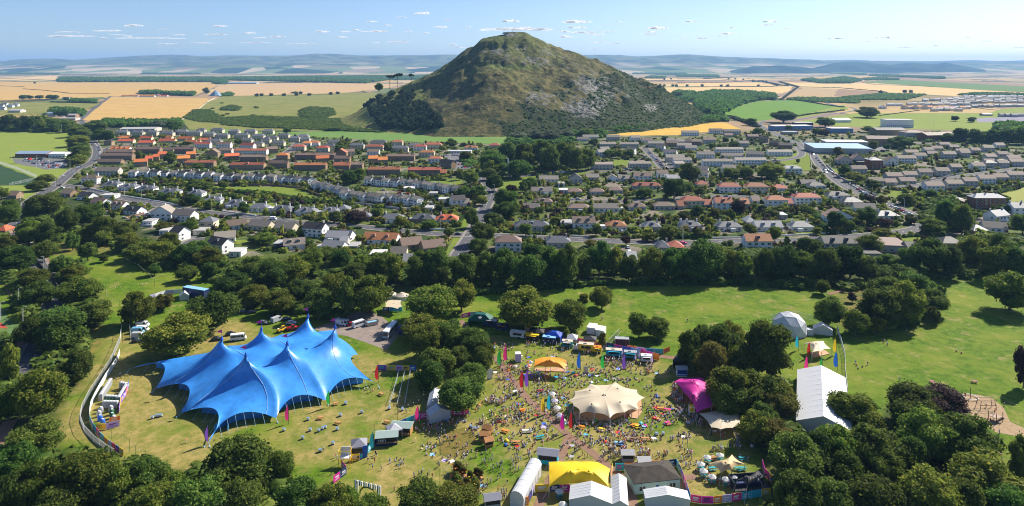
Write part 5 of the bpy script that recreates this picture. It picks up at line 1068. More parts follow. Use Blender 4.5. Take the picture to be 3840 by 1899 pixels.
pole=pm('pole_metal',(.6,.62,.62),.4); bpole=pm('pole_blue',(.35,.6,.8),.5); blk=pm('black_metal',(.03,.03,.032),.5); wood=mat('wood_plank',(.50,.25,.09),.8,scale=2,c2=(.38,.18,.06)); deck=mat('plywood_deck',(.50,.30,.17),.8,scale=1,c2=(.42,.25,.14)); ropem=pm('rope',(.7,.7,.65))
PAL={k:pm('paint_'+k,c,.5) for k,c in dict(red=(.62,.03,.03),pink=(.80,.04,.25),magenta=(.70,.02,.35),purple=(.22,.08,.50),blue=(.02,.12,.55),cyan=(.03,.48,.62),teal=(.02,.30,.32),green=(.04,.48,.08),yellow=(.90,.58,.02),orange=(.88,.25,.02),navy=(.02,.04,.14),black=(.02,.02,.022),white=(.82,.82,.82),grey=(.35,.36,.38),lilac=(.50,.42,.72),brown=(.22,.12,.06),denim=(.12,.2,.36),beige=(.6,.5,.38),sky=(.25,.5,.75),darkgreen=(.02,.14,.06),maroon=(.25,.02,.06),steel=(.16,.26,.36)).items()}
def relax(Z,fix,val,it,wrap=False):
    for _ in range(it):
        if wrap:
            up=np.vstack([Z[:1].mean()*np.ones((1,Z.shape[1])),Z[:-1]]); dn=np.vstack([Z[1:],Z[-1:]]); wa=np.minimum(40,1/((np.arange(Z.shape[0])+.5)*2*np.pi/Z.shape[1])**2)[:,None]; A=(up+dn+wa*(np.roll(Z,1,1)+np.roll(Z,-1,1)))/(2+2*wa)
        else:
            A=Z.copy(); A[1:-1,1:-1]=(Z[:-2,1:-1]+Z[2:,1:-1]+Z[1:-1,:-2]+Z[1:-1,2:])/4
        Z=np.where(fix,val,A)
    return Z
def arcs(C,inn,lift,n,cen):
    out=[]
    for i in range(len(C)):
        a,b=Vector(C[i]),Vector(C[(i+1)%len(C)]); L=(b-a).length; d=(b-a).normalized(); nn=Vector((-d.y,d.x,0)); 
        if nn.dot(Vector((cen[0],cen[1],0))-a)<0: nn=-nn
        for k in range(n):
            t=k/n; s=math.sin(math.pi*t); p=a.lerp(b,t)+nn*(inn*L*s); p.z+=lift*s; out.append(p)
    return out
def stretch_tent(name,label,C,m,peaks=(),inn=.1,lift=.6,n=9,rings=16,sag=0,poles=True,cat='tent',cen=None,capm=None,polem=None,posts=None):
    """C: corner points (x,y,z) round the edge; peaks (x,y,z) pushed up by inner masts"""
    cx,cy=cen or (sum(c[0] for c in C)/len(C),sum(c[1] for c in C)/len(C)); B=arcs(C,inn,lift,n,(cx,cy)); K=len(B)
    e=empty(name,(cx,cy,0)); tag(e,label,cat)
    S_=(np.arange(rings)+.5)/(rings-.5); bx=np.array([p.x-cx for p in B]); by=np.array([p.y-cy for p in B]); bz=np.array([p.z for p in B])
    X=S_[:,None]*bx; Y=S_[:,None]*by; fix=np.zeros((rings,K),bool); val=np.zeros((rings,K)); fix[-1]=True; val[-1]=bz
    for x,y,z in peaks:
        d=(X-(x-cx))**2+(Y-(y-cy))**2; d[-1]=1e9; j=np.unravel_index(np.argmin(d),d.shape)
        r=1.1; near=d<max(r*r,d.min()*1.01); fix|=near; val=np.where(near,z,val)
    Z=np.full((rings,K),bz.mean()); Z=relax(np.where(fix,val,Z),fix,val,2500,True)
    V=np.stack([X,Y,Z],2).reshape(-1,3); V=np.vstack([V,[0,0,Z[0].mean()]])
    q=[(i*K+k,i*K+(k+1)%K,(i+1)*K+(k+1)%K,(i+1)*K+k) for i in range(rings-1) for k in range(K)]
    me=bpy.data.meshes.new('canopy'); me.from_pydata(V.tolist(),[],q+[(len(V)-1,k,(k+1)%K) for k in range(K)][::1]); me.materials.append(m); me.polygons.foreach_set('use_smooth',[True]*len(me.polygons)); inst('canopy',me,e)
    if poles:
        for i,c in enumerate(C):
            if posts and i not in posts: continue
            MB().tube([(c[0]-cx,c[1]-cy,0),(c[0]-cx,c[1]-cy,c[2])],.07,6).build('edge_pole',polem or pole,e)
            o=Vector((c[0]-cx,c[1]-cy,0)).normalized()*2.0
            MB().tube([(c[0]-cx,c[1]-cy,c[2]),(c[0]-cx+o.x,c[1]-cy+o.y,0)],.03,4).build('guy_rope',ropem,e)
        for x,y,z in peaks: MB().tube([(x-cx,y-cy,0),(x-cx,y-cy,z-.05)],.09,6).build('mast',polem or pole,e)
    for x,y,z in peaks: MB().lathe([(.42,z-.02),(.3,z+.22),(0,z+.3)],8,x-cx,y-cy).build('mast_cap',capm or m,e,smooth=True)
    return e
# the big blue six-masted tent
def big_tent():
    A=gx(782,1672); B=gx(1416,1452); C=Vector((-70,283,0)); D=gx(490,1393)
    C=Vector((-72,281,0)); e=empty('circus_tent',((A+C)/2)); tag(e,'huge glossy blue six-masted circus tent with pink pennants on the dry grass','tent'); o=(A+C)/2; o.z=0
    nu,nv=66,54; fr=[0,.36,.66,1.0]; lf=[0,.33,.66,1.0]; rt=[0,.5,1.0]
    def edge(P,Q,fs,N,inn,zc,zm,cen):
        pts=[]
        for k in range(N+1):
            t=k/N
            for i in range(len(fs)-1):
                if t<=fs[i+1]+1e-9: break
            s=(t-fs[i])/(fs[i+1]-fs[i]); w=math.sin(math.pi*s)**.75; p=P.lerp(Q,t); L=(Q-P).length*(fs[i+1]-fs[i]); d=(Q-P).normalized(); nn=Vector((-d.y,d.x,0)); 
            if nn.dot(cen-P)<0: nn=-nn
            p=p+nn*(inn*L*w); p.z=zc+(zm-zc)*w; pts.append(p)
        return pts
    cen=(A+B+C+D)/4
    F_=edge(A,B,fr,nu,.27,.9,3.9,cen); Bk=edge(D,C,fr,nu,.22,.9,4.2,cen); L_=edge(A,D,lf,nv,.30,.9,3.9,cen); R_=edge(B,C,rt,nv,.20,.9,4.2,cen)
    X=np.zeros((nv+1,nu+1)); Y=X.copy(); Z=X.copy()
    for j in range(nv+1):
        v=j/nv
        for i in range(nu+1):
            u=i/nu
            p=F_[i]*(1-v)+Bk[i]*v+L_[j]*(1-u)+R_[j]*u-(A*(1-u)*(1-v)+B*u*(1-v)+D*(1-u)*v+C*u*v)
            X[j,i],Y[j,i]=p.x,p.y
    fix=np.zeros_like(X,bool); val=np.zeros_like(X)
    for k in range(nu+1): val[0,k]=F_[k].z; val[-1,k]=Bk[k].z
    for k in range(nv+1): val[k,0]=L_[k].z; val[k,-1]=R_[k].z
    fix[0]=fix[-1]=True; fix[:,0]=fix[:,-1]=True
    PK=[(922,1332,15.0),(1077,1288,15.5),(1257,1227,15.5),(832,1271,15.5),(980,1234,16),(1155,1186,16.5)]; PKW=[]; PI=[]
    for x,y,z in PK:
        p=gx(x,y,z); d=(X-p.x)**2+(Y-p.y)**2; j=np.unravel_index(np.argmin(d),d.shape); X[j]=p.x; Y[j]=p.y; fix[j]=True; val[j]=z; PKW.append(p); PI.append(j)
        for a,b in ((0,1),(0,-1),(1,0),(-1,0)):
            q=(j[0]+a,j[1]+b); fix[q]=True; val[q]=z*.86
    # ridge webbing between the masts keeps the roof up
    def ridge(i,j,sag):
        a,b=PI[i],PI[j]; n=max(abs(a[0]-b[0]),abs(a[1]-b[1]))
        for k in range(1,n):
            t=k/n; q=(round(a[0]+(b[0]-a[0])*t),round(a[1]+(b[1]-a[1])*t))
            if not fix[q]: fix[q]=True; val[q]=PK[i][2]*(1-t)+PK[j][2]*t-sag*(1-(2*t-1)**2)**.7
    ridge(0,1,5.8); ridge(1,2,6.0); ridge(3,4,6.0); ridge(4,5,6.0); ridge(0,3,6.5); ridge(1,4,6.5); ridge(2,5,6.5)
    Z=relax(np.where(fix,val,6.0),fix,val,1500)
    V=np.stack([X-o.x,Y-o.y,Z],2).reshape(-1,3); i=(np.arange(nu)[None,:]+(nu+1)*np.arange(nv)[:,None]).ravel(); Fq=np.stack([i,i+1,i+nu+2,i+nu+1],1)
    inst('canopy',npmesh('canopy',V,Fq,CB,smooth=True),e)
    G=lambda j,i:Vector((X[j,i]-o.x,Y[j,i]-o.y,Z[j,i]))
    seam=pm('seam_rope',(.35,.55,.8)); 
    for n_,p in enumerate(PKW):
        q=p-o; q.z=p.z
        MB().tube([(q.x,q.y,0),(q.x,q.y,p.z+.2)],.18,8).build('mast',pole,e)
        MB().lathe([(.55,p.z-.5),(.4,p.z+.3),(.12,p.z+.9)],8,q.x,q.y).tube([(q.x,q.y,p.z+.8),(q.x,q.y,p.z+3.4)],.05,5).build('mast_head',PAL['blue'],e)
        fl=MB(); zf=p.z+3.3; dx=-1
        for side in (-.02,.02): fl.add([(q.x,q.y+side,zf),(q.x+dx*.9,q.y+side+.1,zf-.35),(q.x+dx*2.0,q.y+side-.1,zf-.9),(q.x+dx*.9,q.y+side+.1,zf-1.1),(q.x,q.y+side,zf-1.3)],[(0,1,2,3,4)])
        fl.build('pennant',PAL['pink'],e)
        j,i=PI[n_]
        # seams run from the mast to the edge
        s=MB(); 
        if n_<3: s.tube([G(k,i)+Vector((0,0,.07)) for k in range(j,-1,-1)],.06,4)
        else: s.tube([G(k,i)+Vector((0,0,.07)) for k in range(j,nv+1)],.06,4)
        s.tube([G(k,i)+Vector((0,0,.07)) for k in range(*( (j,PI[n_+3][0]) if n_<3 else (j,j+2)))],.07,4)
        if n_ in (0,3): s.tube([G(j,k)+Vector((0,0,.07)) for k in range(i,-1,-1)],.08,4)
        s.build('seam',seam,e)
    def sides(E,N,fs,out):
        for k in range(2,N,3 if N>60 else 3):
            t=k/N
            if min(abs(t-f) for f in fs)<.035: continue
            p=E[k]-o; p.z=E[k].z; q=p+out*2.6; MB().tube([p,(q.x,q.y,0)],.035,5).build('side_pole',bpole,e)
        for f in fs:
            p=E[round(f*N)]-o; p.z=1.0; q=p+out*1.2; MB().tube([p,(q.x,q.y,-.1)],.07,5).lathe([(.25,0),(.2,.35),(0,.4)],6,q.x,q.y).build('ground_anchor',bpole,e)
    n1=Vector(((B-A).y,-(B-A).x,0)).normalized(); n2=Vector((-(D-A).y,(D-A).x,0)).normalized()
    if n1.dot(cen-A)>0: n1=-n1
    if n2.dot(cen-A)>0: n2=-n2
    sides(F_,nu,fr,n1); sides(L_,nv,lf,n2)
    # drooping inner side walls in the same blue canvas as the canopy
    for E,N,fs,nn in ((F_,nu,fr,-n1),(L_,nv,lf,-n2)):
        m=MB(); idx=[k for k in range(3,N-2)]
        pts=[E[k]-o+nn*3.2 for k in idx]; 
        for a,b,k in zip(pts,pts[1:],idx):
            if min(abs(k/N-f) for f in fs)<.05:
                if m.f: m.build('inner_wall',CB,e); m=MB()
                continue
            za=max(1.2,Z[3 if E is F_ else min(k,nv),min(k,nu) if E is F_ else 3]-1.2); m.add([(a.x,a.y,0),(b.x,b.y,0),(b.x,b.y,min(4,za)),(a.x,a.y,min(4,za))],[(0,1,2,3)])
        if m.f: m.build('inner_wall',CB,e)
    return e
BT=big_tent()
def P3(t,pts,z): return [tuple(W(t,x,y,z)) for x,y in pts]
stretch_tent('stretch_tent','large cream scalloped stretch tent with five mast bumps amid the crowd',P3('H',[(1565,552),(1612,488),(1718,436),(1795,446),(1892,424),(2038,478),(2092,532),(2050,612)],3.2)+P3('H',[(1955,632),(1855,672),(1750,636),(1646,642),(1606,588)],3.0),CC,[tuple(W('H',x,y,4.6)) for x,y in ((1720,482),(1908,470),(1813,512),(1925,562),(1732,575))],inn=.17,lift=.05,polem=pole)
stretch_tent('stretch_tent','bright orange stretch tent over a wooden deck near the rainbow parasols',P3('J',[(1212,668),(1395,632),(1530,642),(1680,680)],4.4)+P3('J',[(1690,760),(1652,815),(1370,778),(1190,790)],3.4),CO,[tuple(W('J',1440,680,5.6))],inn=.06,lift=.3)
stretch_tent('stretch_tent','bright yellow stretch tent with orange lining beside white marquees',P3('L',[(1090,770),(1275,768),(1450,766),(1640,770),(1790,850)],4.2)+P3('L',[(1770,1062),(1620,1030),(1430,1018),(1250,1030),(1090,1056)],2.8)+P3('L',[(1084,900)],3.4),CY,[tuple(W('L',x,y,5.6)) for x,y in ((1340,880),(1548,876))],inn=.05,lift=.25)
stretch_tent('stretch_tent','magenta stretch tent in tree shade beside the queue',P3('K',[(1110,995),(1190,955),(1340,945),(1500,935),(1600,1010),(1680,1110),(1760,1290),(1650,1370)],4.0)+P3('M',[(1100,210),(1060,110)],3.0)+P3('K',[(1240,1150)],3.4),CM,[tuple(W('K',x,y,6.0)) for x,y in ((1400,985),(1370,1180))],inn=.03,lift=.1,polem=blk)
stretch_tent('stretch_tent','sand coloured stretch tent dappled with tree shade below the magenta tent',P3('M',[(1128,216),(1390,170),(1580,225),(1620,350),(1510,380),(1380,398),(1270,375)],2.6),CC,[tuple(W('M',1360,260,3.4))],inn=.05,lift=.1,polem=blk)
stretch_tent('stretch_tent','small tan star-shaped stretch tent among white parasols',P3('M',[(1240,790),(1505,682),(1650,795),(1500,860),(1385,900)],2.6),CS,[tuple(W('M',1435,778,4.2))],inn=.12,lift=.1,polem=blk)
stretch_tent('stretch_tent','black stretch tent over a bar by the banner fence',P3('M',[(1575,970),(1790,860),(1920,915),(1830,985),(1680,1040)],4.0),CK,[tuple(W('M',1680,950,5.4))],inn=.10,lift=.1,polem=blk)
stretch_tent('stretch_tent','small cream stretch tent below the white dome',P3('I',[(868,160),(938,146),(1002,145),(1052,200),(985,216),(920,228)],3.2),CC,[tuple(W('I',950,165,4.6))],inn=.12,lift=.3)
stretch_tent('stretch_tent','small cream stretch canopy in front of the yurts',P3('E',[(335,1052),(400,1040),(468,1045),(472,1090),(440,1108),(345,1095)],3.2),CC,[],inn=.08,lift=.2)
cb=empty('bar_enclosure',W('M',1730,1100)+Vector((0,2,0)),.12); tag(cb,'black caged bar enclosure beneath the black stretch tent','bar')
MB().box(-5,5,-2,2,0,.2).box(-5,5,1.85,2,.2,2.4).box(-5,-4.85,-2,1.84,.2,2.4).build('base',blk,cb)
for k in range(11): MB().box(-5+k-.04,-5+k+.04,-2.0,-1.92,.2,2.3).build('cage_bar',blk,cb)
MB().box(-3.5,3.5,-.4,.4,.2,1.2).build('counter',PAL['navy'],cb)
def slab(name,t,pts,z,m,label,cat):
    P=[W(t,*p) for p in pts]; n=len(P); V=[(p.x,p.y,z) for p in P]+[(p.x,p.y,-.05) for p in P]
    o=MB().add(V,[tuple(range(n))]+[(i,(i+1)%n,(i+1)%n+n,i+n) for i in range(n)]).build(name,m); tag(o,label,cat); return o
slab('wooden_deck','J',[(1185,840),(1230,800),(1700,790),(1685,860)],.25,deck,'low plywood deck under the orange stretch tent','deck')
slab('wooden_deck','M',[(-280,300),(-300,200),(200,140),(470,60),(480,200),(420,280),(350,270),(320,215),(130,300)],.22,deck,'pale plywood floor under the large cream tent','deck')
slab('wooden_deck','I',[(930,262),(905,225),(1010,212),(1040,235)],.25,deck,'small plywood deck under the cream tent by the dome','deck')
# framed marquees
def marquee(label,p0,p1,p2,ze,zr,name='marquee',roof=PVC,wallm=PVC,along='v',curved=False,bays=5,cat='marquee',open_front=False):
    """p0,p1 front eave corners, p2 back right eave corner (map points at eave height)"""
    a,b,c=[Vector((q[0],q[1],0)) for q in (p0,p1,p2)]; v=(c-b); L=v.length; v=v/L; u=Vector((v.y,-v.x,0)); w=abs((b-a).dot(u)); an=math.atan2(u.y,u.x); a=b-u*w
    cen=(a+b)/2+v*L/2; e=empty(name,cen,an); tag(e,label,cat); W_,D_=w,L
    if along=='u': W_,D_=L,w        # ridge runs along u : build turned by a quarter
    r=empty_rot=RD(90) if along=='u' else 0
    h=W_/2; 
    def pr(n,bd,m,sm=False):
        o=bd.build(n,m,e,smooth=sm); o.rotation_euler.z=r; return o
    prof=[(-h-.15,ze),(0,zr),(h+.15,ze)]
    if curved: prof=[(-h-.1,ze)]+[(h*math.sin(t),ze+(zr-ze)*math.cos(t)**.8) for t in [RD(x) for x in (-75,-50,-25,0,25,50,75)]]+[(h+.1,ze)]
    body=MB(); body.add([(-h,-D_/2,0),(h,-D_/2,0),(h,D_/2,0),(-h,D_/2,0),(-h,-D_/2,ze),(h,-D_/2,ze),(h,D_/2,ze),(-h,D_/2,ze)],[(1,2,6,5),(3,0,4,7)]); pr('side_wall',body,wallm)
    for s in (-1,1):
        g=MB(); g.add([(-h,s*D_/2,0),(h,s*D_/2,0)]+[(x,s*D_/2,z-.03) for x,z in prof[::-1]],[tuple(range(2+len(prof)))]); pr('gable_wall',g,wallm)
    for k in range(bays):
        y0=-D_/2-(.2 if k==0 else 0)+D_/bays*k; y1=-D_/2+D_/bays*(k+1)+(.2 if k==bays-1 else 0)
        m=MB(); n=len(prof); ym=(y0+y1)/2
        vs=[(x,y0,z) for x,z in prof]+[(x,ym,z-(.035 if 0<i<n-1 else 0)) for i,(x,z) in enumerate(prof)]+[(x,y1,z) for x,z in prof]
        m.add(vs,[(i+j*n,i+1+j*n,i+1+(j+1)*n,i+(j+1)*n) for j in range(2) for i in range(n-1)]); pr('roof_panel',m,roof)
        fr_=MB(); 
        for i in range(n-1): fr_.tube([(prof[i][0]*.985,y0,prof[i][1]+.01+.0),(prof[i+1][0]*.985,y0,prof[i+1][1]+.01)],.028,4)
        pr('roof_seam',fr_,PVG)
    for s in (-1,1):
        for k in range(bays+1):
            y=-D_/2+D_/bays*k; pr('leg',MB().box(s*h-.05,s*h+.05,y-.05,y+.05,0,ze),pole)
    return e
def wq(t,x,y,z): return W(t,x,y,z)
marquee('large white ridge marquee with seamed roof beside dark trees on the right lawn',wq('I',812,778,3),wq('I',1192,760,3),wq('I',1145,395,3),3,5.9,bays=10)
marquee('long white barrel-roofed tent left of the yellow stretch tent',wq('L',640,1165,2.8),wq('L',800,1185,2.8),wq('L',1003,805,2.8),2.8,4.3,curved=True,bays=6)
marquee('white gabled marquee in front of the yellow stretch tent',wq('L',1322,1212,3),wq('L',1805,1240,3),wq('L',1805,1080,3),3,4.6,bays=5)
marquee('narrow white ridged tunnel marquee right of the yellow tent',wq('L',1815,1262,2.8),wq('L',1990,1262,2.8),wq('L',1968,955,2.8),2.8,3.9,bays=8)
marquee('white gabled marquee below the dark-roofed green pavilion',wq('M',530,1215,2.6),wq('M',1022,1195,2.6),wq('M',990,1100,2.6),2.6,3.7,bays=5)
marquee('grey-white tunnel tent under the trees by the magenta flag',wq('H',602,600,2.6),wq('H',668,590,2.6),wq('H',690,478,2.6),2.6,3.8,bays=5)
marquee('small grey-white gabled tent at the end of the tunnel tent',wq('H',618,645,2.6),wq('H',762,620,2.6),wq('H',735,588,2.6),2.6,4.2,bays=3)
marquee('small white frame tent beside the geodesic dome',wq('I',942,72,2.4),wq('I',1060,72,2.4),wq('I',1050,52,2.4),2.4,4.4,bays=2)
marquee('small white frame tent beside the dark container under trees',wq('D',1335,1010,2.2),wq('D',1405,1006,2.2),wq('D',1405,990,2.2),2.2,3.8,bays=2)
# hipped canopies, gazebos
def gazebo(label,p,w,d,ze,zr,m,rz=0,side=None,name='gazebo',flat=.0,cat='gazebo'):
    e=empty(name,(p[0],p[1],0),rz); tag(e,label,cat); a,b=w/2,d/2; f=flat
    MB().add([(-a-.1,-b-.1,ze),(a+.1,-b-.1,ze),(a+.1,b+.1,ze),(-a-.1,b+.1,ze),(-a*f,-b*f,zr),(a*f,-b*f,zr),(a*f,b*f,zr),(-a*f,b*f,zr),(-a-.12,-b-.12,ze-.35),(a+.12,-b-.12,ze-.35),(a+.12,b+.12,ze-.35),(-a-.12,b+.12,ze-.35)],
      [(0,1,5,4),(1,2,6,5),(2,3,7,6),(3,0,4,7),(4,5,6,7),(8,9,1,0),(9,10,2,1),(10,11,3,2),(11,8,0,3)]).build('canopy',m,e)
    for x in (-a,a):
        for y in (-b,b): MB().box(x-.05,x+.05,y-.05,y+.05,0,ze).build('leg',pole,e)
    if side: 
        MB().add([(-a,b,0),(a,b,0),(a,b,ze-.1),(-a,b,ze-.1),(-a,-b,0),(-a,-b,ze-.1),(a,-b,0),(a,-b,ze-.1)],[(0,1,2,3),(0,3,5,4),(1,6,7,2)]).build('side_wall',side,e)
    return e
p=W('J',405,160); fa=gazebo('dark green first aid tent with white cross by the banner fence',p+Vector((0,1.5,0)),10,5.5,2.6,4.6,GRN,-.16,GRN,'first_aid_tent',.45,'tent')
for s in ((-.28,.28,-.9,.9),(-.9,.9,-.28,.28)):
    o=MB().add([(s[0]*.9,0,s[2]*.9),(s[1]*.9,0,s[2]*.9),(s[1]*.9,0,s[3]*.9),(s[0]*.9,0,s[3]*.9)],[(0,1,2,3)]).build('cross_bar',PAL['white'],fa,loc=(.2,-2.18,3.7)); o.rotation_euler.x=RD(-52)
gazebo('grey pop-up gazebo beside the yellow scaffold chairs',W('N',280,675)+Vector((0,1.5,0)),4.4,4.4,2.3,3.7,GRY,.2,GRY); gazebo('pale grey gazebo between the two green-roofed bar huts',W('N',680,500)+Vector((0,1.5,0)),4,4,2.5,3.6,cloth('tarp_pale',(.5,.5,.54)),.45,cloth('tarp_pale',(.5,.5,.54)))
gazebo('bright blue gazebo behind the dark food truck',W('J',1500,400)+Vector((0,1,0)),6.5,5,2.6,3.8,TBL,-.35,TBL,flat=.35); gazebo('small white peaked gazebo behind the teal catering trailer',W('J',1770,440)+Vector((0,1,0)),4,4,2.4,3.9,PVC,-.2)
gazebo('dark gazebo in shade behind the yellow-framed stall',W('J',1250,350)+Vector((0,1,0)),6,5,2.8,4.0,CK,-.2); gazebo('black gazebo behind the yellow food truck',W('J',2040,470)+Vector((0,2,0)),5,4,2.4,3.4,CK,-.2)
gazebo('dark stage booth with red interior near the striped booth',W('K',1240,800)+Vector((0,1,0)),6,5,3.0,4.2,CK,-.5,PAL['maroon'],'booth',.3)
def yurt(p,r,label):
    e=empty('yurt',(p[0],p[1],0)); tag(e,label,'yurt'); MB().lathe([(r,0),(r,1.9)],20).build('wall',PVC,e,smooth=True)
    MB().lathe([(r+.15,1.85),(r*.25,3.1),(0,3.2)],20).build('roof',CC if 0 else cloth('yurt_roof',(.72,.66,.54)),e)
    m=MB()
    for k in range(12): t=k*math.pi/6; m.tube([(math.cos(t)*(r+.17),math.sin(t)*(r+.17),1.88),(math.cos(t)*r*.25,math.sin(t)*r*.25,3.14)],.04,4)
    m.build('roof_pole',wood,e)
yurt(W('E',466,1045)+Vector((0,2,0)),3.0,'cream yurt right of the other yurt under the trees'); yurt(W('E',378,1035)+Vector((0,2,0)),2.8,'cream yurt partly hidden by the tree left of the other yurt')
def dome():
    import bmesh
    p=W('I',800,130); p=W('I',800,118)+Vector((0,5,0)); e=empty('geodesic_dome',p); tag(e,'large white geodesic dome tent on the right lawn','dome')
    bm=bmesh.new(); bmesh.ops.create_icosphere(bm,subdivisions=2,radius=7.4); bmesh.ops.bisect_plane(bm,geom=bm.verts[:]+bm.edges[:]+bm.faces[:],plane_co=(0,0,-1.2),plane_no=(0,0,-1),clear_outer=True)
    for v in bm.verts: v.co.z+=1.2
    me=bpy.data.meshes.new('skin'); bm.to_mesh(me); m=MB()
    for ed in bm.edges: m.tube([ed.verts[0].co*1.002,ed.verts[1].co*1.002],.035,4)
    bm.free(); me.materials.append(PVC); inst('skin',me,e); m.build('strut',PAL['grey'],e)
    MB().box(-1.2,1.2,-1,1,0,2.5).build('doorway',PVC,e,loc=(7.4,-2.5,0))
dome()
# pavilion with hipped dark roof
p=[W('M',390,1150),W('M',905,1090)]; c=(p[0]+p[1])/2; w=(p[1]-p[0]).length
pv_=house(Vector((c.x-.5,c.y+4.2,0)),w,8,'h1wdW',math.atan2(p[1].y-p[0].y,p[1].x-p[0].x),name='pavilion',px_=(0,0),hw=2.9,rise=1.7); REG.pop(); tag(pv_,'pale green park pavilion with dark felted hipped roof','pavilion'); del pv_['group']
for ch in pv_.children:
    if ch.name.startswith('roof'): ch.data.materials[0]=mat('bitumen_felt',(.07,.058,.045),.9,scale=.5,c2=(.035,.03,.025))
    if ch.name.startswith('wall'): ch.data.materials[0]=pm('pale_green_board',(.45,.62,.52),.7)
# ---------- small festival things
def turned(q,c,an): 
    x,y,z=q; return (c[0]+x*math.cos(an)-y*math.sin(an),c[1]+x*math.sin(an)+y*math.cos(an),z)
def hut(label,p,w,d,h,rz,wallm,roofm_,name='bar_hut',counter=True,cat='hut'):
    e=empty(name,(p[0],p[1],0),rz); tag(e,label,cat); a,b=w/2,d/2
    MB().box(-a,a,-b,b,0,h).box(-a*.9,a*.9,-b-.02,-b,h*.42,h*.9,1).build('wall',[wallm,PAL['black']],e)
    MB().add([(-a-.3,-b-.5,h),(a+.3,-b-.5,h),(a+.3,0,h+.9),(-a-.3,0,h+.9),(-a-.3,b+.3,h),(a+.3,b+.3,h)],[(0,1,2,3),(3,2,5,4),(0,3,4),(1,5,2),(0,4,5,1)]).build('roof',roofm_,e)
    if counter: MB().box(-a*.9,a*.9,-b-.6,-b-.021,h*.38,h*.42).build('counter',wood,e)
    return e
gr_=pm('green_felt',(.33,.42,.38)); 
hut('dark navy bar hut with green roof and white emblem',W('N',600,575)+Vector((0,1.5,0)),6.2,3.6,2.5,.15,PAL['navy'],gr_)
hut('wooden bar hut with green roof above the pale gazebo',W('N',770,480)+Vector((0,2.2,0)),6,3.4,2.5,-.1,wood,gr_)
E0=MB()
for k in range(3): E0.lathe([(.5,0),(.5,.05),(.38,.05),(.38,0)],14,(k-1)*.62,0)
em=E0.build('emblem',PAL['white'],[o for o in bpy.data.objects if o.name=='bar_hut'][0],loc=(-1.4,-1.83,1.35)); em.rotation_euler.x=RD(90)
hut('yellow and blue bottle-printed kiosk with flat grey roof by the yellow tent',W('L',1085,800)+Vector((0,1.6,0)),5.6,3.2,2.7,-.18,PAL['cyan'],GRY,'kiosk',False,'kiosk')
hut('blue and white striped booth beside the dark booth',W('K',1225,925)+Vector((0,1.2,0)),3.6,2.2,2.6,-.05,PAL['white'],PAL['grey'],'booth',False,'booth')
bo=[o for o in bpy.data.objects if o.name.startswith('booth')][-1]
for k in range(4): MB().box(-1.83,1.83,-1.13,-1.1,.2+k*.62,.5+k*.62).build('stripe_panel',PAL['blue'],bo)
hut('grey shed with pale roof above the banner fence',W('M',322,775)+Vector((0,1.2,0)),3.4,2.2,2.2,0,PAL['grey'],RC['p'],'garden_shed',False,'shed'); hut('brown shed with pale roof behind the banner fence',W('M',512,870)+Vector((0,1.4,0)),3.3,2.6,2.3,0,PAL['brown'],RC['p'],'garden_shed',False,'shed')
for x,y,r,l in ((395,465,-.5,'small wooden shed farthest up beside the meadow patch'),(355,538,-.05,'wooden shed facing the tables beside the meadow patch'),(400,605,.35,'wooden shed nearest the meadow edge with open front')): hut(l,W('L',x,y)+Vector((0,.9,0)),2.3,1.8,1.9,r,wood,wood,'wooden_shed',False,'shed')
hut('grey-roofed hut in shrubs at the bottom of the fairground',W('L',440,1290)+Vector((0,1,0)),4,2.6,2.2,.2,PAL['grey'],GRY,'garden_shed',False,'shed')
# food stalls and trailers
def trailer(label,p,w,d,h,rz,bm_,rm=None,cab=None,awn=None,name='catering_trailer',cat='trailer',wheels=True,sign=None):
    e=empty(name,(p[0],p[1],0),rz); tag(e,label,cat); a,b=w/2,d/2
    MB().box(-a,a,-b,b,.45,h).build('body',bm_,e); MB().box(-a*.62,a*.62,-b-.03,-b-.001,h*.48,h*.82).build('serving_hatch',PAL['black'],e)
    MB().box(-a-.04,a+.04,-b-.04,b+.04,h,h+.08).box(-a*.3,a*.1,-.4,.3,h+.08,h+.4).build('roof',rm or PAL['white'],e)
    if awn: MB().add([(-a*.7,-b-.03,h*.84),(a*.7,-b-.03,h*.84),(a*.7,-b-1.2,h*.95),(-a*.7,-b-1.2,h*.95),(-a*.7,-b-.03,h*.87),(a*.7,-b-.03,h*.87),(a*.7,-b-1.2,h*.98),(-a*.7,-b-1.2,h*.98)],[(0,1,2,3),(7,6,5,4),(3,2,6,7),(0,3,7,4),(1,5,6,2)]).build('awning',awn,e)
    if cab:
        c=MB().add([(-a-1.7,-b*.92,.4),(-a-.01,-b*.92,.4),(-a-.01,b*.92,.4),(-a-1.7,b*.92,.4),(-a-1.7,-b*.92,1.2),(-a-1.0,-b*.92,2.1),(-a-.01,-b*.92,2.2),(-a-1.7,b*.92,1.2),(-a-1.0,b*.92,2.1),(-a-.01,b*.92,2.2)],[(0,1,6,5,4),(3,7,8,9,2),(4,5,8,7),(5,6,9,8),(0,4,7,3),(0,3,2,1)]).build('cab',cab,e)
        MB().add([(-a-1.66,-b*.85,1.28),(-a-1.66,b*.85,1.28),(-a-1.06,b*.85,2.05),(-a-1.06,-b*.85,2.05)],[(0,1,2,3)]).build('windscreen',glass,c,loc=(-.04,0,.03))
    for x in ([-a-.9,a*.6] if cab else [a*.1,a*.35]):
        for y in (-b-.02,b-.18): wl=MB().lathe([(.0,0),(.38,0),(.38,.2),(0,.2)],12).build('wheel',blk,e,loc=(x,y,.38)); wl.rotation_euler.x=RD(-90)
    if sign: MB().box(-a*.8,a*.8,-b-.05,-b-.031,h*.86,h*.97).build('sign_board',sign,e)
    return e
PP=PAL
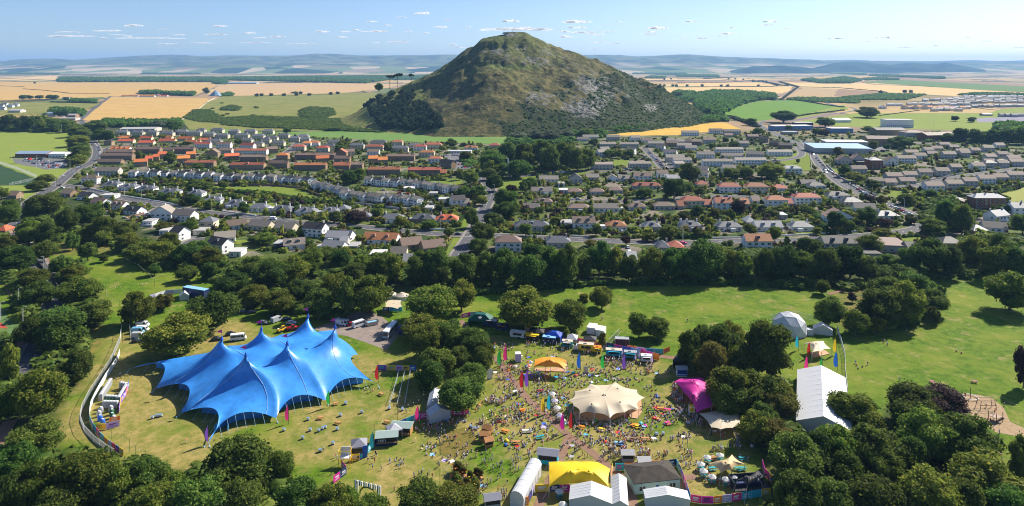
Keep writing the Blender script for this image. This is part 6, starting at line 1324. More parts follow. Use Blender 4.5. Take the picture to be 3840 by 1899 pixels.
trailer('white catering trailer in tree shade, left end of the food row',W('J',960,360)+Vector((0,1.2,0)),6.2,2.3,2.7,-.3,PP['white'],awn=None,sign=PP['grey'])
trailer('dark stall with bright yellow frame and canopy in the food row',W('J',1170,390)+Vector((0,1.2,0)),6,2.6,2.4,-.25,PP['black'],rm=PP['yellow'],awn=PP['yellow'],name='food_stall',cat='stall',sign=PP['yellow'])
trailer('dark blue food truck with white roof rack beside blue gazebo',W('J',1430,440)+Vector((0,1.2,0)),5.4,2.3,2.6,-.3,PP['navy'],rm=PP['sky'],cab=None,name='food_truck',cat='truck',sign=PP['blue'])
trailer('teal and white catering trailer with rusty roof box',W('J',1700,500)+Vector((0,1.1,0)),4.2,2.2,2.6,-.2,PP['teal'],rm=PP['beige'],awn=PP['white'],sign=PP['white'])
trailer('yellow food truck with white cab and cream roof',W('J',1980,560)+Vector((0,1.2,0)),6.0,2.4,2.9,-.2,PP['yellow'],rm=PP['beige'],cab=PP['white'],name='food_truck',cat='truck',sign=PP['yellow'])
trailer('small yellow stall right of the yellow food truck',W('J',2150,580)+Vector((0,1,0)),2.8,2,2.3,-.2,PP['yellow'],rm=PP['orange'],awn=PP['yellow'],name='food_stall',cat='stall')
trailer('long blue catering trailer with raised blue hatch',W('K',215,640)+Vector((0,1.2,0)),6.2,2.3,2.7,-.15,PP['cyan'],rm=PP['beige'],awn=PP['cyan'],sign=PP['blue'])
trailer('shorter blue trailer between feather banners',W('K',460,670)+Vector((0,1.2,0)),4.8,2.2,2.6,-.15,PP['teal'],rm=PP['grey'],awn=PP['cyan'])
trailer('white trailer with striped awning at right end of the food row',W('K',700,720)+Vector((0,1.2,0)),4.2,2.2,2.5,-.15,PP['white'],rm=PP['white'],awn=PP['white'])
trailer('dark food truck in deep shade near the first aid tent',W('J',570,200)+Vector((0,1.5,0)),4.5,2.3,2.8,-.3,PP['navy'],rm=PP['grey'],cab=PP['navy'],name='food_truck',cat='truck')
trailer('dark container stall with orange trim under the big round tree',W('J',730,250)+Vector((0,1.5,0)),5,2.4,2.5,-.3,PP['navy'],rm=PP['black'],awn=PP['orange'],name='food_stall',cat='stall')
def container(label,p,w,d,h,rz,m,name='shipping_container',cat='container',rm=None):
    e=empty(name,(p[0],p[1],0),rz); tag(e,label,cat); a,b=w/2,d/2
    MB().box(-a,a,-b,b,.15,h).build('body',m,e); MB().box(-a-.03,a+.03,-b-.03,b+.03,h,h+.07).build('roof',rm or m,e)
    for x in (-a,a-.1):
        for y in (-b-.03,b-.07): MB().box(x,x+.1,y,y+.1,.0,h).build('corner_post',PAL['grey'],e)
    for k in (-1,1): MB().box(k*a*.5-.02,k*a*.5+.02,-b-.05,-b-.02,.3,h*.9).build('door_bar',PAL['grey'],e)
    return e
container('white box trailer on the lawn, left of the pair',W('J',2070,285)+Vector((0,1.5,0)),3.6,5.2,2.8,-.35,PP['white'],'box_trailer','trailer'); container('white box trailer on the lawn, right of the pair',W('J',2200,320)+Vector((0,1.5,0)),3.4,5.2,2.7,-.35,PP['white'],'box_trailer','trailer')
container('black generator container under trees behind the blue banners',W('K',340,500)+Vector((0,2,0)),5.5,2.6,3.2,-.1,PP['black'],rm=PP['grey'])
dc=container('long dark navy container with pale sloping roof and white letter N',W('D',1440,1030)+Vector((0,2,0)),14,3,4.4,-.38,PP['navy'],rm=PP['sky'])
MB().add([(-.5,0,0),(-.25,0,0),(-.25,0,1),(-.5,0,1),(.25,0,0),(.5,0,0),(.5,0,1),(.25,0,1),(-.25,0,1),(-.5,0,1),(.25,0,0),(.5,0,0)],[(0,1,2,3),(4,5,6,7),(9,8,11,10)]).build('letter_n',PP['white'],dc,loc=(-2,-1.56,2))
for x,y in ((1195,60),(1150,75)): pass
# white hoarding, banner fences, mesh fences
BANC=[PP[k] for k in ('purple','pink','cyan','yellow','blue','magenta','lilac','navy','orange')]
def banner_fence(label,t,pts,h=1.9,cols=None,step=3.0,name='banner_fence',cat='fence',dim=1):
    P=[Vector(W(t_,x,y).xy) for t_,x,y in pts] if isinstance(pts[0][0],str) else [Vector(W(t,*p).xy) for p in pts]
    e=empty(name,(P[0].x,P[0].y,0)); tag(e,label,cat); o=P[0]; i=0; posts=MB()
    for a,b in zip(P,P[1:]):
        L=(b-a).length; n=max(1,round(L/step)); d=(b-a)/L; nn=Vector((-d.y,d.x))*.04
        for k in range(n):
            p=a+d*(L*k/n)-o; q=a+d*(L*(k+1)/n-.05)-o; m=cols[i%len(cols)] if cols else rng.choice(BANC); i+=1
            b_=MB(); b_.add([(p.x-nn.x,p.y-nn.y,.1),(q.x-nn.x,q.y-nn.y,.1),(q.x-nn.x,q.y-nn.y,h),(p.x-nn.x,p.y-nn.y,h),(p.x+nn.x,p.y+nn.y,.1),(q.x+nn.x,q.y+nn.y,.1),(q.x+nn.x,q.y+nn.y,h),(p.x+nn.x,p.y+nn.y,h)],[(0,1,2,3),(7,6,5,4),(3,2,6,7)])
            if not cols:   # printed block and lines
                for z0,z1,s0,s1 in ((.55,.7,.15,.8),(.85,1.0,.15,.6),(1.15,1.5,.2,.75)):
                    r0=p.lerp(q,s0); r1=p.lerp(q,s1); n2=nn*1.4; b_.add([(r0.x-n2.x,r0.y-n2.y,z0),(r1.x-n2.x,r1.y-n2.y,z0),(r1.x-n2.x,r1.y-n2.y,z1),(r0.x-n2.x,r0.y-n2.y,z1)],[(0,1,2,3)],1)
                    b_.add([(r0.x+n2.x,r0.y+n2.y,z0),(r1.x+n2.x,r1.y+n2.y,z0),(r1.x+n2.x,r1.y+n2.y,z1),(r0.x+n2.x,r0.y+n2.y,z1)],[(3,2,1,0)],1)
            b_.build('fence_panel',[m,PP['white'] if rng.random()<.5 else rng.choice(BANC)],e); MB().box(p.x-.05,p.x+.05,p.y-.05,p.y+.05,0,h+.05).build('post',pole,e)
    return e
banner_fence('white hoarding curving along the left edge of the fairground','G',[(818,238),(800,290),(765,345),(720,410),(680,480),(645,545),(620,600),(612,650),(612,695)],2.2,[PP['white']],3,'hoarding')
banner_fence('purple printed banner fence continuing the white hoarding','G',[(612,697),(635,750),(680,810),(740,865),(790,900),(843,935)],2.0)
banner_fence('colourful banner screen right of the toilets','G',[(880,455),(860,520),(825,570),(812,640)],2.0); banner_fence('banner screen below the water butts','G',[(632,748),(725,752),(818,730)],2.0); banner_fence('short pink banner behind the butt screen','G',[(748,710),(820,695)],1.8)
banner_fence('banner fence behind the first aid tent','J',[(120,60),(250,30),(400,15),(520,55),(560,85),(680,110)],2.0); banner_fence('banner fence behind the left food stalls','J',[(1060,250),(1360,290),(1640,360),(1700,380),(1850,430),(2110,480),(2280,500)],2.2)
banner_fence('blue banner fence behind the right food trailers','K',[(100,510),(330,565),(600,615),(880,690)],2.6,None); banner_fence('dark banner fence under the twin trees','K',[(410,530),(680,575),(940,590),(1040,550)],2.0); banner_fence('short turquoise banner between trees on the far lawn','K',[(1600,335),(1745,330)],2)
banner_fence('banner fence joining the tent and bar huts','N',[(755,370),(900,310),(1075,265)],1.9); banner_fence('pink banner fence running down to the grey gazebo','N',[(505,545),(440,620),(375,690)],1.9); banner_fence('low banner fence in front of the grey gazebo','N',[(190,758),(300,752),(345,730)],1.9); banner_fence('pink and blue banner fence by the yellow scaffold','N',[(92,830),(150,905),(0,1018)],2.0)
banner_fence('banner fence above the green pavilion','M',[(175,868),(380,862),(440,850),(580,835),(760,830),(872,815)],2.0); banner_fence('banner fence on the right side of the pavilion yard','M',[(872,815),(930,930),(960,1010),(1030,1225)],2.0); banner_fence('long banner fence along the bottom right edge','M',[(1035,1225),(1160,1248),(1290,1250),(1500,1225),(1730,1185),(1950,1150)],2.0); banner_fence('banner fence behind the black tent','M',[(1850,830),(1880,930),(1990,1050)],2.2)
banner_fence('striped banner fence between barrel tent and yellow tent','L',[(930,1115),(1100,1110),(1330,1112)],2.0); banner_fence('banner screen at the foot of the barrel tent','L',[(680,1255),(800,1262),(860,1268)],2.2); banner_fence('white banner fence right of the barrel tent','L',[(862,1230),(925,1105)],1.8); banner_fence('tall banner fence right of the yellow tent','L',[(1795,1000),(1815,870)],2.2)
banner_fence('banner fence by the yurt terrace','E',[(330,1125),(470,1128)],2); banner_fence('pale fence around the compound beside the dark container','D',[(1115,1035),(1230,1000),(1350,990)],2,[PP['lilac'],PP['white'],PP['white']]); banner_fence('purple banner fence between big tent and dark trees','H',[(265,345),(390,348),(530,350)],2); banner_fence('banner strip under the tree right of the small gabled tent','H',[(770,655),(860,650),(890,640)],1.9)
banner_fence('red screen left of the magenta tent queue','M',[(1025,170),(1025,120)],2.4,[PP['lilac']])
def mesh_fence(label,t,pts,h=2.2):
    P=[Vector(W(t,*p).xy) for p in pts]; e=empty('mesh_fence',(P[0].x,P[0].y,0)); tag(e,label,'fence'); o=P[0]
    for a,b in zip(P,P[1:]):
        L=(b-a).length; n=max(1,round(L/3.5)); d=(b-a)/L
        for k in range(n):
            p=a+d*(L*k/n)-o; q=a+d*(L*(k+1)/n)-o; m=MB()
            for z in (.15,h): m.tube([(p.x,p.y,z),(q.x,q.y,z)],.05,4)
            for s in range(6):
                r=p.lerp(q,s/6); m.tube([(r.x,r.y,.1),(r.x,r.y,h)],.035 if s else .06,4)
            m.build('fence_panel',pole,e)
    return e
mesh_fence('outer steel mesh fence curving round the left edge','G',[(832,55),(820,150),(760,290),(690,400),(610,520),(560,620),(545,690),(575,770),(640,840),(720,900),(780,935)]); mesh_fence('steel mesh fence beside the parked vans','G',[(878,0),(888,90),(893,150)])
mesh_fence('steel mesh fence beside the big white marquee','I',[(1092,75),(1120,160),(1145,260),(1150,380),(1165,510)]); mesh_fence('steel mesh fence arcing behind the dome','F',[(690,1190),(800,1165),(900,1165),(1000,1195),(1050,1215)]); mesh_fence('steel fence panel right of the white box trailers','J',[(2310,450),(2470,290)])
mesh_fence('queue barrier nearest the big blue tent','H',[(415,350),(375,500),(352,570),(345,590)],1.2);mesh_fence('queue barrier second from the big blue tent','H',[(455,350),(430,460),(400,590)],1.2);mesh_fence('queue barrier third from the big blue tent','H',[(492,350),(470,480),(450,590)],1.2)
mesh_fence('green ball-stop fence around the artificial pitch','D',[(0,30),(120,70),(275,135)],3.0);mesh_fence('white barrier at the corner of the artificial pitch','D',[(70,190),(200,160),(262,145)],2)
# toilets
tm=MB(); tm.box(-.55,.55,-.55,.55,.1,2.1,0).box(-.42,.42,-.57,-.551,.2,1.95,1); TB=tm.mesh('cabin',[PP['grey'],PP['darkgreen']]); TRf=MB().lathe([(.78,2.1),(.7,2.25),(.35,2.4),(0,2.42)],4).mesh('roof',PVC)
def toilet(p,rz,label):
    e=empty('portable_toilet',(p[0],p[1],0),rz); tag(e,None,'toilet','portable toilets in the walled compound'); inst('cabin',TB,e); inst('roof',TRf,e,rz=RD(45)); reg(e,label,'S',1920+p[0]*F/p[1],YH+H*F/p[1],'loo')
def toilets(t,x0,y0,x1,y1,n,label,rz):
    a,b=W(t,x0,y0),W(t,x1,y1)
    for k in range(n): toilet(a.lerp(b,k/max(1,n-1)),rz,label)
toilets('O',380,320,260,510,11,'white-topped portable toilet',RD(-70)); toilets('O',330,530,440,535,4,'white-topped portable toilet',0); toilets('O',305,600,455,605,5,'grey portable toilet',RD(180)); toilets('O',520,360,575,370,3,'white-topped portable toilet',RD(150)); toilets('O',570,400,485,545,9,'white-topped portable toilet',RD(110))
landmarks('loo','''O 330 400 left toilet row
O 385 520 middle toilet row
O 380 600 front toilet row
O 540 330 angled toilet trio
O 535 470 right toilet row''')
for t,x,y,c,l in (('O',262,660,'grey','grey water butt, upper left of the butt rows'),('O',240,712,'grey','grey water butt above the blue ones'),('O',252,765,'blue','blue water butt, upper of the two'),('O',284,815,'blue','blue water butt beside the banner screen'),('O',388,645,'grey','grey water butt, upper right of the butt rows'),('O',400,690,'darkgreen','green water butt, upper of the two'),('O',404,735,'darkgreen','green water butt, lower of the two'),('O',422,770,'grey','grey water butt behind the pink banner')):
    p=W(t,x,y); e=empty('water_butt',p); tag(e,l,'water butt','water butts beside the toilets'); MB().lathe([(.62,0),(.75,.5),(.7,1.3),(.5,1.75),(0,1.8)],12).build('tank',PP[c],e,smooth=True); MB().lathe([(.3,1.76),(.3,1.88),(0,1.88)],8).build('lid',PP['white'],e)
# feather flags
def flag(t,x,y,c,h,label):
    p=W(t,x,y); e=empty('feather_flag',p,rng.uniform(-.25,.25)); tag(e,label,'flag','tall feather flags on the fairground'); 
    MB().tube([(0,0,0),(0,0,h*.6),(-h*.02,0,h*.85),(-h*.1,0,h)],.06,5).build('pole',PP['black'],e)
    m=MB(); n=10; V=[];
    for i in range(n+1):
        s=i/n; z=h*(.22+.78*s); wd=.235*h*math.sin(math.pi*min(1,.12+.86*s))**.7*(1-.35*s); V+=[(-.02-h*.1*max(0,(s-.8)/.2)**2,.03*math.sin(s*6),z),(-wd-.02,.14*math.sin(s*7+1),z-.1*h*(.5-s))]
    m.add(V,[(2*i,2*i+1,2*i+3,2*i+2) for i in range(n)]); m.build('sail',cloth('sail_'+c,tuple(PP[c].node_tree.nodes['Mix'].inputs[6].default_value)[:3],trans=.35),e,smooth=True)
for a in (('J',705,800,'green',7.2,'green feather flag beside the pink one near the path'),('J',795,735,'pink',7.0,'pink feather flag by the path above the crowd'),('J',1040,1140,'red',7,'red feather flag beside the path'),('J',1115,1130,'purple',6.8,'purple feather flag right of the red one'),('L',1040,240,'yellow',6.2,'yellow feather flag by the path'),('L',1108,210,'cyan',6.2,'cyan feather flag right of the yellow one'),('L',1262,440,'magenta',6.2,'magenta feather flag at the path fork'),('L',1358,430,'red',6.2,'red feather flag at the path fork'),
    ('J',1890,850,'blue',7,'blue feather flag right of the orange tent'),('J',2240,850,'green',6.5,'green feather flag among the food queues'),('J',2560,860,'purple',6.8,'violet feather flag among the food queues'),('N',975,340,'pink',6,'pink feather flag beside the tunnel tent'),('N',462,655,'teal',6,'teal feather flag below the navy bar hut'),('H',272,432,'red',6.4,'red feather flag at the right end of the big blue tent'),('O',1612,1075,'purple',5.6,'purple feather flag at the near corner of the big blue tent'),
    ('G',1972,712,'pink',5.6,'pink feather flag in front of the big blue tent'),('G',2252,598,'green',5.6,'green feather flag in front of the big blue tent'),('I',828,210,'cyan',6,'cyan feather flag left of the cream tent by the dome'),('I',908,258,'red',6,'red feather flag in front of the cream tent by the dome'),('I',1086,240,'yellow',6.4,'yellow feather flag beside the fence by the dome'),('I',1095,348,'blue',7,'blue feather flag beyond the white marquee'),('I',893,378,'pink',7,'pink feather flag beyond the white marquee'),('I',992,392,'green',7,'green feather flag behind the marquee ridge'),
    ('K',350,665,'lilac',3.6,'lilac feather banner between the blue trailers'),('K',545,700,'lilac',3.8,'lilac feather banner right of the shorter blue trailer'),('K',600,700,'lilac',4,'slim lilac feather banner by the fence'),('K',790,740,'lilac',4,'lilac feather banner by the white trailer')): flag(*a)
# parasols
def parasol(t,x,y,cols,label,r=1.2,h=2.3,tbl=True,tc='teal'):
    p=W(t,x,y,h-.3); e=empty('parasol',(p.x,p.y,0)); tag(e,label,'parasol','parasols over the picnic tables'); MB().tube([(0,0,0),(0,0,h)],.05,6).build('pole',pole,e)
    m=MB(); k=8 if len(cols)>1 or cols[0]!='white' else 6; V=[(0,0,h)]+[(r*math.cos(2*math.pi*i/k),r*math.sin(2*math.pi*i/k),h-.6) for i in range(k)]+[(r*1.0*math.cos(2*math.pi*i/k),r*math.sin(2*math.pi*i/k),h-.78) for i in range(k)]
    fs=[];mi=[]
    for i in range(k): m.add([V[0],V[1+i],V[1+(i+1)%k],V[1+k+(i+1)%k],V[1+k+i]],[(0,1,2),(1,4,3,2)],i%len(cols))
    m.build('canopy',[cloth('sail_'+c,tuple(PP[c].node_tree.nodes['Mix'].inputs[6].default_value)[:3],trans=.35) for c in cols],e); MB().lathe([(.3,0),(.3,.1),(0,.12)],8).build('base',blk,e)
    if tbl: picnic((p.x,p.y),PP[tc],rng.uniform(-.5,.5),'picnic table under the '+label.split(' ',1)[1] if 0 else None,'S')
TBM={}
def picnic(p,m,rz,desc,t='S',long=1.0,top=None):
    key=(m.name,long,top.name if top else '')
    if key not in TBM:
        a=.9*long; tp=MB().box(-a,a,-.38,.38,.7,.76).mesh('table_top',top or m); bn=MB().box(-a,a,-.13,.13,.42,.46).mesh('bench',m); lg=MB().add([(-.05,-.75,0),(.05,-.75,0),(.05,-.65,0),(-.05,-.65,0),(-.05,-.3,.7),(.05,-.3,.7),(.05,-.2,.7),(-.05,-.2,.7)],[(0,1,5,4),(1,2,6,5),(2,3,7,6),(3,0,4,7)]).add([(-.05,.75,0),(.05,.75,0),(.05,.65,0),(-.05,.65,0),(-.05,.3,.7),(.05,.3,.7),(.05,.2,.7),(-.05,.2,.7)],[(0,4,5,1),(1,5,6,2),(2,6,7,3),(3,7,4,0)]).box(-.04,.04,-.7,.7,.36,.42).mesh('trestle',m); TBM[key]=(tp,bn,lg,a)
    tp,bn,lg,a=TBM[key]; e=empty('picnic_table',(p[0],p[1],0),rz); inst('table_top',tp,e)
    for s in (-.68,.68): inst('bench',bn,e,(0,s,0))
    for s in (-.7,.7): inst('trestle',lg,e,(s*a,0,0))
    nm={'paint_teal':'teal','wood_plank':'wooden','paint_pink':'pink','paint_white':'white','paint_orange':'orange','paint_yellow':'yellow','paint_black':'black','paint_sky':'blue','paint_brown':'dark brown','paint_maroon':'dark red'}.get((top or m).name,'wooden')
    reg(e,desc or f'{nm} picnic table','S',1920+p[0]*F/p[1],YH+H*F/p[1],'fair','picnic tables on the fairground','table'); return e
for a in (('M',1222,700,['white'],'white parasol nearest the tan tent tip'),('M',1368,676,['white'],'white parasol highest beside the tan tent'),('M',1150,778,['white'],'white parasol farthest left by the tan tent'),('M',1183,857,['white'],'white parasol below the farthest left one'),('M',1281,922,['white'],'white parasol lowest on the left of the tan tent'),('M',1437,950,['white'],'white parasol directly below the tan tent'),('M',1522,918,['white'],'white parasol between tan and black tents'),
    ('L',1210,1088,['white'],'white parasol behind the striped banner fence'),('L',1250,1235,['white'],'white parasol left of the white gabled marquee')): parasol(*a)
for a in (('J',1132,690,['red','yellow','blue','white'],'upper rainbow parasol beside the orange tent'),('J',1112,745,['blue','white','red','yellow'],'lower rainbow parasol beside the orange tent'),('J',1470,1160,['white'],'pale blue-white fringed parasol left of the cream tent'),('L',1155,55,['lilac','white'],'pink fringed parasol left of the cream tent'),('L',1183,138,['white'],'grey-white fringed parasol by the cyan flag'),('L',1218,225,['lilac','white'],'pink fringed parasol lowest left of the cream tent')): parasol(*a,r=1.25,tc='beige')
for t,x,y,c,lg in (('L',735,255,'black',1.6),('L',510,310,'black',1.6),('L',845,430,'white',1.8),('L',590,430,'orange',1.2),('L',720,560,'wood',1.2),('L',985,500,'teal',1.5),('L',790,190,'orange',1),('L',1465,385,'orange',1),('L',1690,410,'yellow',1),('M',400,520,'brown',2),('M',510,520,'wood',1.6),('M',690,175,'orange',1.2),('M',770,190,'pink',1.2),('M',440,380,'yellow',1.1),('M',480,385,'sky',1.2),('M',385,365,'orange',1),('M',210,570,'sky',1.3),('M',770,340,'pink',.9),('J',1000,640,'white',.8),('J',1300,1150,'maroon',1.2),
    ('H',330,705,'wood',1),('H',290,515,'wood',1),('H',30,330,'wood',1),('G',2190,678,'wood',1),('G',2308,712,'wood',1),('H',-20,580,'wood',1),('I',2030,430,'maroon',1),('I',1740,432,'maroon',1),('M',1560,860,'teal',1.2),('M',1620,860,'teal',1.2),('M',1280,860,'teal',1.2),('M',1620,745,'teal',1),('M',1270,735,'wood',1.2),('M',1300,745,'wood',1)):
    m={'wood':wood}.get(c) or PP[c]; picnic(W(t,x,y),m,rng.uniform(-.5,.5),None,'S',lg)
# drum tables
dm=MB().lathe([(.42,0),(.44,.35)],12).mesh('drum',PP['navy']); d2=MB().lathe([(.44,.35),(.44,.8)],12).mesh('drum_band',PP['white']); d3=MB().lathe([(.5,.8),(.5,.85),(0,.86)],12).mesh('drum_top',PP['steel'])
for t,x,y in (('N',142,108),('N',325,212),('N',80,248),('N',43,408),('N',-4,570),('N',638,168),('N',788,185),('G',1940,760),('G',2105,686),('G',2069,815),('G',2187,902),('G',2275,852),('G',2305,754),('G',2327,658),('G',2120,760),('G',2362,578),('G',2303,470),('O',910,740),('O',960,720),('O',990,718),('O',1018,715),('G',2178,765),('G',2222,742),('G',2205,750),('H',345,612),('H',436,620),('M',645,465),('M',720,460),('L',243,400),('L',200,380)):
    p=W(t,x,y); e=empty('drum_table',p); inst('drum',dm,e); inst('drum_band',d2,e); inst('drum_top',d3,e); reg(e,'blue and white drum table',t,x,y,'fair','drum tables scattered on the dry grass','drum table')
# yellow scaffold chair, pink-striped arch, kids frame
def scaffold(p,w,d,h,m,label,name,seat=None,rz=0):
    e=empty(name,p,rz); tag(e,label,'frame'); a,b=w/2,d/2
    for x in (-a,a):
        for y in (-b,b): MB().tube([(x,y,0),(x*.8,y*.8,h)],.09,5).build('leg',m,e)
    for z in (h*.5,h): MB().tube([(-a,-b,z),(a,-b,z),(a,b,z),(-a,b,z),(-a,-b,z)],.08,5).build('crossbar',m,e)
    if seat: MB().box(-a*.8,a*.8,-b*.8,b*.8,h*.5,h*.56).build('seat',seat,e); MB().box(-a*.8,a*.8,b*.7,b*.8,h*.56,h*1.05).build('backrest',seat,e)
    return e
scaffold(W('N',135,810),3.4,2.4,4.6,PP['yellow'],'giant yellow scaffold chair with striped seat','giant_chair',PP['white']); scaffold(W('M',1045,245),1.8,1.6,3.2,PP['white'],'white climbing frame with yellow base by the magenta tent','photo_frame',PP['yellow'])
scaffold(W('I',2110,605),5.4,2.2,3.0,PP['brown'],'brown swing frame with round basket seats on the woodchip','swing_frame'); scaffold(W('M',580,232),1.7,.3,1.4,PP['darkgreen'],'open green square frame on the grass','photo_frame')
o=empty('striped_arch',W('N',395,1185),-.35); tag(o,'blue and white striped entrance arch in front of the bottom trees','arch')
for k in range(12): MB().box(-4+k*.68,-4+k*.68+.34,-.15,.15,0 if k<2 or k>9 else 2.8,4.0).build('stripe_panel',PP['white'] if k%2 else PP['steel'],o)
MB().tube([(-2.6,0,0),(-2.3,0,1.6),(-1.4,0,2.6),(0,0,2.9),(1.4,0,2.6),(2.3,0,1.6),(2.6,0,0)],.2,6).build('flower_garland',LM['b'],o)
# play area pieces
e=empty('climbing_frame',W('I',2175,690),.4); tag(e,'dark metal climbing frame with slide on the woodchip','climbing frame')
for x in (-1.6,1.6):
    for y in (-1.2,1.2): MB().tube([(x,y,0),(x,y,3)],.1,6).build('post',blk,e)
MB().box(-1.6,1.6,-1.2,1.2,1.4,1.55).build('platform',PP['brown'],e); MB().add([(1.6,-.4,1.5),(1.6,.4,1.5),(4,.4,.2),(4,-.4,.2),(1.6,-.4,1.4),(1.6,.4,1.4),(4,.4,.1),(4,-.4,.1)],[(0,3,2,1),(4,5,6,7),(0,4,7,3),(1,2,6,5)]).build('slide',PP['grey'],e); MB().tube([(-1.6,-1.2,3),(0,0,4),(1.6,1.2,3)],.06,5).build('rope_net',PP['red'],e)
e=empty('roundabout',W('I',2003,535)); tag(e,'white ring roundabout with tall centre pole','roundabout'); MB().lathe([(2.1,.3),(2.25,.3),(2.25,.5),(2.1,.5),(2.1,.3)],20).build('ring',PP['white'],e); MB().tube([(0,0,0),(0,0,3.6)],.12,8).build('pole',PP['brown'],e)
e=empty('grass_mound_slide',W('I',1380,690),.2); tag(e,'blue metal outdoor table tennis table on bare soil','table'); e.name='table_tennis_table'
MB().box(-1.6,1.6,-.8,.8,.74,.8).build('table_top',PP['steel'],e)
for s in (-1,1): MB().box(s*1.0-.1,s*1.0+.1,-.5,.5,0,.739).build('leg',blk,e)
MB().box(-.02,.02,-.85,.85,.801,.95).build('net',PP['white'],e)
# letters of the sign behind the lawn crowd
ls=empty('letter_sign',W('J',1215,950)); tag(ls,'big coloured letters ARTS standing on the grass below the orange tent','sign')
def glyph(ch,x,c):
    G={'A':[[(0,0),(.5,1.6),(1,0)],[(.2,.6),(.8,.6)]],'R':[[(0,0),(0,1.6),(.7,1.6),(.9,1.25),(.7,.85),(0,.85)],[(.45,.85),(1,0)]],'T':[[(0,1.6),(1,1.6)],[(.5,0),(.5,1.6)]],'S':[[(1,1.35),(.75,1.6),(.25,1.6),(0,1.25),(.25,.9),(.75,.75),(1,.4),(.75,0),(.25,0),(0,.25)]]}[ch]
    m=MB()
    for st in G: m.tube([(x+px_*1.9,0,.15+z*1.35) for px_,z in st],.22,5)
    m.build('letter_'+ch.lower(),PP[c],ls)
for i,(ch,c) in enumerate(zip('ARTS',('maroon','purple','steel','orange'))): glyph(ch,-5.6+i*2.9,c)
def board(t,x,y,w,h,m,label,rz=0,name='sign_board'):
    e=empty(name,W(t,x,y),rz); tag(e,label,'sign'); MB().box(-w/2,w/2,-.06,.06,.1,h).build('panel',m,e); MB().box(-w/2-.05,w/2+.05,.06,.5,0,.1).build('base',blk,e)
board('J',540,960,2,3.6,PP['white'],'tall leaning white sign board left of the crowd',.3); board('J',1968,875,1.6,2.6,PP['beige'],'plain upright plywood board in the crowd'); board('N',360,720,1.4,3.4,PP['blue'],'tall blue info board beside the grey gazebo',.4)
# ---------- people
CLO={'white':(.66,.66,.66),'black':(.02,.02,.025),'navy':(.03,.05,.13),'blue':(.10,.25,.55),'pale blue':(.40,.55,.72),'red':(.60,.05,.05),'pink':(.75,.35,.42),'beige':(.50,.40,.28),'grey':(.28,.28,.30),'green':(.10,.28,.12),'orange':(.85,.25,.04),'denim':(.13,.20,.33),'yellow':(.80,.60,.10),'khaki':(.22,.20,.12)}
SKN=[(.55,.33,.23),(.62,.40,.30),(.45,.26,.17)]; HAI={'dark':(.03,.02,.015),'brown':(.12,.07,.035),'fair':(.45,.32,.15),'grey':(.4,.38,.36)}
CM_={k:pm('fabric_'+k.replace(' ','_'),c,.85) for k,c in CLO.items()}; SM_=[pm('skin_%d'%i,c,.6) for i,c in enumerate(SKN)]; HM_={k:pm('hair_'+k,c,.8) for k,c in HAI.items()}
def fig(name,J,bones,wide=1.0,sub=1):
    """J: joint -> (x,y,z,r); bones: (a,b,slot)"""
    names=list(J); me=bpy.data.meshes.new(name); me.from_pydata([J[n][:3] for n in names],[(names.index(a),names.index(b)) for a,b,_ in bones],[])
    o=bpy.data.objects.new(name,me); COL.objects.link(o); md=o.modifiers.new('s','SKIN'); md.use_smooth_shade=True
    sv=me.skin_vertices[0].data
    for i,n in enumerate(names): sv[i].radius=(J[n][3]*wide,J[n][3]*(.8 if n in('chest','pelvis','waist') else 1)); sv[i].use_root=(n=='pelvis')
    if sub: s=o.modifiers.new('u','SUBSURF'); s.levels=sub; s.render_levels=sub
    dg=bpy.context.evaluated_depsgraph_get(); m2=bpy.data.meshes.new_from_object(o.evaluated_get(dg)); bpy.data.objects.remove(o)
    m2.name=name; m2.materials.clear()
    for k in range(4): m2.materials.append(None)
    for p in m2.polygons:
        c=Vector(p.center); best=None
        for a,b,s in bones:
            A=Vector(J[a][:3]); B=Vector(J[b][:3]); t=max(0,min(1,(c-A).dot(B-A)/max(1e-6,(B-A).length_squared))); d=(c-A.lerp(B,t)).length-(J[a][3]*(1-t)+J[b][3]*t)
            if best is None or d<best[0]: best=(d,s)
        s=best[1]
        H_=Vector(J['head'][:3])
        if s==0 and c.z>H_.z-.02 and (c.z>H_.z+.04 or c.y>H_.y+.02): s=3
        p.material_index=s; p.use_smooth=True
    m2.update(); return m2
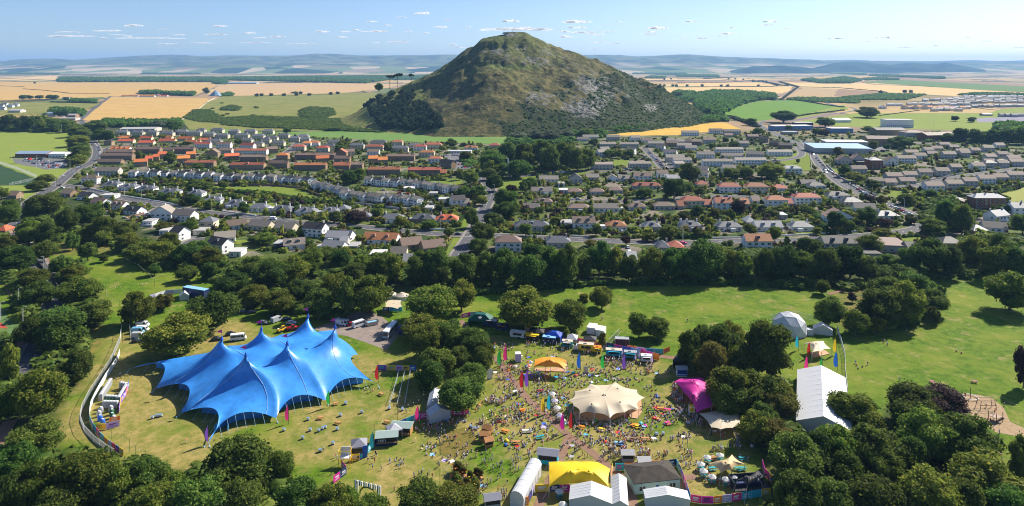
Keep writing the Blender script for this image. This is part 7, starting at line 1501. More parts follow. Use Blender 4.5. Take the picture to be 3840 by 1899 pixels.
def humanoid(kind,shorts=False,dress=False):
    lo=0 if shorts or dress else 2
    if kind in('stand','walk','stand2'):
        w={'stand':0,'walk':.24,'stand2':.05}[kind]
        J=dict(pelvis=(0,0,.93,.15),waist=(0,0,1.1,.135),chest=(0,0,1.32,.16),neck=(0,0,1.49,.06),face=(0,-.01,1.58,.09),head=(0,0,1.67,.105),
          shl=(.19,0,1.41,.07),ell=(.26,.02+w*.5,1.14,.05),hal=(.25,-.06+w,.9,.042),shr=(-.19,0,1.41,.07),elr=(-.26,.02-w*.5,1.14,.05),har=(-.24,-.10-w*.8 if kind!='stand2' else -.28,.9 if kind!='stand2' else 1.16,.042),
          hil=(.09,0,.86,.1),knl=(.1,-w-.01,.49,.07),fol=(.11,-w*.9+.02,.08,.05),tol=(.12,-w*.9-.14,.05,.04),hir=(-.09,0,.86,.1),knr=(-.1,w*.2,.49,.07),forr=(-.11,w*1.2+.03,.08,.05),tor=(-.12,w*1.2-.12,.05,.04))
        if dress: J['hil']=(.09,0,.84,.15); J['hir']=(-.09,0,.84,.15); J['knl']=(.09,0,.52,.13); J['knr']=(-.09,0,.52,.13)
    else:
        J=dict(pelvis=(0,0,.15,.15),waist=(0,.04,.32,.135),chest=(0,.04,.55,.16),neck=(0,.0,.73,.06),face=(0,-.03,.81,.09),head=(0,-.02,.9,.105),
          shl=(.19,.03,.64,.07),ell=(.27,-.05,.42,.05),hal=(.2,-.3,.36,.042),shr=(-.19,.03,.64,.07),elr=(-.27,.1,.38,.05),har=(-.3,.26,.08,.042),
          hil=(.1,-.06,.15,.1),knl=(.16,-.42,.36 if kind=='sit' else .16,.07),fol=(.14,-.72,.08,.05),tol=(.14,-.8,.13,.04),hir=(-.1,-.06,.15,.1),knr=(-.18,-.42,.3 if kind=='sit' else .14,.07),forr=(-.12 if kind=='sit' else .1,-.68,.07,.05),tor=(-.12 if kind=='sit' else .16,-.76,.12,.04))
    B=[('pelvis','waist',1),('waist','chest',1),('chest','neck',1),('neck','face',0),('face','head',0),('chest','shl',1),('shl','ell',1),('ell','hal',0),('chest','shr',1),('shr','elr',1),('elr','har',0),
       ('pelvis','hil',2),('hil','knl',1 if dress else 2),('knl','fol',lo),('fol','tol',0),('pelvis','hir',2),('hir','knr',1 if dress else 2),('knr','forr',lo),('forr','tor',0)]
    return J,B
PM={};PL={}
for kd in ('stand','walk','stand2','sit','cross'):
    for sh_ in (0,1): J,B=humanoid(kd,bool(sh_)); PM[kd,sh_]=fig('person',J,B)
J,B=humanoid('stand',dress=True); PM['dress',0]=fig('person',J,B)
for kd in ('stand','walk','sit','cross'): J,B=humanoid(kd,True); PL[kd]=fig('person_low',J,B,sub=0)
# where they are: seated groups (x y count), standing patches and single walkers
SG={'J':'830 450 5;780 520 4;600 490 4;860 670 3;990 700 3;920 760 6;1050 830 5;620 860 4;960 860 4;1040 900 5;1110 640 3;1460 630 5;1150 570 4;1270 600 3;1790 620 4;2060 760 5;2080 820 5;2150 860 4;2260 850 6;2440 810 6;1380 900 4;1520 930 7;1230 960 6;1330 980 4;1660 940 7;1600 980 4;1800 960 5;1930 890 6;2030 910 4;2130 910 4;2300 910 3;2060 1000 7;1960 1020 6;1720 1050 7;1560 1080 6;1650 1030 4;1350 1060 5;1280 1100 3;1230 1030 4;1850 1070 5;1240 1190 7;1310 1150 7;1480 1190 6;1590 1180 4;1740 1210 7;1630 1240 4;910 1140 5;820 1180 4;880 1080 5;740 1090 5;780 1050 5;800 970 6;1450 1120 4;1400 1130 3;1690 850 4;1720 760 5;1880 840 6;2380 960 4;2500 1000 3;2260 980 3;120 640 6;430 590 6;560 720 5;500 760 4;680 430 4;400 250 3;180 540 5',
'K':'530 860 8;130 920 3;210 960 4;350 980 5;400 980 3;480 960 4;450 1050 3;740 1110 6;830 1220 4;850 870 3;1060 850 6;570 980 3;80 840 5;280 800 8',
'L':'700 30 8;850 110 4;740 110 5;720 160 7;660 180 4;860 220 5;800 270 6;740 250 10;520 310 10;600 245 3;640 330 5;780 340 4;950 240 3;980 290 4;1030 330 7;1040 370 5;1025 410 4;1250 290 5;1170 90 5;1190 180 6;1090 180 4;1220 260 4;1300 120 6;1330 30 7;1240 45 4;1390 200 8;1430 300 7;1500 320 5;1260 330 3;1390 370 5;1470 390 8;1410 430 3;1510 460 5;1690 400 7;1860 430 6;1950 350 5;1850 340 4;1740 340 7;1640 520 4;1720 540 6;1560 560 4;1890 590 10;1120 450 5;850 430 12;590 470 10;730 580 10;985 510 10;570 520 4;280 370 8;340 370 7;430 385 7;220 690 8;100 690 5;100 300 4;1350 580 6;890 650 3;200 970 10;120 1000 7;250 1040 8;60 960 5;160 1110 10;270 1090 7;330 1040 4;1350 710 5',
'M':'700 120 12;640 150 7;780 190 9;720 220 7;700 250 8;800 260 8;600 290 7;820 290 5;680 340 7;530 360 3;960 470 6;70 340 8;200 340 6;290 350 6;210 430 7;30 410 5;400 440 7;400 500 14;500 520 10;620 500 7;350 490 7;190 590 11;40 530 5;640 60 4;520 190 3;1160 800 7;1090 830 7;1180 890 5;1280 960 7;1300 730 6;1450 990 6;1520 960 6;1620 740 5;1380 450 4;1300 420 3;840 160 5;270 860 6;460 890 3;680 890 3;570 880 3',
'N':'980 360 10;1020 400 7;1110 390 7;1140 345 7;1220 300 7;1300 290 5;1240 370 5;1080 600 6;1120 580 4;1125 680 4;715 770 6;755 770 3;1255 755 3;1350 760 4;1220 480 3;1470 300 3',
'I':'1240 325 3;1930 225 2;1290 70 2;40 795 3'}
SP=[('J',[(1040,400),(1600,450),(2240,560),(2240,640),(1800,580),(1100,520)],62),('J',[(680,700),(900,780),(1000,900),(700,1000),(620,930)],42),('J',[(2200,640),(2576,660),(2576,820),(2200,740)],34),('K',[(0,640),(560,720),(620,760),(560,800),(0,740)],36),('K',[(680,740),(760,740),(740,900),(670,900)],30),
('K',[(1070,1040),(1150,1060),(1170,1268),(1060,1268)],34),('M',[(820,0),(900,0),(980,250),(900,300),(850,150)],44),('M',[(930,260),(1080,250),(1190,330),(1190,370),(1010,390),(940,350)],36),('L',[(350,40),(600,30),(620,90),(480,130),(340,110)],58),
('L',[(400,600),(1000,600),(1000,760),(600,900),(300,1250),(100,1270),(100,800)],34),('L',[(1400,450),(1976,450),(1976,780),(1560,760),(1350,640)],52),('L',[(150,200),(600,160),(600,420),(200,300)],26),('L',[(600,0),(1300,0),(1300,300),(900,420),(600,200)],46),
('M',[(1500,460),(1560,460),(1620,640),(1520,640)],18),('M',[(1260,620),(1480,600),(1480,660),(1260,650)],15),('M',[(430,640),(760,640),(760,760),(380,740)],34),('M',[(880,600),(1080,650),(1060,800),(900,860)],20),('M',[(0,600),(300,600),(300,740),(0,740)],22),('M',[(760,480),(1040,480),(1040,600),(760,600)],7),('M',[(1180,960),(1560,1020),(1540,1080),(1200,1050)],7),
('J',[(520,450),(760,450),(980,560),(600,560)],12),('H',[(620,680),(700,960),(720,1100),(1180,1130),(1290,960),(1440,900),(1860,940),(2300,900),(2300,520),(2100,420),(1560,400),(1060,300),(990,480)],170),('L',[(530,1120),(640,1080),(620,1200),(540,1210)],9),('J',[(1100,900),(1400,900),(1400,1060),(1100,1060)],14)]
ST={'N':'25 720;45 740;395 775;470 775;447 845;548 865;750 840;785 800;800 830;935 540;1092 470;1190 400;1200 430;283 755;480 690;490 710;660 560;700 530;710 545;810 470;830 460;855 440;920 940;925 985;963 1000;975 920;1005 920;1018 890;1075 940;1100 910;1130 945;1100 1040;1210 820;1195 840;1285 900;1300 940;1345 955;695 1100;262 1045;295 1040;750 210;830 210',
'O':'505 200;1335 1045;65 1165;98 1160','G':'2210 900','E':'1955 1190;1965 1185;930 1235;948 1235','F':'75 1205','I':'1217 300;1300 310;1520 415;2235 590;2120 700;2140 700;2200 780;2110 600;1970 525;1415 155;1435 175;1565 80','H':'175 490;210 475;220 495;235 490;870 45;855 45','A':'75 1070;85 1065;30 1020;150 1085;195 1075;392 1060','L':'290 1200;255 1190;225 1180;445 1180;510 1100;615 1025;700 900;655 880;560 880;530 860;455 845;428 855;365 820;355 780;555 800;675 780;690 790;765 755;860 720;890 740;85 800;120 760;605 1120;1350 490;1415 640;1022 590','M':'1270 1020;1465 1045;1480 1060;1522 1060;1060 985;990 830;1000 545;895 545;805 520;830 520'}
PEO=[]
for t,s in SG.items():
    for g in s.split(';'):
        x,y,n=map(float,g.split()); c=W(t,x,y); r=.55+.28*n**.75; a0=rng.uniform(0,6.28); n=int(n)
        for k in range(n):
            a=a0+k*6.283/n+rng.uniform(-.25,.25); q=r*rng.uniform(.75,1.2); PEO.append((c.x+math.cos(a)*q*1.25,c.y+math.sin(a)*q,'sit',a+math.pi/2+math.pi+rng.uniform(-.5,.5),(c.x,c.y)))
for t,P,n in SP:
    xs=[p[0] for p in P]; ys=[p[1] for p in P]; k=0
    while k<n:
        x,y=rng.uniform(min(xs),max(xs)),rng.uniform(min(ys),max(ys))
        if inpoly(x,y,P): 
            p=W(t,x,y); PEO.append((p.x,p.y,'stand',rng.uniform(0,6.28),None)); k+=1
            if rng.random()<.45 and k<n: PEO.append((p.x+rng.uniform(.6,.9),p.y+rng.uniform(-.4,.4),'stand',rng.uniform(0,6.28),None)); k+=1
for t,s in ST.items():
    for g in s.split(';'): x,y=map(float,g.split()); p=W(t,x,y); PEO.append((p.x,p.y,'stand',rng.uniform(0,6.28),None))
PEO.sort(key=lambda p:p[1]); near=PEO[:292]; far=PEO[292:]
keep=[p for p in far if YH+H*F/p[1]<1290 or p[0]>75 or p[0]<-40 and p[4] is None]; near+=[p for p in keep if p[4] is None and (p[0]>75 or p[1]>290 )][:0]
TOPS=['white']*5+['black','black','black','navy','navy','navy','grey','blue','pale blue','pale blue','red','red','pink','beige','beige','grey','green','orange','yellow','denim']; BOT=['navy','black','denim','beige','khaki','white','grey','pale blue']
ADJ={'stand':'standing','walk':'walking','sit':'seated'}
for x,y,k,a,c in near:
    tp=rng.choice(TOPS); bt=rng.choice([b for b in BOT if b!=tp]); sh_=rng.random()<.45
    if k=='sit': kd=rng.choice(('sit','cross')); word='sitting on the grass'
    else: kd=rng.choice(('stand','walk','walk','stand2')); word='walking' if kd=='walk' else 'standing'
    if k!='sit' and rng.random()<.15: key=('dress',0); desc=f'{word} person in {tp} dress'; bt=tp
    else: key=(kd,int(sh_)); desc=f"{'seated' if k=='sit' else word} person, {tp} top, {bt} {'shorts' if sh_ else 'trousers'}"
    hk=rng.choice(list(HAI)); o=inst('person',PM[key],None,(x,y,0),a,rng.uniform(.78,.88)); 
    for i,m in enumerate((rng.choice(SM_),CM_[tp],CM_[bt],HM_[hk])): o.material_slots[i].link='OBJECT'; o.material_slots[i].material=m
    reg(o,desc,'S',1920+x*F/y,YH+H*F/y,'fair','people on the festival lawn','person')
def crowd(L):
    VV=[];FF=[];CC_=[];o=0; cache={}
    for kd,me in PL.items():
        me.calc_loop_triangles(); v=np.array([q.co[:] for q in me.vertices]); t=np.array([q.vertices[:] for q in me.loop_triangles]); mi=np.array([me.polygons[q.polygon_index].material_index for q in me.loop_triangles]); cache[kd]=(v,t,mi)
    for x,y,k,a,c in L:
        kd=rng.choice(('sit','cross')) if k=='sit' else rng.choice(('stand','walk')); v,t,mi=cache[kd]; ca,sa=math.cos(a),math.sin(a); s=rng.uniform(.78,.9)
        VV.append(np.stack([v[:,0]*ca-v[:,1]*sa,v[:,0]*sa+v[:,1]*ca,v[:,2]],1)*s+np.array([x,y,0])); FF.append(t+o); o+=len(v)
        tp=rng.choice(TOPS); cols=np.array([rng.choice(SKN),CLO[tp],CLO[rng.choice(BOT)],HAI[rng.choice(list(HAI))]]); CC_.append(cols[mi])
    m=bpy.data.materials.new('crowd_clothes'); m.use_nodes=True; nt=m.node_tree; at=nd(nt,'ShaderNodeAttribute'); at.attribute_name='col'; nt.links.new(at.outputs['Color'],nt.nodes['Principled BSDF'].inputs['Base Color']); nt.nodes['Principled BSDF'].inputs['Roughness'].default_value=.8
    me=npmesh('crowd',np.concatenate(VV),np.concatenate(FF),m,smooth=True); a=me.attributes.new('col','FLOAT_COLOR','FACE'); c=np.concatenate(CC_); a.data.foreach_set('color',np.concatenate([c,np.ones((len(c),1))],1).astype(np.float32).ravel())
    o=inst('crowd',me); tag(o,'the rest of the festival crowd sitting and standing on the lawn',kind='stuff')
crowd(far)
# blankets under some groups
nb=0
for t,s in SG.items():
    for g in s.split(';'):
        x,y,n=map(float,g.split())
        if rng.random()<.3 and nb<70:
            p=W(t,x+rng.uniform(-12,12),y+rng.uniform(-5,5)); k,c=rng.choice((('white',PAL['white']),('pale blue',PAL['sky']),('blue',PAL['blue']),('red',PAL['red']),('lilac',PAL['lilac']),('beige',PAL['beige']),('teal',PAL['cyan']),('grey',PAL['grey'])))
            w,d=rng.uniform(.55,.85),rng.uniform(.5,.75); m=MB(); V=[]
            for j in range(4):
                for i in range(5): V.append((-w+2*w*i/4,-d+2*d*j/3,.03+.03*rng.random()))
            m.add(V,[(j*5+i,j*5+i+1,(j+1)*5+i+1,(j+1)*5+i) for j in range(3) for i in range(4)]); o=m.build('picnic_blanket',c,None,True,(p.x,p.y,0),rng.uniform(-.6,.6)); nb+=1
            reg(o,f'{k} picnic blanket','S',1920+p.x*F/p.y,YH+H*F/p.y,'fair','picnic blankets between the groups','blanket')
# flower planters
for x,y,r in ((50,900,2.4),(110,940,1.6),(190,985,1.5),(270,950,1.5),(20,1000,1.6),(60,1040,1.8),(150,1060,1.3),(240,1060,1.7),(70,1110,1.8),(190,1130,1.5),(270,1110,1.5),(310,960,1.4)):
    p=W('L',x,y); e=empty('flower_planter',p,rng.uniform(0,3)); MB().box(-r*.6,r*.6,-r*.4,r*.4,0,.55).build('box',wood,e); c=inst('foliage',CR['l' if x%20 else 'b',1][0],e,(0,0,.4)); c.scale=(r*.75,r*.6,.85+.2*r)
    fl=MB()
    for k in range(14): a,b=rng.uniform(-r*.6,r*.6),rng.uniform(-r*.5,r*.5); z=1.0+.4*r; fl.box(a-.14,a+.14,b-.14,b+.14,z,z+.22,0)
    fl.build('blossom',rng.choice((PAL['orange'],PAL['red'],PAL['yellow'])),e); reg(e,'leafy flower planter','L',x,y,'fair','flower planters in a ring','planter')
# deckchair-like giant beanbags
for t,x,y,c in (('M',430,355,'orange'),('M',425,385,'yellow'),('M',465,335,'cyan'),('M',515,365,'magenta'),('M',615,275,'red'),('M',655,285,'orange'),('M',295,255,'red'),('M',640,22,'blue'),('K',835,1225,'blue'),('M',235,575,'blue'),('L',780,185,'orange'),('L',1620,300,'green'),('J',820,835,'orange'),('J',1820,915,'red'),('J',480,685,'orange'),('L',610,530,'yellow'),('L',600,580,'blue'),('J',1780,875,'cyan'),('M',300,305,'white'),('M',1735,590,'white')):
    o=MB().lathe([(.0,0),(.75,.05),(.85,.3),(.55,.6),(.0,.7)],10).build('beanbag',PAL[c],None,True,W(t,x,y),rng.uniform(0,6)); o.scale=(1.0,.7,.8); reg(o,f'{c} beanbag seat',t,x,y,'fair','bright beanbag seats on the lawn','beanbag')
gb=empty('glass_box',W('J',960,690),.1); tag(gb,'tall white-framed glass box beside the path','box'); MB().box(-1.1,1.1,-1.1,1.1,0,.3).box(-1.1,1.1,-1.1,1.1,2.9,3.1).build('frame',PAL['white'],gb); MB().box(-1.05,1.05,-1.05,1.05,.3,2.9).build('pane',PAL['lilac'],gb)
for x in (-1.08,1.08):
    for y in (-1.08,1.08): MB().box(x-.06,x+.06,y-.06,y+.06,.3,2.9).build('post',PAL['white'],gb)
# ---------- vehicles
carp={k:mat('car_'+k,c,.3,var=.05,scale=1,spec=.6) for k,c in dict(white=(.78,.78,.79),silver=(.42,.44,.46),black=(.02,.02,.023),blue=(.03,.09,.30),red=(.5,.02,.02),grey=(.14,.15,.16),navy=(.02,.04,.1),lightblue=(.15,.4,.6),yellow=(.85,.5,.02),pink=(.6,.03,.2),teal=(.05,.4,.5)).items()}
def carmesh(L,Wd,H0,H1,cab,cabw=.86,bonnet=True):
    # body side profile with a rounded nose and tail; the cabin glass is its own shell
    a=L/2; prof=[(-a,.35),(-a+.05,H0*.8),(-a+.25,H0)]+[(cab[0],H0+.02)]+[(cab[3],H0+.02),(a-.3,H0*.93),(a-.05,H0*.75),(a,.35)]
    m=MB(); w=Wd/2; n=len(prof); vs=[(x,-w,z) for x,z in prof]+[(x,w,z) for x,z in prof]; m.add(vs,[tuple(range(n)),tuple(range(2*n-1,n-1,-1))]+[(i,i+n,(i+1)%n+n,(i+1)%n) for i in range(n)])
    g=MB(); c=w*cabw; g.add([(cab[0],-w*.97,H0+.01),(cab[3],-w*.97,H0+.01),(cab[3],w*.97,H0+.01),(cab[0],w*.97,H0+.01),(cab[1],-c,H1-.03),(cab[2],-c,H1-.03),(cab[2],c,H1-.03),(cab[1],c,H1-.03)],[(0,1,5,4),(1,2,6,5),(2,3,7,6),(3,0,4,7)])
    r=MB().box(cab[1]-.03,cab[2]+.03,-c-.02,c+.02,H1-.03,H1+.03)
    for x,X in ((cab[0],cab[1]),((cab[1]+cab[2])/2,(cab[1]+cab[2])/2),(cab[3],cab[2])):
        for s in (-1,1): r.tube([(x,s*w*.97,H0),(X,s*c,H1)],.05,4)
    return m,g,r
whl=MB().lathe([(.0,-.11),(.33,-.11),(.33,.11),(.0,.11)],14).mesh('wheel',blk); VM={}
def vehicle(kind,t,x,y,col,an,label=None,marks='fair',parts=True):
    key=(kind,)
    if key not in VM:
        d={'car':(4.2,1.78,.88,1.45,(-1.75,-1.2,.35,1.15)),'van':(5.2,2.0,1.15,2.25,(-2.5,-2.45,1.35,1.95)),'minibus':(6.2,2.1,1.3,2.6,(-3.0,-2.95,2.0,2.6))}[kind]; VM[key]=carmesh(*d,cabw=.95 if kind!='car' else .82)+(d,)
    m,g,r,d=VM[key]; p=W(t,x,y); e=empty('parked_car' if kind=='car' else kind if kind=='minibus' else 'parked_van',p,RD(an)); k2=key+(col,)
    if k2 not in VM:
        if kind=='car': VM[k2]=(m.mesh('body',carp[col]),g.mesh('window_glass',glass),r.mesh('car_roof',carp[col]))
        else:
            L=d[0]/2; w=d[1]/2; g2=MB(); g2.add([(d[4][3]+.02,-w*.85,d[2]+.05),(d[4][3]+.02,w*.85,d[2]+.05),(d[4][2]+.05,w*.82,d[3]-.15),(d[4][2]+.05,-w*.82,d[3]-.15)],[(0,1,2,3)])
            for s in (-1,1): g2.add([(d[4][2]-.9,s*(w*.965+.02),d[2]+.1),(d[4][3]-.15,s*(w*.965+.02),d[2]+.1),(d[4][2]-.05,s*(w*.95+.02),d[3]-.25),(d[4][2]-.9,s*(w*.95+.02),d[3]-.25)],[(0,1,2,3)])
            if kind=='minibus':
                for s in (-1,1): g2.add([(-2.8,s*(w*.965+.02),d[2]+.15),(1.0,s*(w*.965+.02),d[2]+.15),(1.0,s*(w*.95+.02),d[3]-.35),(-2.8,s*(w*.95+.02),d[3]-.35)],[(0,1,2,3)])
            VM[k2]=(m.mesh('body',carp[col]),g2.mesh('window_glass',glass),g.mesh('upper_body',carp[col])); VM[k2+('r',)]=r.mesh('van_roof',carp[col])
    b,gl,rf=VM[k2]; inst('body',b,e); inst('window_glass',gl,e); inst('car_roof' if kind=='car' else 'upper_body',rf,e)
    if kind!='car': inst('van_roof',VM[k2+('r',)],e)
    if parts:
        for wx in (-d[0]*.3,d[0]*.32):
            for s in (-1,1): q=inst('wheel',whl,e,(wx,s*(d[1]/2-.08),.33)); q.rotation_euler=(RD(90),0,0)
    nm={'car':'car','van':'van','minibus':'minibus'}[kind]
    if label: tag(e,label,nm)
    else: reg(e,f"{col.replace('lightblue','light blue')} parked {nm}",t,x,y,marks,'parked cars and vans',nm)
    return e
def V(txt,t,marks='fair',parts=True):
    for s in txt.split(';'):
        q=s.split(); 
        if q: vehicle(q[3] if len(q)>3 else 'car',t,float(q[0]),float(q[1]),q[2],float(q[4]) if len(q)>4 else rng.choice((0,180)),marks=marks,parts=parts)
def VR(t,x0,y0,x1,y1,n,an,skip=.12,kinds=('car',),marks='fair'):
    a,b=W(t,x0,y0),W(t,x1,y1)
    for k in range(n):
        if rng.random()<skip: continue
        p=a.lerp(b,(k+.5)/n); X,Y=1920+p.x*F/p.y,YH+H*F/p.y; vehicle(rng.choice(kinds),'S',X,Y,rng.choice(('white','white','silver','silver','black','grey','navy','blue','red','white')),an+rng.choice((0,180))+rng.uniform(-4,4),marks=marks,parts=False)
vehicle('minibus','G',1628,138,'white',15,'white minibus parked on dry grass behind the blue tent')
V('975 45 white van 5;972 78 white van 5;945 88 lightblue van 5;945 122 silver van 5;938 152 navy car 5;1575 105 black car 20;1478 140 black car 12;1800 28 grey car -8;1890 12 silver van 60;1990 28 white car 10;2335 35 white van -20','G')
V('1870 1142 black car 30;2028 1175 black car 20;2130 1192 black car 20;1810 1135 grey car 30;1775 1118 navy car 30;2560 1225 silver van -20;80 575 white car 60;110 600 black car 70','D')
V('15 30 silver van -30;88 38 red car 30;140 45 white minibus 45','H'); V('1125 395 black car 0','J') if 0 else None
def coach():
    p=W('H',352,95); e=empty('coach',p,math.atan2(*(W('H',440,-20)-W('H',310,128)).yx)); tag(e,'silver-blue coach with dark windows parked on the yard','coach'); 
    MB().box(-6,6,-1.25,1.25,.4,3.1).build('body',carp['silver'],e); MB().box(-5.8,5.6,-1.28,1.28,1.6,2.6).box(-6.03,-5.98,-1.1,1.1,1.3,2.8).build('window_glass',glass,e); MB().box(-5.9,5.9,-1.15,1.15,3.1,3.3).box(-1,1,-.7,.7,3.3,3.5).build('coach_roof',carp['white'],e)
    for x in (-4,3.4,4.6):
        for s in (-1,1): q=inst('wheel',whl,e,(x,s*1.2,.5)); q.scale=(1.5,1.5,1.3); q.rotation_euler=(RD(90),0,0)
coach()
container('dark truck body parked beside the coach',W('H',425,100)+Vector((2,3,0)),3,8,3.2,-.6,PAL['navy'],'truck_body','truck')
o=empty('rubbish_skip',W('H',228,35),.5); tag(o,'white open skip with rubbish beside the campervan','skip'); MB().add([(-2.2,-1,.1),(2.2,-1,.1),(2.2,1,.1),(-2.2,1,.1),(-2.8,-1.1,1.7),(2.8,-1.1,1.7),(2.8,1.1,1.7),(-2.8,1.1,1.7)],[(0,1,5,4),(1,2,6,5),(2,3,7,6),(3,0,4,7),(0,3,2,1)]).build('bin',PAL['beige'],o); MB().box(-2,2,-.9,.9,.2,1.5).build('rubbish',PAL['sky'],o)
def machine(t,x,y,c,label,an):
    e=empty('telehandler',W(t,x,y),RD(an)); tag(e,label,'machine'); MB().box(-2,2,-.9,.9,.7,1.4).box(-.4,.9,-.85,-.1,1.4,2.5).build('body',carp[c],e); MB().box(-.35,.85,-.87,-.08,1.6,2.4).build('cab_glass',glass,e); MB().tube([(-1.8,.35,1.6),(3.2,.35,1.0)],.22,6).build('boom',carp[c],e)
    for x in (-1.3,1.3):
        for s in (-1,1): q=inst('wheel',whl,e,(x,s*.95,.6)); q.scale=(1.8,1.8,1.5); q.rotation_euler=(RD(90),0,0)
machine('G',1925,80,'yellow','yellow telehandler behind the blue tent peaks',60); machine('G',1995,72,'red','red tractor-like machine beside the yellow telehandler',30)
V('1040 430 white car 80;1033 452 red car 60;1100 408 white car 20;1390 522 white car;2465 528 white car;2545 532 red car;2030 445 white van -8;460 212 white car;910 108 navy car;590 62 white van 40;470 120 white car 60;700 60 silver car;925 438 silver car 20;1350 525 grey car;2075 640 white car','D')
V('22 533 red car;130 582 white car;885 557 black car 5;995 533 blue car 20;1025 388 white car;1285 492 red car 80;1730 299 white car;1780 295 white car;2080 298 navy car;1590 297 white car;1660 252 red car 90;2110 538 white car 30;2160 527 black car 80;1870 545 navy car;450 250 red car;515 257 red car;650 305 black car 60;670 325 white car;740 303 navy van;330 228 silver car;2500 682 blue car 90;2560 622 pink car;1270 132 silver car;1415 120 white car;1440 120 black car;830 135 black car;460 575 black car 80;690 322 silver car;700 340 grey car;2240 500 silver car 90;2520 305 lightblue car;1660 98 white van;1600 100 blue van;2150 655 white car 90;2160 700 white van 90','E')
V('45 627 pink car;300 275 red car;200 272 white car;360 275 blue car;850 537 grey car 80;1095 78 lightblue car -60;1100 98 navy car -60;1715 192 silver car;1660 217 white car;1620 213 navy car;2000 158 silver car;2215 497 white car;370 530 navy car;595 298 white car;810 285 grey car;1400 258 white van -30;2330 640 silver car;1170 540 black car','F')
VR('F',1090,60,1440,285,20,-52,.08); VR('F',1580,345,1740,412,6,-35,.05); VR('C',990,1130,1090,1240,7,-60,.2); VR('B',2300,1130,2420,1255,12,0,.15); VR('B',2245,1150,2330,1200,6,0,.1); VR('B',2110,1268,2180,1262,4,90,.1)
VR('B',790,1155,905,1160,7,90,.1);VR('B',800,1185,930,1190,7,90,.2);VR('B',860,1225,990,1225,6,90,.1);VR('B',880,1250,1000,1250,5,90,.2)
VR('A',150,1190,330,1188,9,80,.05,('van','van','car'));VR('A',180,1203,360,1200,12,80,.05);VR('A',240,1218,470,1218,15,80,.05);VR('A',280,1232,480,1234,13,80,.05);VR('A',330,1247,480,1248,9,80,.1);VR('A',490,1190,535,1240,6,0,.1)
VR('A',700,1070,745,1110,5,-70,.1);VR('A',735,1120,745,1180,6,-80,.1);VR('A',160,850,330,852,8,10,.1);VR('A',350,862,480,870,7,10,.1,('car','van'));VR('A',470,885,560,888,5,10,.1);VR('A',770,985,880,980,6,20,.1)
VR('C',1450,1100,1570,1085,6,10,.2);VR('C',930,1055,1030,1085,6,20,.1);VR('C',760,1205,700,1195,4,10,.1);VR('A',1160,1232,1230,1215,3,20,0);VR('A',2080,1105,2160,1090,4,10,.1);VR('C',640,1205,750,1215,6,10,.2)
# ---------- street furniture
def lamp(t,x,y,h=8,marks='fair'):
    p=W(t,x,y); e=empty('street_lamp',p,rng.choice((0,3.14))); MB().tube([(0,0,0),(0,0,h-.3),(.3,0,h),(1.2,0,h+.1)],.11,6,r1=.06).build('pole',PAL['white'],e); MB().box(1.0,1.7,-.14,.14,h-.02,h+.16).build('lamp_head',PAL['grey'],e); reg(e,'tall pale street lamp' if h<12 else 'very tall floodlight mast',t,x,y,marks,'street lamps','street lamp')
for a in (('D',925,270),('D',653,190),('D',1050,292),('D',2160,462),('D',1570,372),('D',325,828),('D',135,1080),('D',170,1230),('D',5,1190),('D',1920,420),('D',410,200),('D',550,110),('D',150,300),('E',350,522),('E',755,522),('E',1435,570),('E',1830,602),('E',1505,585),('E',1158,250),('E',2498,312),('E',2560,590),('E',1550,290),('F',40,602),('F',800,578),('F',1688,362),('F',420,278),('F',1410,268),('F',1140,70),('C',1140,1220)): lamp(*a)
for a in (('A',88,1195,14),('A',370,1262,14),('A',270,1250,14),('A',458,992,15),('A',252,985,15),('A',365,985,13),('C',1873,940,16),('C',1905,960,16),('C',2100,965,16),('C',2340,970,16),('D',520,95,14),('E',825,730,7)): lamp(*a)
e=empty('phone_mast',W('E',1258,135)); tag(e,'tall white phone mast beside the central wood','mast'); MB().tube([(0,0,0),(0,0,17)],.28,8,r1=.2).build('pole',PAL['white'],e); MB().lathe([(.5,15),(.5,20),(0,20)],10).build('antenna',PAL['white'],e)
sx=1920+6; z0=lawz(7,1450); e=empty('whalebone_arch',(6,1449,z0-.5)); tag(e,'slim white arch of two curved bones on the hill summit','arch')
for s in (-1,1): MB().tube([(s*5.5,0,0),(s*5.0,0,5),(s*3.2,0,8.5),(s*.6,0,11)],.55,6,r1=.3).build('jawbone',PAL['white'],e)
e=empty('stone_ruin',(-14,1449,lawz(-14,1449)-1)); tag(e,'low stone ruin beside the arch on the summit','ruin'); MB().box(-5,5,-2,2,0,3.6).box(-7,-5,-1.5,1.5,0,2).build('wall',WC['g'],e)
e=empty('net_pyramid',W('A',1602,714)); tag(e,'grey glass pyramid roof by the striped field','building'); MB().lathe([(24,0),(12,13),(0,22)],10).build('roof',PAL['steel'],e); MB().lathe([(26,0),(26,2),(24,2)],10).build('wall',PAL['grey'],e)
for x,y in ((170,995),): 
    e=empty('football_goal',W('A',x,y)); tag(e,'small white football goal on the cricket field','goal'); MB().tube([(-3.6,0,0),(-3.6,0,2.4),(3.6,0,2.4),(3.6,0,0)],.14,5).build('frame',PAL['white'],e)
for k,(t,x,y,l) in enumerate((('D',190,88,'white goal in the middle of the artificial pitch edge'),('D',120,180,'white goal stored at the near side of the artificial pitch'),('D',180,170,'second white goal stored by the barrier'))):
    e=empty('football_goal',W(t,x,y),.3); tag(e,l,'goal'); MB().tube([(-3,0,0),(-3,0,2.2),(3,0,2.2),(3,0,0)],.1,5).tube([(-3,0,2.2),(-3,1.8,0),(3,1.8,0),(3,0,2.2)],.07,4).build('frame',PAL['white'],e)
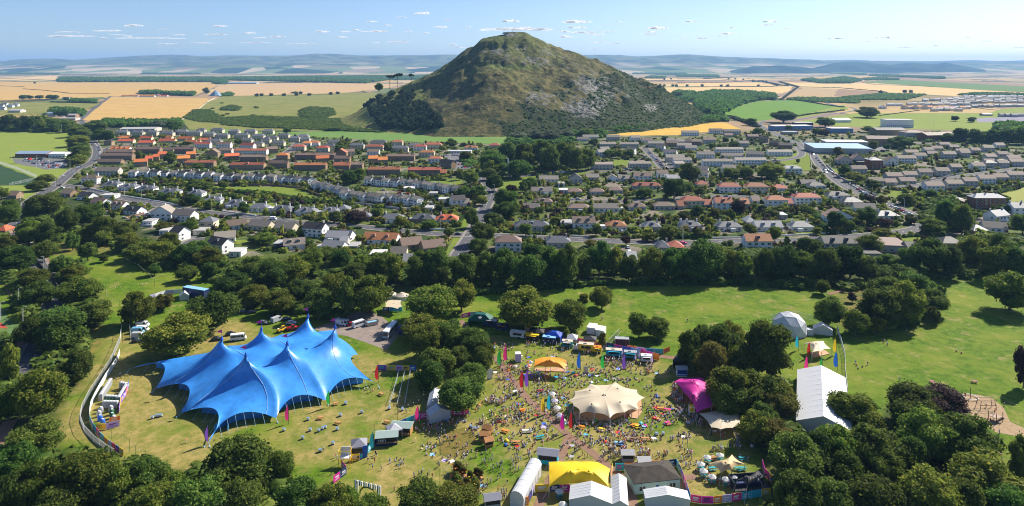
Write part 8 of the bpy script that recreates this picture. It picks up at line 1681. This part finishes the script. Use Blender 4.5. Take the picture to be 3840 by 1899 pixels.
# festoon lights
bulb=pm('bulb_glass',(.9,.85,.7),.3)
def festoon(label,t,pts,h=4.2,poles=True,marks=None):
    P=[W(t,*p) for p in pts]; o=P[0]; e=empty('festoon_string',o); tag(e,label,'string lights'); wire=MB(); bl=MB(); 
    for i,p in enumerate(P):
        q=p-o
        if poles: MB().tube([(q.x,q.y,0),(q.x,q.y,h+.1)],.06,5).build('pole',PAL['darkgreen'],e)
        if i:
            a=P[i-1]-o; L=(q-a).length; n=max(3,int(L/1.8)); prev=None
            for k in range(n+1):
                s=k/n; r=a.lerp(q,s); z=h-min(1.2,.05*L)*4*s*(1-s); c=(r.x,r.y,z)
                if prev: wire.tube([prev,c],.02,3,cap=False)
                prev=c
                if 0<k<n: bl.lathe([(0,z-.3),(.13,z-.18),(.08,z-.02),(0,z)],5,r.x,r.y)
    wire.build('wire',PAL['black'],e); b=bl.build('bulbs',bulb,e); b['kind']='stuff'
festoon('string lights zigzagging over the quiet left lawn','D',[(930,775),(1018,822),(1100,882),(1148,948),(965,990),(785,1010),(800,1085),(890,1110)])
festoon('string lights over the shaded food stalls','J',[(440,440),(560,320),(950,440),(1130,500),(1560,540),(2020,640),(2300,690)])
festoon('string lights over the lawn beside the meadow patch','N',[(1225,690),(1240,440),(1430,330),(1700,420)]); festoon('string lights in the lower left lawn','O',[(400,1010),(620,1160),(700,1240),(820,1300)],3.6); festoon('string lights above the drum tables','N',[(465,500),(730,300),(1030,170),(1035,20)]); festoon('string lights across the crowded lower lawn','M',[(375,700),(890,495),(1000,660),(1480,700)])
festoon('string lights from the bottom lawn post to the flower ring','N',[(1215,1030),(1345,990)]); 
# garden walls
def gwall(label,t,pts,m,h=1.0,name='garden_wall'):
    P=[Vector(W(t,*p).xy) for p in pts]; o=P[0]; mb=MB()
    for a,b in zip(P,P[1:]):
        d=(b-a).normalized(); n=Vector((-d.y,d.x))*.14; a_,b_=a-o,b-o
        mb.add([(*(a_-n),0),(*(b_-n),0),(*(b_+n),0),(*(a_+n),0),(*(a_-n),h),(*(b_-n),h),(*(b_+n),h),(*(a_+n),h)],[(0,1,5,4),(1,2,6,5),(2,3,7,6),(3,0,4,7),(4,5,6,7)])
    x=mb.build(name,m,None,False,(o.x,o.y,0)); tag(x,label,'wall')
wm=WC['w']; tw=pm('timber_fence',(.25,.15,.09))
gwall('white garden wall before the left avenue bungalows','D',[(670,218),(780,240),(900,268),(1100,300),(1320,338)],wm); gwall('white garden wall before the right avenue bungalows','D',[(1650,385),(1760,400),(1900,418)],wm); gwall('white wall by the avenue hedge','E',[(680,520),(850,525)],wm); gwall('white wall along the villa fronts, left part','E',[(1730,570),(1860,575)],wm)
gwall('long white wall below the white bungalows on the right','F',[(260,585),(590,580),(850,562),(1100,550),(1400,530)],wm,.9); gwall('timber fence below the staggered terrace','D',[(1180,168),(1370,175),(1580,195),(1780,192),(2050,195),(2240,215),(2360,265),(2576,300)],tw,1.8,'timber_fence'); gwall('grey wall below the lower white terrace','E',[(0,325),(190,335),(480,372),(590,362),(1000,372)],WC['g'],1.6); gwall('timber fence beside the triangular green','E',[(775,650),(835,580)],tw,1.8,'timber_fence')
gwall('field wall between the wheat and the pasture','A',[(1345,898),(1480,810),(1548,756),(1600,728)],WC['g'],1.5,'field_wall'); gwall('stone wall along the curving road','F',[(1110,40),(1190,120),(1300,190),(1480,270)],WC['g'],1.6); gwall('dark wall along the left road cutting','D',[(215,690),(300,790),(400,900),(460,1010),(480,1120)],WC['k'],1.4)
gwall('stone wall by the estate road','C',[(985,1140),(1000,1268)],WC['g'],1.2); gwall('pale walls of the split-level rows','F',[(1580,178),(1720,182),(1960,140),(2150,95),(2400,65)],WC['g'],1.5); gwall('white wall near the boxy house','D',[(1050,490),(1130,500)],wm,1.5); gwall('timber fence round the chalet drive','D',[(930,440),(1070,405)],tw,1.6,'timber_fence')
landmarks('park','''G 1500 400 big blue tent
G 760 520 toilet compound
G 600 640 outer left fence
G 1620 110 white minibus
D 900 900 quiet left lawn
D 1440 970 long navy container
D 130 560 curved left road
G 20 60 tennis court
E 430 1060 yurts
E 1050 1190 first aid tent
E 1960 1110 lone lawn tree
E 1900 930 long park hedge
F 860 1220 white dome
I 1000 550 big white marquee
I 950 190 small cream dome-side tent
I 2050 600 playground woodchip
I 90 500 magenta tent
I 320 980 tan star tent
I 530 1090 black tent
H 820 830 meadow patch
H 680 640 small gabled tent
H 350 780 green-roofed bar huts
H 1450 300 orange tent
H 1280 1100 barrel-roofed tent
H 1830 540 large cream tent
H 1650 1060 yellow tent
H 900 1110 flower planters
H 1860 230 blue trailers
H 1350 110 shaded food stalls
H 2160 1110 green pavilion
G 1000 900 lower left lawn
G 2100 750 drum tables
G 650 820 purple banner fence
H 360 60 parked coach
I 2440 100 right lawn
I 1380 690 table tennis table
F 2430 1000 drooping lawn tree
F 1430 950 scrubby bank
D 2300 700 avenue back gardens
E 860 650 triangular green
F 1430 620 weeping willow''')
landmarks('fair','''G 1500 600 big blue tent
G 780 520 toilet compound
H 820 860 meadow patch
H 680 640 small gabled tent
H 350 780 bar huts
H 130 900 grey gazebo
H 1450 300 orange tent
H 1340 380 letter sign
H 1280 1150 barrel-roofed tent
H 1440 960 bottle kiosk
H 1830 560 large cream tent
H 1650 1080 yellow tent
H 900 1110 flower ring
H 1880 240 blue trailers
H 1350 120 shaded food stalls
H 1680 200 yellow food truck
H 2160 1110 green pavilion
H 2090 980 pavilion fence
H 1540 760 path fork flags
H 1270 470 red path flag
H 1400 610 cyan flag
H 1120 300 green flag
H 1010 820 wooden sheds
H 1220 260 glass box
H 1640 310 blue flag
H 1940 320 violet flag
I 90 540 magenta tent
I 290 690 sand-coloured tent
I 320 990 tan star tent
I 530 1110 black tent
I 950 200 cream tent by dome
I 1000 600 big white marquee
I 2100 600 swing frame
I 1380 690 table tennis table
E 1050 1190 first aid tent
E 1960 1110 lone lawn tree
G 650 850 purple banner fence
G 1270 850 lower left lawn
G 1640 110 white minibus
H 400 60 parked coach
H 530 680 pink flag
H 1800 780 lawn below cream tent
H 2050 730 giant beanbags
H 1900 850 crowded lower lawn
D 1390 900 left lawn festoon
A 690 1150 tree-lined main road
A 300 1210 pitch car park
B 850 1200 shop car park
B 2330 1180 estate parking street
C 1480 1090 school car park
F 1620 370 curving car line
F 1150 160 curved high road
E 500 530 left avenue
E 1800 590 right avenue
E 1110 330 tree-lined street
F 400 270 upper villa street
C 980 1100 sports hall''')
finish_labels()
for o_ in bpy.data.objects:
    l_=o_.get('label')
    if l_ and len(l_.split())>16:
        for a_,b_ in ((' just ',' '),('gable-fronted ','gabled '),('two-storey ',''),(' light ',' '),('grey harled','grey'),(' roof ',' '),(' pale ',' ')):
            if len(l_.split())>16: l_=l_.replace(a_,b_)
        o_['label']=l_
        if len(l_.split())>16: print('LONG',l_)
